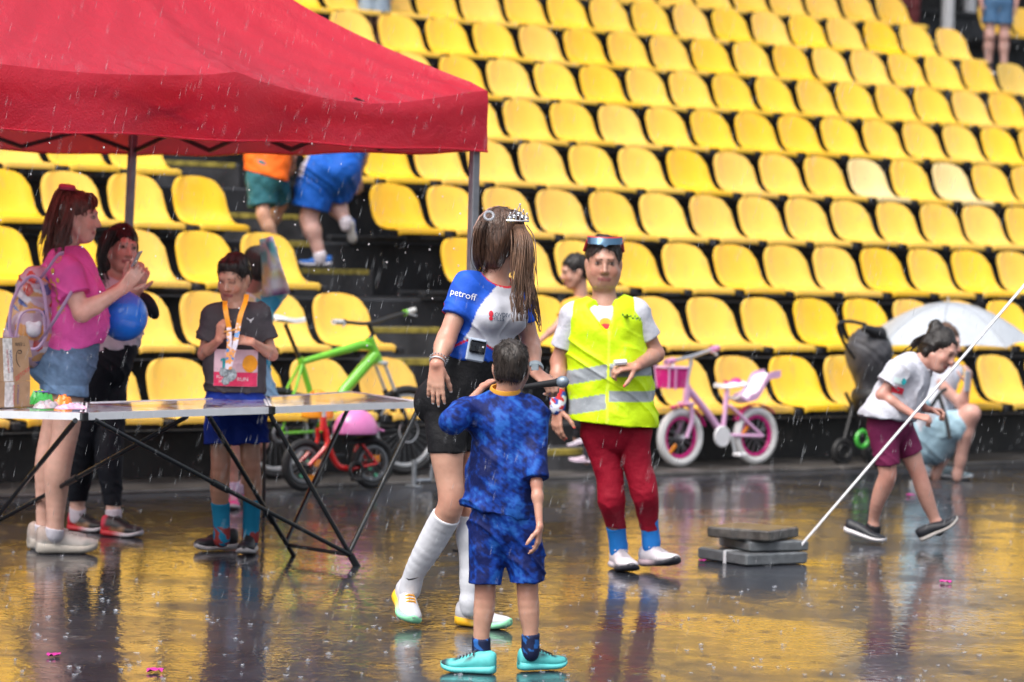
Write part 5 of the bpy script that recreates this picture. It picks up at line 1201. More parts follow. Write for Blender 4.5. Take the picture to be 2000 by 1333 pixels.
lg = [cone(lrp(h.waist, J['pel'], .8), J['pel'], .150, .153, .05, h.tf, 1.28)]+leg_p(h, 'a', .007)+leg_p(h, 'b', .007)
organic('leggings', [grp(lg, .03), cut(at(1240, 1040, 14.95), (-.06, 0, -1), .004)], CLOTH, h.root, .006, base=(.30, .005, .022), wr=.002)
for s in 'ab': sock(h, s, J['a'+s]+UP*.135, (.018, .20, .62), .006, .006)
shoe3(h, J['aa'], (.28, -1, 0), .27, z=.003, ucol=(.66, .62, .66), scol=(.60, .55, .60), lcol=(.6, .55, .58), scol2=(.03, .03, .04), wid=1.2, high=1.2, thick=1.2)
shoe3(h, J['ab'], (.55, -.8, .10), .27, z=.02, ucol=(.66, .62, .66), scol=(.55, .42, .46), lcol=(.6, .55, .58), scol2=(.03, .03, .04), wid=1.2, high=1.2, thick=1.2)
hairdo(h, (.030, .020, .016), 'tied', .0055, fr=.012, s=.98, extra=[ball(h.L(0, -.1, -.02), .04, .03)])
# sunglasses pushed up on the hair
P = []
for i in range(13):
    t = (i/12-.5)*2.1; row = []
    for j in range(5):
        q = j/4; row.append(h.L(math.sin(t)*.088, .0+math.cos(t)*.088-.016*q, .088+.030*q-(.010 if abs(t) < .12 and j == 0 else 0)))
    P.append(row)
sg = MB().sheet(P, .004).build('sunglasses', M('blue_lens', (.05, .13, .22), .06, metal=.6, coat=.8), h.root, True)
m_ = MB().tube([r_[4] for r_ in P], .005, 6).build('sunglass_frame', M('red_frame_plastic', (.55, .02, .03), .35), sg, True)
for e in (-1, 1): MB().tube([P[0 if e < 0 else 12][2], h.L(.088*e, -.02, .05)], .008, 6).build('sunglass_temple', M('red_frame_plastic'), sg, True)
organic('arm_band', [cone(lrp(J['ea'], J['wa'], .74), lrp(J['ea'], J['wa'], 1.02), .040, .036, .01)], CLOTH, h.root, .006, base=(.015, .07, .35), wr=.003, pfun=lambda P, c: np.where((nz(P, 42, 1.) > .25)[:, None], np.array([.5, .03, .03]), np.where((nz(P, 38, 4.) > .3)[:, None], np.array([.6, .62, .7]), c)))
MB().tube([J['wb']+V((-.05, -.03, .02)), J['wb']+V((-.105, -.05, .015))], .014, 8).build('paper_scrap', WHP, h.root, True)
# ------------------------------------------------------------------ 4 woman in pink t-shirt, side view
SKP = (.66, .39, .31)
h = fig('person', 'woman in pink t-shirt and denim shorts with clear backpack, reading her phone', G(118, 1078), dict(
    head=(150, 424), neck=(126, 494), sa=(128, 532, -.17), sb=(130, 530, .15), ea=(160, 612, -.22), wa=(238, 566, -.20), eb=(172, 610, .14), wb=(244, 556, .0),
    pel=(128, 694), wst=(146, 622), ha=(128, 712, -.09), hb=(126, 712, .08), ka=(133, 885, -.08), kb=(104, 890, .09), aa=(119, 1032, -.07), ab=(92, 1026, .10)), 15.25, 1.03,
    tf=(1, -.12, 0), hf=(1, -.10, -.06), hu=(.06, 0, 1), hsz=1.03, ch=.170, wa=.165, hi=.185, fl=1.32, arm=1.08, leg=1.06)
J = h.J; h.chain = dict(a=[(134, 720, 80, -.09), (132, 770, 64, -.09), (130, 825, 55, -.08), (123, 868, 50, -.08), (114, 905, 52, -.08), (111, 935, 49, -.08), (110, 968, 42, -.07), (108, 1011, 34, -.07), (107, 1040, 30, -.07)], b=[(122, 720, 78, .08), (116, 770, 60, .08), (110, 825, 54, .09), (99, 868, 49, .09), (92, 911, 48, .09), (89, 968, 39, .10), (86, 1011, 31, .10), (86, 1034, 29, .10)])
for s, q in (('a', (107, 1034, -.07)), ('b', (86, 1028, .10))): J['a'+s] = at(q[0], q[1], h.D+q[2])
body(h, SKP, .006, hands=[('a', (.62, .05, .75), (-.2, .9, .2), (.7, -.1, -.6), .98, (.5, .55, .6, .65), .4), ('b', (.62, -.2, .75), (-.3, -.7, .2), (-.6, .1, .6), .98, (.6, .7, .7, .7), .4, 1., .1)], lip=(.42, .16, .15))
bust = [ell(h.chest+h.tf*.11+V((0, .06*q, -.06)), (.06, .07, .065), None, .06) for q in (-1, 1)]
bel = [ell(h.waist+h.tf*.06-UP*.02, (.10, .13, .10), None, .06)]
hemp = lrp(at(95, 660, 15.2), at(190, 706, 15.2), .55)
sh = [grp(torso(h, .010, hi_g=.004)+bust+bel, .04), cut(hemp, (.30, 0, -1), .004), sleeve(h, 'a', .022, .58, flare=.010), sleeve(h, 'b', .018, .55), sub(ell(J['neck']+UP*.045, (.07, .075, .055)), .008)]
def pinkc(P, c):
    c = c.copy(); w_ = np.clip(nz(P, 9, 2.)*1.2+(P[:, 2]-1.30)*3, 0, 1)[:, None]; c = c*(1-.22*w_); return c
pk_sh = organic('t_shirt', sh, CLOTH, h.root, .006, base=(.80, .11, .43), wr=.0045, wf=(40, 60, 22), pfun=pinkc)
GOLD = M('gold_print', (.62, .36, .06), .5)
gx, gn = V((.85, -.5, 0)).normalized(), V((-.5, -.85, 0))
m_ = MB()
def onshirt(px, py): return at(px, py, 15.0)
for i, (x, y, r_) in enumerate(((104, 508, .022), (98, 530, .02), (112, 548, .016), (94, 562, .032), (96, 586, .022), (98, 604, .026), (88, 548, .016), (102, 574, .012))):
    pts, fs = disc_poly(12, 1, 1)
    if i in (3, 0): # spiral
        decal('shirt_spiral', 'poly', ([(math.cos(t)*(.2+.8*t/9.4)*q, math.sin(t)*(.2+.8*t/9.4)*q) for t in [k*.3 for k in range(32)] for q in (1, .78)], [(2*k, 2*k+1, 2*k+3, 2*k+2) for k in range(31)]), onshirt(x, y), gx, UP, r_, GOLD, pk_sh, pk_sh, out=gn)
    elif i in (4, 5): # flower
        P_ = [(0, 0)]+[(math.cos(t)*(1 if k % 2 else .45), math.sin(t)*(1 if k % 2 else .45)) for k, t in enumerate([k*math.pi/8 for k in range(16)])]
        decal('shirt_flower', 'poly', (P_, [(0, 1+k, 1+(k+1) % 16) for k in range(16)]), onshirt(x, y), gx, UP, r_, GOLD, pk_sh, pk_sh, out=gn)
    else: decal('shirt_dot', 'poly', disc_poly(12, .7, .9), onshirt(x, y), gx, UP, r_*.8, GOLD, pk_sh, pk_sh, out=gn)
dn_c = (.12, .20, .33)
bum = [ell(J['pel']-h.tf*.075+V((0, .085*q, -.03)), (.10, .095, .11), None, .05) for q in (-1, 1)]
def dcol(P, c):
    c = c*(1+.35*nz(P, 8, 3.)[:, None]+.22*nz(P, 60, 1.)[:, None]); zc = at(150, 765, 15.2).z; m = P[:, 2] < zc+.035; c[m] = c[m]*1.45; return c
organic('denim_shorts', [grp([cone(h.waist-UP*.05, J['pel'], .155, .188, .05, h.tf, 1.22)]+bum+[cone(J['h'+s], lrp(J['h'+s], J['k'+s], .52), .112, .104, .03) for s in 'ab'], .03), cut(at(140, 772, 15.2), (-.10, 0, -1), .004), cut(at(110, 655, 15.2), (0, 0, 1), .004)], DENIM, h.root, .006, base=dn_c, wr=.003, pfun=dcol)
for q in (-1, 1):
    pass
pkp = at(88, 716, 15.0); m_ = MB(); x_, u_ = V((.9, -.35, .06)).normalized(), V((.03, 0, 1))
hs = [(-.05, .07), (.055, .07), (.05, -.05), (.0, -.075), (-.05, -.05)]
for s in 'ab': sock(h, s, J['a'+s]+UP*.006, (.62, .60, .68), .003)
CR_ = (.60, .55, .52)
def wf_(c, rel, hz):
    c = c.copy(); c[(np.sin(rel*17) > .55) & (hz < .06) & (hz > .03)] = (.42, .42, .40); c[(rel < .25) & (hz > .05)] = (.42, .34, .30); return c
for a, b in ((G(55, 1074), G(166, 1070)+V((0, .0, 0))), (G(70, 1082), G(190, 1081))):
    shoe(h, a, b, ucol=CR_, scol=(.58, .53, .47), lcol=(.62, .58, .55), thick=1.7, ufun=wf_, wid=1.2, high=1.4)
HB = (.10, .038, .028)
hairdo(h, HB, 'long', .006, extra=[cone(h.L(0, -.06, -.02), at(122, 470, 15.25), .07, .062, .03), cone(at(122, 468, 15.25), at(100, 512, 15.24), .062, .04, .03), ball(h.L(0, -.05, .11), .035, .03)], fr=-.005, cuts=())
strands('loose_hair', [h.L(0, -.06, .13), at(118, 385, 15.25), at(106, 440, 15.2), at(96, 490, 15.2), at(84, 535, 15.18)], h.root, (.13, .055, .04), 230, .0032, (.028, .050), .016)
strands('loose_hair', [at(140, 400, 15.15), at(128, 440, 15.12), at(120, 480, 15.10), at(108, 520, 15.1)], h.root, HB, 120, .003, (.02, .04), .012)
strands('fringe', [h.L(0, .05, .115), h.L(.03, .085, .085), h.L(.055, .095, .04), h.L(.07, .08, .0)], h.root, HB, 50, .0026, (.012, .018), .006)
MB().ring(at(131, 366, 15.2), (.1, 0, 1), .028, .014, 18, 8).build('scrunchie', M('pink_scrunchie', (.6, .06, .14), .6, bump=.6, bs=80, bdist=.006), h.root, True)
# her phone
pc = at(267, 506, 15.06); tag(MB().box(pc, .062, .008, .085, V((.15, .98, .1)), None, V((.45, -.1, .88)), .004).build('smartphone', M('phone_grey', (.25, .26, .3), .2, coat=.4)), 'slim grey smartphone in the hands of the woman in pink', 'phone')
# clear backpack
CLR = M('clear_vinyl', (.48, .38, .44), .18, var=.25, vs=14, coat=.4, trans=.12); LIL = M('lilac_webbing', (.42, .28, .45), .5, var=.08)
bp = thing('backpack', 'see-through lilac backpack full of toys on the back of the woman in pink', 'backpack', at(55, 690, 15.15))
bd = V((-.42, -.35, 0)).normalized(); b0, b1 = at(72, 560, 15.12), at(58, 656, 15.12)
def bagc(P, c):
    a = nz(P, 16, 1.); b = nz(P, 19, 4.); d = nz(P, 24, 7.); c = c.copy(); c[a > .28] = (.55, .30, .12); c[b > .30] = (.62, .60, .66); c[d > .36] = (.10, .14, .36); c[(a < -.42)] = (.62, .30, .10); c[(d < -.5)] = (.5, .06, .05); return c
organic('pouch', [cone(b0, b1, .105, .135, .04, (.85, -.5, 0), 1.25), cone(b1, b1-UP*.035, .135, .12, .03, (.85, -.5, 0), 1.2)], M('clear_pouch', attr=True, rough=.22, var=.1, coat=.5, bump=.4, bs=22, bdist=.008), bp, .007, base=(.50, .36, .44), wr=.005, pfun=bagc)
m_ = MB(); cs = [at(x, y, 14.98) for x, y in ((38, 560), (60, 540), (80, 552), (90, 600), (92, 650), (70, 682), (38, 672), (20, 650), (22, 600))]
m_.tube(cr(cs+[cs[0]], 5), .009, 6).build('piping', LIL, bp, True)
MB().tube(cr([at(30, 662, 14.96), at(44, 612, 14.95), at(82, 610, 14.96), at(88, 655, 14.97)], 5), .006, 6).build('pocket_edge', LIL, bp, True)
organic('toy_bear', [ball(at(66, 645, 14.98), .036, .02), ball(at(56, 634, 14.97), .016, .01), ball(at(76, 634, 14.98), .016, .01)], M('plush_white', (.6, .6, .66), .8), bp, .006, base=(1, 1, 1))
m_ = MB()
def strap(pts, w_=.026):
    pts = [V(p) for p in cr(pts, 5)]; P = [[p-V((.5, .5, .0)).normalized()*w_/2+UP*.004, p+V((.5, .5, 0)).normalized()*w_/2-UP*.004] for p in pts]; MB().tube(pts, w_*.42, 8, sq=.35).build('shoulder_strap', LIL, bp, True)
strap([at(72, 552, 15.03), at(90, 530, 14.99), at(112, 500, 15.0), at(124, 495, 15.04)]); strap([at(78, 668, 15.0), at(104, 630, 14.93), at(128, 590, 14.93), at(140, 570, 14.95)])
# balloon
bc_ = at(242, 618, 15.45); bo = organic('balloon', [ell(bc_, (.116, .116, .121), None, .02), cone(bc_+UP*.10, bc_+UP*.128, .03, .008, .03)], M('blue_balloon', (.02, .24, 1.0), .28, var=.02, coat=.5), None, .006, base=(1, 1, 1))
tag(bo, 'round blue balloon held between the two women under the tent', 'balloon'); MB().lathe(bc_+UP*.128, UP, [(0, .006), (.006, .011), (.010, .009)], 10).build('knot', M('blue_balloon'), bo, True)

# ------------------------------------------------------------------ 5 woman in black leggings
h = fig('person', 'dark-haired woman in white top and black leggings standing beside the tent leg', G(205, 1046), dict(
    head=(238, 484), neck=(218, 552), sa=(196, 572, -.08), sb=(246, 570, .14), ea=(214, 655, -.10), wa=(258, 572, -.16), eb=(266, 640, .10), wb=(272, 560, -.06),
    pel=(204, 698), wst=(226, 632), ha=(190, 716, -.05), hb=(218, 716, .07), ka=(166, 850, .05), kb=(221, 855, .02), aa=(152, 998, .19), ab=(222, 1002, .0)), 16.2, 1.0,
    tf=(.75, -.66, 0), hf=(.50, -.86, -.05), hu=(.10, 0, 1), hsz=.99, ch=.150, wa=.135, hi=.160, fl=1.35, arm=.95, leg=1.05)
J = h.J; h.chain = dict(a=[(186, 722, 66, -.05), (177, 800, 56, .0), (167, 860, 50, .05), (159, 910, 45, .1), (154, 950, 36, .15), (151, 985, 29, .19), (151, 1012, 28, .19)], b=[(213, 722, 70, .07), (214, 800, 60, .05), (213, 860, 52, .02), (213, 900, 48), (217, 940, 38), (221, 985, 28, 0), (222, 1014, 27, 0)])
body(h, (.68, .42, .34), .006, hands=[('a', (.5, -.2, .8), (-.3, .8, .2), (.6, .3, -.5), .95, (.5, .6, .6, .7), .4), ('b', (.05, -.1, .95), (-.6, .6, .1), (.4, .4, .2), .95, (.7, .8, .8, .9), .4)], lip=(.40, .15, .15))
organic('top', [grp(torso(h, .012, hi_g=.006), .04), cut(at(228, 684, 16.15), (.1, 0, -1), .004), sleeve(h, 'a', .02, .5, flare=.008), sleeve(h, 'b', .016, .5), sub(ell(J['neck']+UP*.035+h.tf*.03, (.075, .075, .06)), .008)], CLOTH, h.root, .0065, base=(.66, .62, .70), wr=.004)
organic('leggings', [grp([cone(h.waist-UP*.05, J['pel'], .142, .166, .05, h.tf, 1.25)]+leg_p(h, 'a', .008)+leg_p(h, 'b', .008), .03), cut(at(185, 986, 16.2), (0, 0, -1), .004), cut(at(215, 672, 16.15), (0, 0, 1), .004)], CLOTH, h.root, .0065, base=(.010, .012, .018), wr=.0025)
for s in 'ab': sock(h, s, J['a'+s]+UP*.02, (.6, .55, .62), .002, .006)
def puf(c, rel, hz):
    c = c.copy(); c[(rel < .28) & (hz < .062)] = (.45, .02, .03); c[(rel > .25) & (rel < .62) & (hz < .052)] = (.30, .17, .09); c[(rel < .10) & (hz > .05)] = (.55, .04, .08); return c
shoe(h, G(134, 1036), G(208, 1041)+V((0, -.02, 0)), ucol=(.015, .015, .018), scol=(.50, .03, .04), scol2=(.60, .58, .62), lcol=(.012, .012, .014), ufun=puf, wid=1.15, high=1.35, thick=1.2)
shoe(h, G(199, 1046), G(279, 1051)+V((0, -.03, 0)), ucol=(.015, .015, .018), scol=(.50, .03, .04), scol2=(.60, .58, .62), lcol=(.012, .012, .014), ufun=puf, wid=1.15, high=1.35, thick=1.2)
DH = (.009, .007, .007)
hairdo(h, DH, 'long', .006, fr=-.012, extra=[cone(h.L(-.05, -.04, -.02), at(206, 530, 16.2), .055, .045, .03), cone(h.L(.05, -.05, -.02), at(232, 540, 16.3), .05, .04, .03)])
strands('loose_hair', [at(218, 450, 16.1), at(206, 480, 16.08), at(200, 520, 16.07), at(210, 575, 16.04)], h.root, DH, 170, .003, (.03, .034), .012)
tag(organic('cap', [ell(at(292, 598, 15.7), (.035, .05, .075), (V((.8, .2, .5)), V((0, 1, 0)), V((-.5, 0, .8))), .02)], CLOTH, None, .007, base=(.012, .013, .02)), 'small black cloth cap dangling from a hand behind the balloon', 'cap')

# ------------------------------------------------------------------ 6 boy with medal and bib
SKM = (.50, .265, .185)
h = fig('person', 'boy in grey t-shirt and blue shorts looking down, wearing a medal and race bib', G(445, 1086), dict(
    head=(456, 541), neck=(462, 600), sa=(416, 618, 0), sb=(505, 614, .03), ea=(398, 692, .0), wa=(428, 664, -.16), eb=(531, 693, .02), wb=(492, 668, -.17),
    pel=(458, 780), ha=(433, 795), hb=(487, 795), ka=(434, 915, -.03), kb=(491, 910, -.02), aa=(433, 1042, .04), ab=(489, 1044, .10)), 15.37, .86,
    tf=(-.10, -1, 0), hf=(-.30, -.88, -.36), hu=(0, -.2, 1), hsz=.94, ch=.128, wa=.118, hi=.125, fl=1.35, arm=.85, leg=.86)
J = h.J
h.chain = dict(a=[(434, 800, 58), (432, 850, 44), (431, 871, 40), (431, 911, 38, -.02), (429, 954, 37, .0), (431, 991, 31, .03), (433, 1030, 27, .04), (433, 1054, 27, .04)], b=[(486, 800, 58), (488, 850, 44), (488, 871, 39), (490, 911, 37, -.01), (494, 954, 35, .03), (492, 990, 30, .07), (490, 1030, 27, .1), (489, 1056, 27, .1)]); body(h, SKM, .006, shut=True, hands=[('a', (.12, -.2, .96), (.6, .7, .1), (.7, -.5, 0), .80, (.7, .8, .8, .85), .5), ('b', (-.85, -.3, .12), (-.2, .6, -.6), (-.2, -.3, .8), .80, (.6, .7, .8, .85), .5)], lip=(.34, .11, .10))
sh = [grp(torso(h, .012, hi_g=.012)+[cone(h.waist, J['pel'], .135, .142, .04, h.tf, 1.25)], .04), cut(at(458, 768, 15.3), (0, 0, -1), .004), sleeve(h, 'a', .018, .66, flare=.014), sleeve(h, 'b', .018, .66, flare=.014), sub(ell(J['neck']+UP*.035+h.tf*.03, (.068, .068, .05)), .008)]
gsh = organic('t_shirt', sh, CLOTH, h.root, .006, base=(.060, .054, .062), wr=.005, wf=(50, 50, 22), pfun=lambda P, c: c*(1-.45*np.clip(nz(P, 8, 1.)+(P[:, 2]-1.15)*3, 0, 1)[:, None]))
organic('shorts', [grp([cone(J['pel']+UP*.05, J['pel'], .128, .142, .04, h.tf, 1.28)], .03), leg_sh(h, 'a', .085, .088, at(432, 869, 15.35)), leg_sh(h, 'b', .085, .088, at(490, 867, 15.35)), cut(at(458, 758, 15.3), (0, 0, 1), .004)], CLOTH, h.root, .006, base=(.008, .035, .30), wr=.004)
for s in 'ab': sock(h, s, at(434 if s == 'a' else 490, 984 if s == 'a' else 980, 15.37), (.012, .22, .40), .006, .006, pf=lambda P, c: np.where(((P[:, 2] < .13) & (nz(P, 38, 2.) > .0))[:, None], np.array([.30, .04, .04]), c))
def af(c, rel, hz):
    c = c.copy(); c[(np.abs(np.sin((rel-.6*hz)*26)) < .45) & (rel > .32) & (rel < .60) & (hz < .066)] = (.5, .5, .52); return c
shoe2(h, G(380, 1078)+V((0, 0, .003)), (-.80, -.55, 0), .235, ucol=(.022, .022, .028), scol=(.55, .52, .54), lcol=(.02, .02, .024), ufun=af, wid=1.12, high=1.4, thick=1.2)
shoe3(h, J['ab']+V((0, .02, 0)), (-.10, -1, 0), .235, z=.003, ucol=(.022, .022, .028), scol=(.55, .52, .54), lcol=(.02, .02, .024), ufun=af, wid=1.12, high=1.4, thick=1.2)
hairdo(h, (.016, .011, .010), 'short', .006, fr=.006, s=.98, extra=[cone(h.L(-.035, .062, .086), h.L(.035, .062, .086), .016, .016, .03)])
# bib and medal
BIBW = M('bib_pale', (.70, .50, .58), .5, var=.04); BIBR = M('bib_red', (.70, .03, .12), .5, var=.05); TEAL = M('teal_ink', (.01, .30, .34), .6); ORC = M('bib_orange', (.88, .36, .01), .5)
out = (-.05, -1, 0); rx_ = V((1, -.05, 0))
c_ = at(456, 720, 15.2)
bib = decal('race_bib', 'poly', rect_poly(.208, .176, 12, 8), c_, rx_, UP, 1., BIBW, h.root, gsh, off=.008, out=out)
decal('bib_band', 'poly', rect_poly(.206, .066, 12, 4), c_-UP*.054, rx_, UP, 1., BIBR, bib, gsh, off=.010, out=out)
decal('bib_picture', 'poly', disc_poly(18, .034, .042), c_+UP*.022+rx_*.070, rx_, UP, 1., ORC, bib, gsh, off=.011, out=out)
decal('bib_number', 'poly', ([(-.10, .5), (.16, .5), (.16, -.36), (.30, -.36), (.30, -.5), (-.28, -.5), (-.28, -.36), (-.10, -.36), (-.10, .30), (-.28, .24), (-.28, .40)], [(0, 7, 2, 1), (6, 5, 4, 3, 2, 7), (0, 10, 9, 8)]), c_+UP*.018-rx_*.054, rx_, UP, .056, TEAL, bib, gsh, off=.014, out=out)
decal('bib_lettering', 'text', 'MEDAL RUN', c_+UP*.072-rx_*.03, rx_, UP, .018, BIBR, bib, gsh, off=.011, out=out) if False else None
decal('bib_lettering', 'text', 'PLOVDIV', c_-UP*.045-rx_*.045, rx_, UP, .022, WHP, bib, gsh, off=.012, out=out); decal('bib_lettering', 'text', 'HILLS', c_-UP*.066-rx_*.050, rx_, UP, .022, WHP, bib, gsh, off=.012, out=out)
decal('bib_lettering', 'text', 'RUN', c_-UP*.054+rx_*.038, rx_, UP, .026, WHP, bib, gsh, off=.012, out=out)
decal('shirt_logo', 'poly', ([(-.5, .35), (-.15, .1), (.1, .0), (.45, .35), (.5, .25), (.2, -.2), (.1, -.5), (.0, -.2), (-.2, -.02), (-.5, .2)], [(0, 1, 8, 9), (1, 2, 7, 8), (2, 3, 4, 5), (2, 5, 6, 7)]), at(484, 626, 15.2), rx_, UP, .032, WHP, h.root, gsh, off=.006, out=out)
medal = thing('medal', 'silver finisher medal on an orange and white printed ribbon around the boy\'s neck', 'medal', at(442, 735, 15.16))
def ribm(nm, cols):
    m = bpy.data.materials.new(nm); m.use_nodes = True; t = m.node_tree; b = t.nodes['Principled BSDF']; tc = t.nodes.new('ShaderNodeTexCoord'); n = t.nodes.new('ShaderNodeTexNoise'); n.inputs['Scale'].default_value = 28; n.inputs['Detail'].default_value = 1; r_ = t.nodes.new('ShaderNodeValToRGB'); r_.color_ramp.interpolation = 'CONSTANT'
    e = r_.color_ramp.elements; e[0].color = (*cols[0], 1); e[1].position = .48; e[1].color = (*cols[1], 1); q = e.new(.58); q.color = (*cols[2], 1)
    t.links.new(tc.outputs['Object'], n.inputs['Vector']); t.links.new(n.outputs[0], r_.inputs[0]); t.links.new(r_.outputs[0], b.inputs['Base Color']); b.inputs['Roughness'].default_value = .45; return m
RB1 = M('ribbon_orange', (.85, .33, .01), .5); RB2 = ribm('ribbon_print', ((.65, .62, .72), (.75, .34, .10), (.08, .25, .55)))
def ribbon(pts, mat, w_=.024, side=V((1, -.1, 0))):
    p = [V(q) for q in cr(pts, 4)]; MB().sheet([[q-side*w_/2, q+side*w_/2] for q in p], .0015).build('ribbon', mat, medal, True)
ribbon([at(440, 588, 15.30), at(440, 600, 15.20), at(443, 620, 15.17), at(447, 640, 15.17)], RB1); ribbon([at(482, 575, 15.32), at(479, 590, 15.24), at(470, 615, 15.19), at(466, 632, 15.18)], RB1)
ribbon([at(447, 640, 15.17), at(448, 670, 15.15), at(446, 700, 15.15), at(444, 722, 15.155)], RB2); ribbon([at(466, 632, 15.18), at(460, 670, 15.14), at(452, 700, 15.145), at(447, 722, 15.15)], RB2)
MED = M('pewter', (.30, .34, .37), .28, metal=.8, var=.5, vs=70, bump=.8, bs=90, bdist=.004)
md_ = V((-.05, -1, .05)); MB().lathe(at(449, 732, 15.165), md_, [(0, .030), (.003, .034), (.006, .033), (.0062, .028), (.005, .027)], 26).build('disc', MED, medal, True); MB().lathe(at(437, 728, 15.16), md_, [(0, .018), (.005, .021), (.008, .018)], 18).build('disc', MED, medal, True); MB().lathe(at(441, 745, 15.16), md_, [(0, .017), (.005, .020), (.008, .017)], 18).build('disc', MED, medal, True)
tag(MB().tube([J['wb']+V((-.13, -.03, .045)), J['wb']+V((-.06, -.03, .06))], .010, 8, sq=.5).build('biscuit', M('biscuit_orange', (.62, .30, .06), .6)), 'small orange wafer in the hands of the boy with the medal', 'biscuit')

# ------------------------------------------------------------------ 7 child pulling a tie-dye hood, behind the boy
h = fig('person', 'child in tie-dye hoodie and light blue skirt behind the boy with the medal, pink sneakers', G(462, 992), dict(
    head=(500, 522), neck=(488, 575), sa=(462, 585, .02), sb=(528, 585, .02), ea=(440, 640), wa=(446, 690, -.1), eb=(548, 560, -.02), wb=(535, 505, -.08), pel=(480, 760), ha=(462, 775), hb=(500, 775), ka=(455, 870), kb=(508, 865, .05), aa=(456, 955), ab=(474, 950, .25)), 18.0, .85,
    tf=(.3, .95, 0), hf=(-.45, .8, -.1), hsz=.97, ch=.12, wa=.115, hi=.12, arm=.8, leg=.82)
J = h.J; body(h, (.52, .29, .23), .008, hands=[('b', (-.2, 0, 1), (-.6, .6, 0), (.5, .5, 0), .75, (.8, .9, .9, .9), .4)])
def tdy(P, c):
    a = nz(P, 15, 1.)+.3*nz(P, 50, 2.); b = nz(P, 13, 6.)+.3*nz(P, 44, 3.); c = np.tile(np.array([.20, .62, .66]), (len(P), 1)); c[a > .08] = (.80, .84, .88); c[b > .26] = (.62, .22, .60); c[(a < -.35)] = (.08, .42, .66); c[(b < -.5)] = (.75, .74, .40); return c
pc_ = at(552, 560, 17.8)
organic('hoodie', [grp(torso(h, .02), .04), cut(at(480, 740, 18), (0, 0, -1), .004), sleeve(h, 'a', .03, .95), sleeve(h, 'b', .03, .95)], CLOTH, h.root, .008, base=(.2, .5, .6), wr=.006, pfun=tdy)
P = []
for i in range(9):
    t = i/8; l = lrp(at(508, 468, 17.78), at(512, 582, 17.82), t); r_ = lrp(at(532, 462, 17.75), at(566, 574, 17.85), t); P.append([lrp(l, r_, j/6)+V((0, .03*math.sin(7*j/6+3*t), .004*math.sin(9*t))) for j in range(7)])
hm_ = MB(); hm_.sheet(P, .006); hv = np.array(hm_.v, dtype=np.float32); mesh_np('raised_hood', hm_.v, hm_.f, CLOTH, h.root, smooth=True, col=tdy(hv, None))
P = []
for i in range(7):
    t = i/6; l = lrp(at(418, 585, 17.75), at(470, 560, 17.78), t); r_ = lrp(at(436, 560, 17.78), at(560, 568, 17.8), t)
organic('hair', [ell(h.L(0, -.02, .03), (.084, .102, .095), h.ax, .02), ell(h.L(0, -.05, -.03), (.07, .055, .06), h.ax, .02), sub(ell(h.L(0, .09, -.05), (.07, .08, .1), h.ax), .01)], HAIR, h.root, .008, base=(.03, .025, .024), wr=.003)
organic('skirt', [cone(at(480, 730, 18), at(478, 800, 18), .15, .235, .03, h.tf, 1.4), cut(at(478, 800, 18), (0, 0, -1), .005)], CLOTH, h.root, .008, base=(.30, .52, .72), wr=.006)
for s in 'ab': sock(h, s, J['a'+s]+UP*.04, (.55, .45, .6), .006, .008)
PK = (.80, .06, .30)
shoe3(h, J['aa'], (.1, -1, 0), .22, z=.003, ucol=PK, scol=(.62, .55, .62), lcol=(.8, .5, .6)); shoe(h, at(448, 962, 18.3), at(484, 978, 18.25), (0, 0, 1), PK, (.62, .55, .62), (.8, .5, .6))

# ------------------------------------------------------------------ 8, 9 climbers on the stairs
def stairz(k, half=False): return Z0-.075+k*RISE-(RISE*.5 if half else 0)
def stairp(px, k, nn=None):
    nn = (N0+.06+k*TREAD+.25) if nn is None else nn; return st(s_at(px, nn, stairz(k)), nn, stairz(k))
f8 = stairp(548, 2); D8 = f8.y
h = fig('person', 'child in orange shirt and teal shorts climbing the stairs of the stand', f8, dict(
    head=(540, 215, .1), neck=(528, 258, .06), sa=(492, 272), sb=(560, 268, .1), ea=(488, 300, .12), wa=(500, 330, .3), eb=(572, 300, .1), wb=(572, 318, .2), pel=(520, 345), ha=(508, 352), hb=(538, 350, .08), ka=(514, 418, -.05), kb=(548, 400, .22), aa=(545, 490, -.02), ab=(520, 470, .3)), D8, .85,
    tf=(.1, 1, 0), hf=(.1, 1, 0), hsz=1., ch=.125, wa=.125, hi=.13, arm=.85, leg=.90)
J = h.J; body(h, (.58, .33, .22), .009, hands=[('b', (-.2, .2, -1), (-.6, .6, 0), (.5, .5, 0), .8)])
organic('shirt', [grp(torso(h, .034), .04), cut(at(520, 344, D8), (-.25, 0, -1), .004), sleeve(h, 'a', .02, .6), sleeve(h, 'b', .02, .6)], CLOTH, h.root, .009, base=(.92, .16, .015), wr=.005)
organic('shorts', [grp([cone(J['pel']+UP*.05, J['pel'], .135, .142, .04, h.tf, 1.2)], .03), leg_sh(h, 'a', .105, .10, at(516, 404, D8)), leg_sh(h, 'b', .10, .09, lrp(J['hb'], J['kb'], .8))], CLOTH, h.root, .009, base=(.030, .14, .17), wr=.006)
hairdo(h, (.03, .02, .015), 'short', .009)
for s in 'ab': sock(h, s, J['a'+s]+UP*.05, (.30, .33, .45), .006, .009)
shoe2(h, at(556, 522, D8+.05)+UP*.0, (.15, 1, .75), .22, up=(0, -.8, .6), ucol=(.10, .20, .40), scol=(.45, .45, .48)) if False else shoe(h, f8+V((-.05, -.05, 0)), f8+V((.02, .16, 0)), ucol=(.20, .28, .45), scol=(.5, .48, .5)); shoe(h, J['ab']+V((0, -.05, -.09)), J['ab']+V((.02, .17, -.09)), ucol=(.20, .28, .45), scol=(.5, .48, .5))
f9 = stairp(618, 2); D9 = f9.y
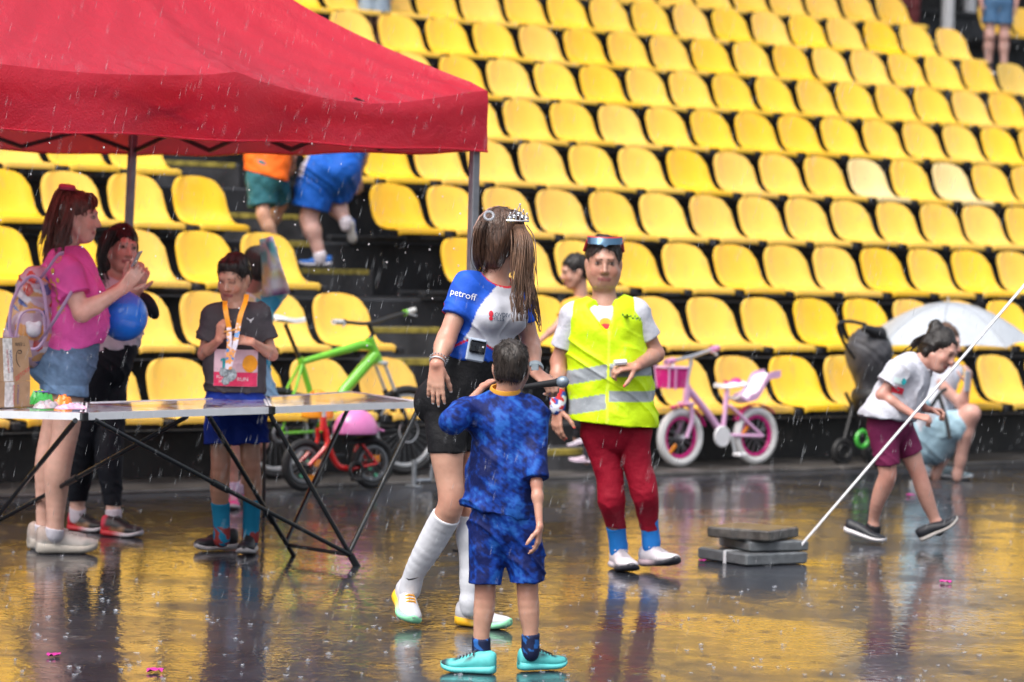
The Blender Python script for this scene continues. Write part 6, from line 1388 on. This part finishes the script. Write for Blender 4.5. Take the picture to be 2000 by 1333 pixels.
h = fig('person', 'person in blue sports kit bending forward up the stairs of the stand', f9, dict(
    head=(680, 190, .5), neck=(668, 235, .4), sa=(630, 250, .3), sb=(700, 250, .45), ea=(615, 300, .45), wa=(600, 330, .6), eb=(710, 300, .5), wb=(700, 345, .65), pel=(648, 330, .0), wst=(665, 285, .15), ha=(622, 345, .0), hb=(672, 345, .05), ka=(603, 425, .0), kb=(655, 398, .15), aa=(625, 500, -.02), ab=(676, 434, .05)), D9, 1.05,
    tf=(.1, 1, 0), hf=(.1, 1, -.2), hsz=1.05, ch=.165, wa=.165, hi=.185, arm=1., leg=1.10)
J = h.J; body(h, (.56, .33, .28), .009, hands=[('b', (0, .3, -1), (0, 1, 0), (-1, 0, 0), 1.), ('a', (0, .3, -1), (0, 1, 0), (1, 0, 0), 1.)])
organic('shirt', [grp(torso(h, .02), .04), sleeve(h, 'a', .03, .7), sleeve(h, 'b', .03, .7), cut(at(648, 335, D9), (0, .1, -1), .004)], CLOTH, h.root, .009, base=(.010, .13, .55), wr=.006)
bum = [ell(J['pel']+V((.09*q, -.06, .0)), (.115, .12, .12), None, .05) for q in (-1, 1)]
organic('shorts', [grp([cone(J['pel']+UP*.07, J['pel'], .18, .20, .04, h.tf, 1.25)]+bum, .04), leg_sh(h, 'a', .145, .135, at(606, 408, D9)), leg_sh(h, 'b', .125, .105, at(658, 384, D9+.1))], CLOTH, h.root, .009, base=(.008, .10, .48), wr=.006, pfun=lambda P, c: np.where(((np.abs(P[:, 0]-at(588, 340, D9).x+(P[:, 2]-at(588, 340, D9).z)*-.35) < .022) & (P[:, 2] > at(588, 345, D9).z))[:, None], np.array([.5, .5, .6]), c))
hairdo(h, (.03, .02, .015), 'short', .009)
for s in 'ab': sock(h, s, J['a'+s]+UP*.03, (.6, .55, .6), .006, .009)
f9z = V((f9.x, f9.y, at(618, 522, D9).z))
shoe(h, at(648, 520, D9), at(583, 520, D9+.0), (0, 0, 1), (.012, .12, .45), (.48, .46, .5), (.02, .2, .55), wid=1.1); shoe(h, at(684, 432, D9+.02), at(687, 478, D9+.02)+V((0, .06, 0)), (.3, .95, .05), (.015, .10, .40), (.42, .41, .40), None, wid=1.15)

# ------------------------------------------------------------------ 10 child behind the woman in the vest
D10 = onpl(1130, 880, .35).y
h = fig('person', 'dark-haired child half hidden behind the woman in the safety vest', V((onpl(1140, 900, .35).x, D10, .07)), dict(
    head=(1123, 530), neck=(1135, 582), sa=(1112, 600, -.05), sb=(1168, 600, .05), ea=(1085, 640, -.1), wa=(1052, 668, -.15), eb=(1180, 660), wb=(1170, 710), pel=(1150, 740), ha=(1140, 750), hb=(1165, 750), ka=(1140, 815, -.02), kb=(1160, 815), aa=(1128, 855, .1), ab=(1146, 895)), D10, .8,
    tf=(-.8, .5, 0), hf=(-.85, -.3, -.2), hsz=.95, ch=.12, wa=.115, hi=.12, arm=.78, leg=.8)
J = h.J; body(h, (.50, .27, .20), .008, hands=[('a', (-.6, -.2, -.8), (.3, .8, 0), (-.4, 0, .8), .75)])
organic('t_shirt', [grp(torso(h, .012), .04), sleeve(h, 'a', .02, .55), sleeve(h, 'b', .02, .6)], CLOTH, h.root, .009, base=(.72, .38, .05), wr=.004)
organic('trousers', [grp([cone(J['pel']+UP*.03, J['pel'], .125, .14, .04, h.tf, 1.3)], .03)]+leg_p(h, 'a', .01)+leg_p(h, 'b', .01), CLOTH, h.root, .009, base=(.03, .03, .04), wr=.003)
hairdo(h, (.014, .010, .009), 'short', .008)
shoe(h, at(1142, 866, D10), at(1108, 874, D10), (0, 0, 1), (.55, .50, .58), (.55, .45, .55)); shoe(h, V((J['ab'].x+.06, J['ab'].y, .076)), V((J['ab'].x-.12, J['ab'].y-.02, .076)), (0, 0, 1), (.55, .42, .50), (.55, .45, .55))

# ------------------------------------------------------------------ 11 girl hurrying past in white t-shirt
h = fig('person', 'girl in white t-shirt and maroon shorts striding through the rain, hair in a bun', G(1770, 1062), dict(
    head=(1835, 684), neck=(1790, 712), sa=(1757, 726, -.12), sb=(1785, 728, .14), ea=(1722, 772, -.14), wa=(1786, 812, -.20), eb=(1790, 790, .15), wb=(1812, 800, .05),
    pel=(1738, 822), wst=(1752, 782), ha=(1724, 838, -.06), hb=(1756, 838, .07), ka=(1735, 928, -.05), kb=(1795, 925, .06), aa=(1706, 1030, .05), ab=(1832, 1025, .08)), 16.75, .92,
    tf=(.86, -.45, -.2), hf=(.72, -.55, -.42), hu=(.4, 0, .9), hsz=.94, ch=.130, wa=.13, hi=.135, fl=1.3, arm=.84, leg=.86)
J = h.J; h.chain = dict(a=[(1726, 842, 50, -.06), (1731, 900, 38, -.05), (1734, 925, 34, -.05), (1731, 938, 34, -.04), (1724, 955, 34, -.02), (1714, 981, 27, .0), (1707, 1012, 21, .04), (1705, 1036, 20, .05)], b=[(1756, 842, 50, .07), (1778, 885, 40, .07), (1788, 910, 34, .06), (1795, 928, 32, .06), (1803, 954, 32, .06), (1812, 981, 29, .07), (1823, 1008, 22, .08), (1831, 1032, 21, .08)]); body(h, (.54, .29, .23), .007, shut=True, hands=[('a', (.85, -.1, -.15), (-.1, .5, -.8), (.2, -.3, .8), .82, (1.1, 1.2, 1.2, 1.2), .7), ('b', (.85, -.1, -.15), (-.1, -.5, -.8), (.2, .3, .8), .82, (1.1, 1.2, 1.2, 1.2), .7)], ears=False)
sh = [grp(torso(h, .016)+[cone(h.waist, at(1725, 822, 16.7), .15, .165, .04, h.tf, 1.25)], .04), cut(at(1730, 818, 16.7), (-.1, 0, -1), .004), sleeve(h, 'a', .032, .62, flare=.015), sleeve(h, 'b', .025, .55), sub(ell(J['neck']+UP*.02+h.tf*.03, (.06, .06, .05)), .008)]
wsh_o = organic('t_shirt', sh, CLOTH, h.root, .007, base=(.56, .57, .64), wr=.006)
for py, hh, col, nm in ((763, .032, (.62, .02, .06), 'bib_band'), (745, .03, (.5, .62, .62), 'bib_picture')):
    decal(nm, 'poly', rect_poly(.085, hh, 6, 3), at(1757, py, 16.55), (.9, -.4, -.2), (.2, 0, .95), 1., M('gbib_'+nm, col, .5), h.root, wsh_o, off=.008, out=(.35, -.93, 0))
decal('bib_mark', 'poly', disc_poly(10, .018, .018), at(1766, 746, 16.55), (.9, -.4, -.2), (.2, 0, .95), 1., TEAL, h.root, wsh_o, off=.011, out=(.35, -.93, 0))
organic('shorts', [grp([cone(J['pel']+UP*.04, J['pel'], .135, .142, .04, h.tf, 1.2)], .03), leg_sh(h, 'a', .080, .062, at(1736, 908, 16.7)), leg_sh(h, 'b', .080, .060, at(1782, 888, 16.82))], CLOTH, h.root, .007, base=(.19, .022, .085), wr=.003)
hairdo(h, (.010, .007, .006), 'tied', .007, fr=.010, s=.98, nf=120, extra=[ball(at(1828, 637, 16.78), .036, .02), cone(h.L(0, -.02, .08), at(1829, 646, 16.78), .045, .03, .03), ell(h.L(0, -.055, -.02), (.07, .055, .07), h.ax, .03), cone(h.L(-.07, .0, .03), h.L(-.066, -.03, -.05), .022, .02, .03), cone(h.L(.07, .0, .03), h.L(.066, -.03, -.05), .022, .02, .03)])
for q in (): strands('loose_hair', [h.L(.05*q, .03, .09), h.L(.082*q, .02, .04), h.L(.085*q, -.01, -.03), h.L(.07*q, -.06, -.09)], h.root, (.02, .012, .01), 70, .003, (.02, .022), .008)
strands('ponytail', [h.L(0, -.11, .04), h.L(0, -.14, .0), h.L(-.01, -.16, -.05), h.L(-.02, -.19, -.12)], h.root, (.02, .012, .01), 90, .003, (.03, .02), .012)
for s in 'ab': sock(h, s, J['a'+s]+UP*.02, (.012, .012, .016), .008, .007)
shoe2(h, G(1728, 1066)+V((0, 0, .003)), (.82, -.35, -.22), .235, ucol=(.012, .014, .02), scol=(.62, .60, .62), up=(.25, 0, 1)); shoe2(h, at(1876, 1020, 16.7), (.80, -.28, .48), .235, up=(-.55, -.15, .9), ucol=(.012, .014, .02), scol=(.45, .42, .40))

# ------------------------------------------------------------------ 12 crouching woman with umbrella
n = .0; D12 = G(1876, 940).y
h = fig('person', 'woman in white tank top and pale blue skirt crouching under the umbrella with a phone', G(1850, 940), dict(
    head=(1846, 668), neck=(1840, 712), sa=(1812, 728, -.10), sb=(1862, 728, .05), ea=(1878, 792, -.15), wa=(1890, 752, -.22), eb=(1850, 790, .2), wb=(1852, 700, .05), pel=(1818, 848), wst=(1824, 800), ha=(1830, 855, -.1), hb=(1830, 855, .1), ka=(1896, 808, -.2), kb=(1880, 815, .12), aa=(1870, 925, -.1), ab=(1828, 925, .1)), D12, 1.,
    tf=(.85, -.4, -.1), hf=(.8, -.3, -.2), hsz=1.03, ch=.15, wa=.145, hi=.16, arm=.95, leg=1.0)
J = h.J; body(h, (.58, .33, .27), .009, hands=[('a', (.1, 0, 1), (-.5, .5, 0), (.2, -.5, 0), .95, (.6, .7, .8, .8), .4)])
organic('tank_top', [grp(torso(h, .012), .04), sub(ell(J['neck']+UP*.02, (.09, .09, .07)), .01)], CLOTH, h.root, .009, base=(.70, .72, .80), wr=.004)
organic('skirt', [cone(J['pel']+UP*.03, J['pel']-UP*.04, .14, .17, .04), cone(J['pel'], lrp(J['ha'], J['ka'], .5), .15, .11, .06), cone(J['pel'], lrp(J['hb'], J['kb'], .45), .15, .11, .06)], CLOTH, h.root, .009, base=(.38, .56, .66), wr=.006)
hairdo(h, (.10, .05, .03), 'long', .009, extra=[cone(h.L(0, -.06, -.02), at(1845, 725, D12+.1), .06, .05, .03)])
MB().tube(cr([at(1812, 805, D12-.28), at(1835, 770, D12-.30), at(1848, 760, D12-.28)], 4), .014, 6).tube(cr([at(1834, 772, D12-.31), at(1848, 820, D12-.34), at(1855, 858, D12-.36)], 4), .014, 6).build('bag_strap', STB, h.root, True)
shoe2(h, G(1898, 939), (.7, -.7, 0), .26, ucol=(.24, .34, .38), scol=(.66, .68, .70)); shoe2(h, G(1838, 938)+V((0, .1, 0)), (.6, -.7, -.1), .26, ucol=(.3, .35, .4), scol=(.62, .62, .64))
pc = at(1889, 745, D12-.26); tag(MB().box(pc, .07, .01, .14, V((.6, .8, 0)), None, UP, .004).build('smartphone', M('phone_silver', (.5, .5, .55), .2, coat=.3)), 'silver smartphone raised by the crouching woman', 'phone')
bg_ = organic('bag', [cone(at(1790, 790, D12-.3), at(1782, 760, D12-.3), .09, .06, .04)], CLOTH, None, .01, base=(.30, .50, .58), wr=.006); tag(bg_, 'small pale teal bag at the side of the crouching woman', 'bag')

# ------------------------------------------------------------------ 13-15 spectators at the head of the stand, cut by the frame
def specta(lab, px, foot_y, k, nn, shortc, shirtc, skin, hgt, sa, longleg=None, shoes=(.6, .58, .58)):
    z = Z0-.075+k*RISE; s_ = s_at(px, nn, z); f = st(s_, nn, z); D = f.y; sc = D/F
    P = lambda dx, dz, dd=0.: f+V((dx, dd, dz))
    q = hgt/1.65
    h = fig('person', lab, f, dict(head=P(0, 1.54*q), neck=P(0, 1.36*q), sa=P(-.16*q, 1.31*q), sb=P(.16*q, 1.31*q), ea=P(-.21*q, 1.05*q), wa=P(-.20*q, .84*q, -.05), eb=P(.21*q, 1.05*q), wb=P(.20*q, .84*q, -.05), pel=P(0, .86*q), ha=P(-.075*q, .82*q), hb=P(.075*q, .82*q), ka=P(-.07*q+sa, .46*q, -.03), kb=P(.08*q, .46*q), aa=P(-.06*q+sa*1.5, .09*q), ab=P(.09*q, .09*q)), D, q, tf=(.2, -1, 0), hf=(.3, -1, 0), hsz=q, ch=.15*q, wa=.13*q, hi=.155*q, leg=1.0)
    J = h.J; body(h, skin, .011, hands=[('a', (0, 0, -1), (1, 0, 0), (0, -1, 0), q), ('b', (0, 0, -1), (-1, 0, 0), (0, -1, 0), q)])
    organic('t_shirt', [grp(torso(h, .012, hi_g=.01), .04), sleeve(h, 'a', .02, .6), sleeve(h, 'b', .02, .6), cut(J['pel']+UP*.04, (0, 0, -1), .004)], CLOTH, h.root, .011, base=shirtc)
    if longleg is None: organic('shorts', [grp([cone(J['pel']+UP*.06, J['pel'], .14*q, .165*q, .04, h.tf, 1.3)], .03), leg_sh(h, 'a', .10*q, .10*q, lrp(J['ha'], J['ka'], .62)), leg_sh(h, 'b', .10*q, .10*q, lrp(J['hb'], J['kb'], .62))], DENIM, h.root, .011, base=shortc)
    else: organic('leggings', [grp([cone(J['pel']+UP*.06, J['pel'], .14*q, .165*q, .04, h.tf, 1.3)], .03)]+leg_p(h, 'a', .01)+leg_p(h, 'b', .01), CLOTH, h.root, .011, base=shortc)
    hairdo(h, (.03, .02, .015), 'short', .011)
    for s in 'ab': shoe2(h, J['a'+s]+V((.05, -.17, -.09*q+.004)), (.4, -1, 0), .25, ucol=shoes, scol=shoes)
nn8 = N0+.06+8*TREAD+.3
specta('person in denim shorts and white shoes standing on the far stairs of the stand', 1945, 140, 8, nn8, (.05, .13, .26), (.5, .5, .55), (.50, .30, .26), 1.62, -.02)
specta('person in maroon leggings standing among the top rows beside a beige post', 1770, 75, 9, N0+.06+9*TREAD+.6, (.13, .03, .035), (.3, .1, .1), (.45, .26, .2), 1.6, 0, True)
specta('person in pale denim shorts walking along the ninth row of seats', 728, 45, 7, N0+.06+8*TREAD-.22, (.22, .30, .42), (.5, .5, .5), (.40, .23, .17), 1.45, 0)
# ================================================================== rain, splashes, petals
RAIN = M('rain_water', (.75, .78, .82), .15, var=.0, alpha=.26)
mb = MB(); rr = random.Random(3)
fall = V((-.22, 0, -1)).normalized()
for i in range(4600):
    d = rr.uniform(7.5, 23.0); px, py = rr.uniform(-80, 2080), rr.uniform(-60, 1290); p = at(px, py, d)
    if p.z < .05: continue
    L_ = rr.uniform(.009, .034); r_ = rr.uniform(.0004, .0009)*(.6+d/20); a = frame_of(fall)[1]; b = frame_of(fall)[2]
    f_ = (fall+V((rr.uniform(-.06, .06), 0, 0))).normalized(); o = len(mb.v)
    mb.v += [tuple(p-f_*L_)]+[tuple(p+(a*math.cos(t)+b*math.sin(t))*r_) for t in (0, 2.09, 4.19)]+[tuple(p+f_*L_*.6)]
    mb.f += [(o, o+1, o+2), (o, o+2, o+3), (o, o+3, o+1), (o+4, o+2, o+1), (o+4, o+3, o+2), (o+4, o+1, o+3)]
tag(mb.build('rain', RAIN), 'slanting raindrops falling through the whole scene', 'rain', kind='stuff')
# drips shed by the canopy edge
mb = MB()
for i in range(120):
    p = tp(rr.uniform(0, 1), -.02+rr.uniform(-.02, .02), rr.uniform(.9, EB)) if i % 3 else tp(rr.gauss(.42, .03), .98, rr.uniform(1.2, EB)); r_ = rr.uniform(.002, .0042)
    mb.lathe(p, UP, [(-r_, r_*.2), (-r_*.6, r_*.8), (0, r_), (r_*.7, r_*.75), (r_*1.6, r_*.1)], 7)
tag(mb.build('drips', M('drip_water', (.8, .8, .82), .1, var=0., alpha=.7), None, True), 'drops of water dripping from the canopy edge', 'water drops', kind='stuff')
mb = MB()
for i in range(380):
    px, py = rr.uniform(-20, 2020), 960+380*rr.random()**.8; p = G(px, py); h_ = rr.uniform(.004, .013); r0 = rr.uniform(.004, .010); n_ = 8
    o = len(mb.v)
    for k in range(n_):
        t = 2*math.pi*k/n_; mb.v.append((p.x+math.cos(t)*r0*.8, p.y+math.sin(t)*r0*.8, .001))
    for k in range(n_):
        t = 2*math.pi*k/n_; q = rr.uniform(.3, 1.); mb.v.append((p.x+math.cos(t)*r0*1.3, p.y+math.sin(t)*r0*1.3, .001+h_*q))
    mb.f += [(o+k, o+(k+1) % n_, o+n_+(k+1) % n_, o+n_+k) for k in range(n_)]
    for k in range(rr.randint(1, 4)):
        q = V((p.x+rr.gauss(0, .012), p.y+rr.gauss(0, .012), h_*rr.uniform(.8, 2.2))); r_ = rr.uniform(.0008, .0018); mb.lathe(q, UP, [(-r_, r_*.2), (0, r_), (r_, r_*.2)], 5)
tag(mb.build('rain_splashes', M('splash_water', (.5, .53, .6), .08, var=0., alpha=.28), None, True), 'small crowns of rain splashing on the wet asphalt', 'splashes', kind='stuff')
PET = M('magenta_petal', (.55, .03, .28), .5, var=.2)
for i, (px, py, lab, sx) in enumerate(((303, 1314, 'crumpled magenta petal on the asphalt before the table', .030), (104, 1284, 'small magenta petal on the asphalt near the sneakered women', .026), (1847, 1140, 'flat magenta petal on the wet asphalt beyond the striding girl', .028), (1778, 970, 'tiny magenta petal between the striding girl and the kerb', .026), (1372, 1099, 'tiny magenta petal against the lowest paving slab', .018))):
    c = G(px, py); P = []
    for a in range(6):
        P.append([c+V(((a/5-.5)*2*sx*(1-.2*abs(b/3-.5)), (b/3-.5)*sx*1.6, .004+.012*abs(math.sin(a*1.9+b*1.3+i)))) for b in range(4)])
    tag(MB().sheet(P, .001).build('petal', PET, None, True), lab, 'petal', 'petals lying on the wet ground')
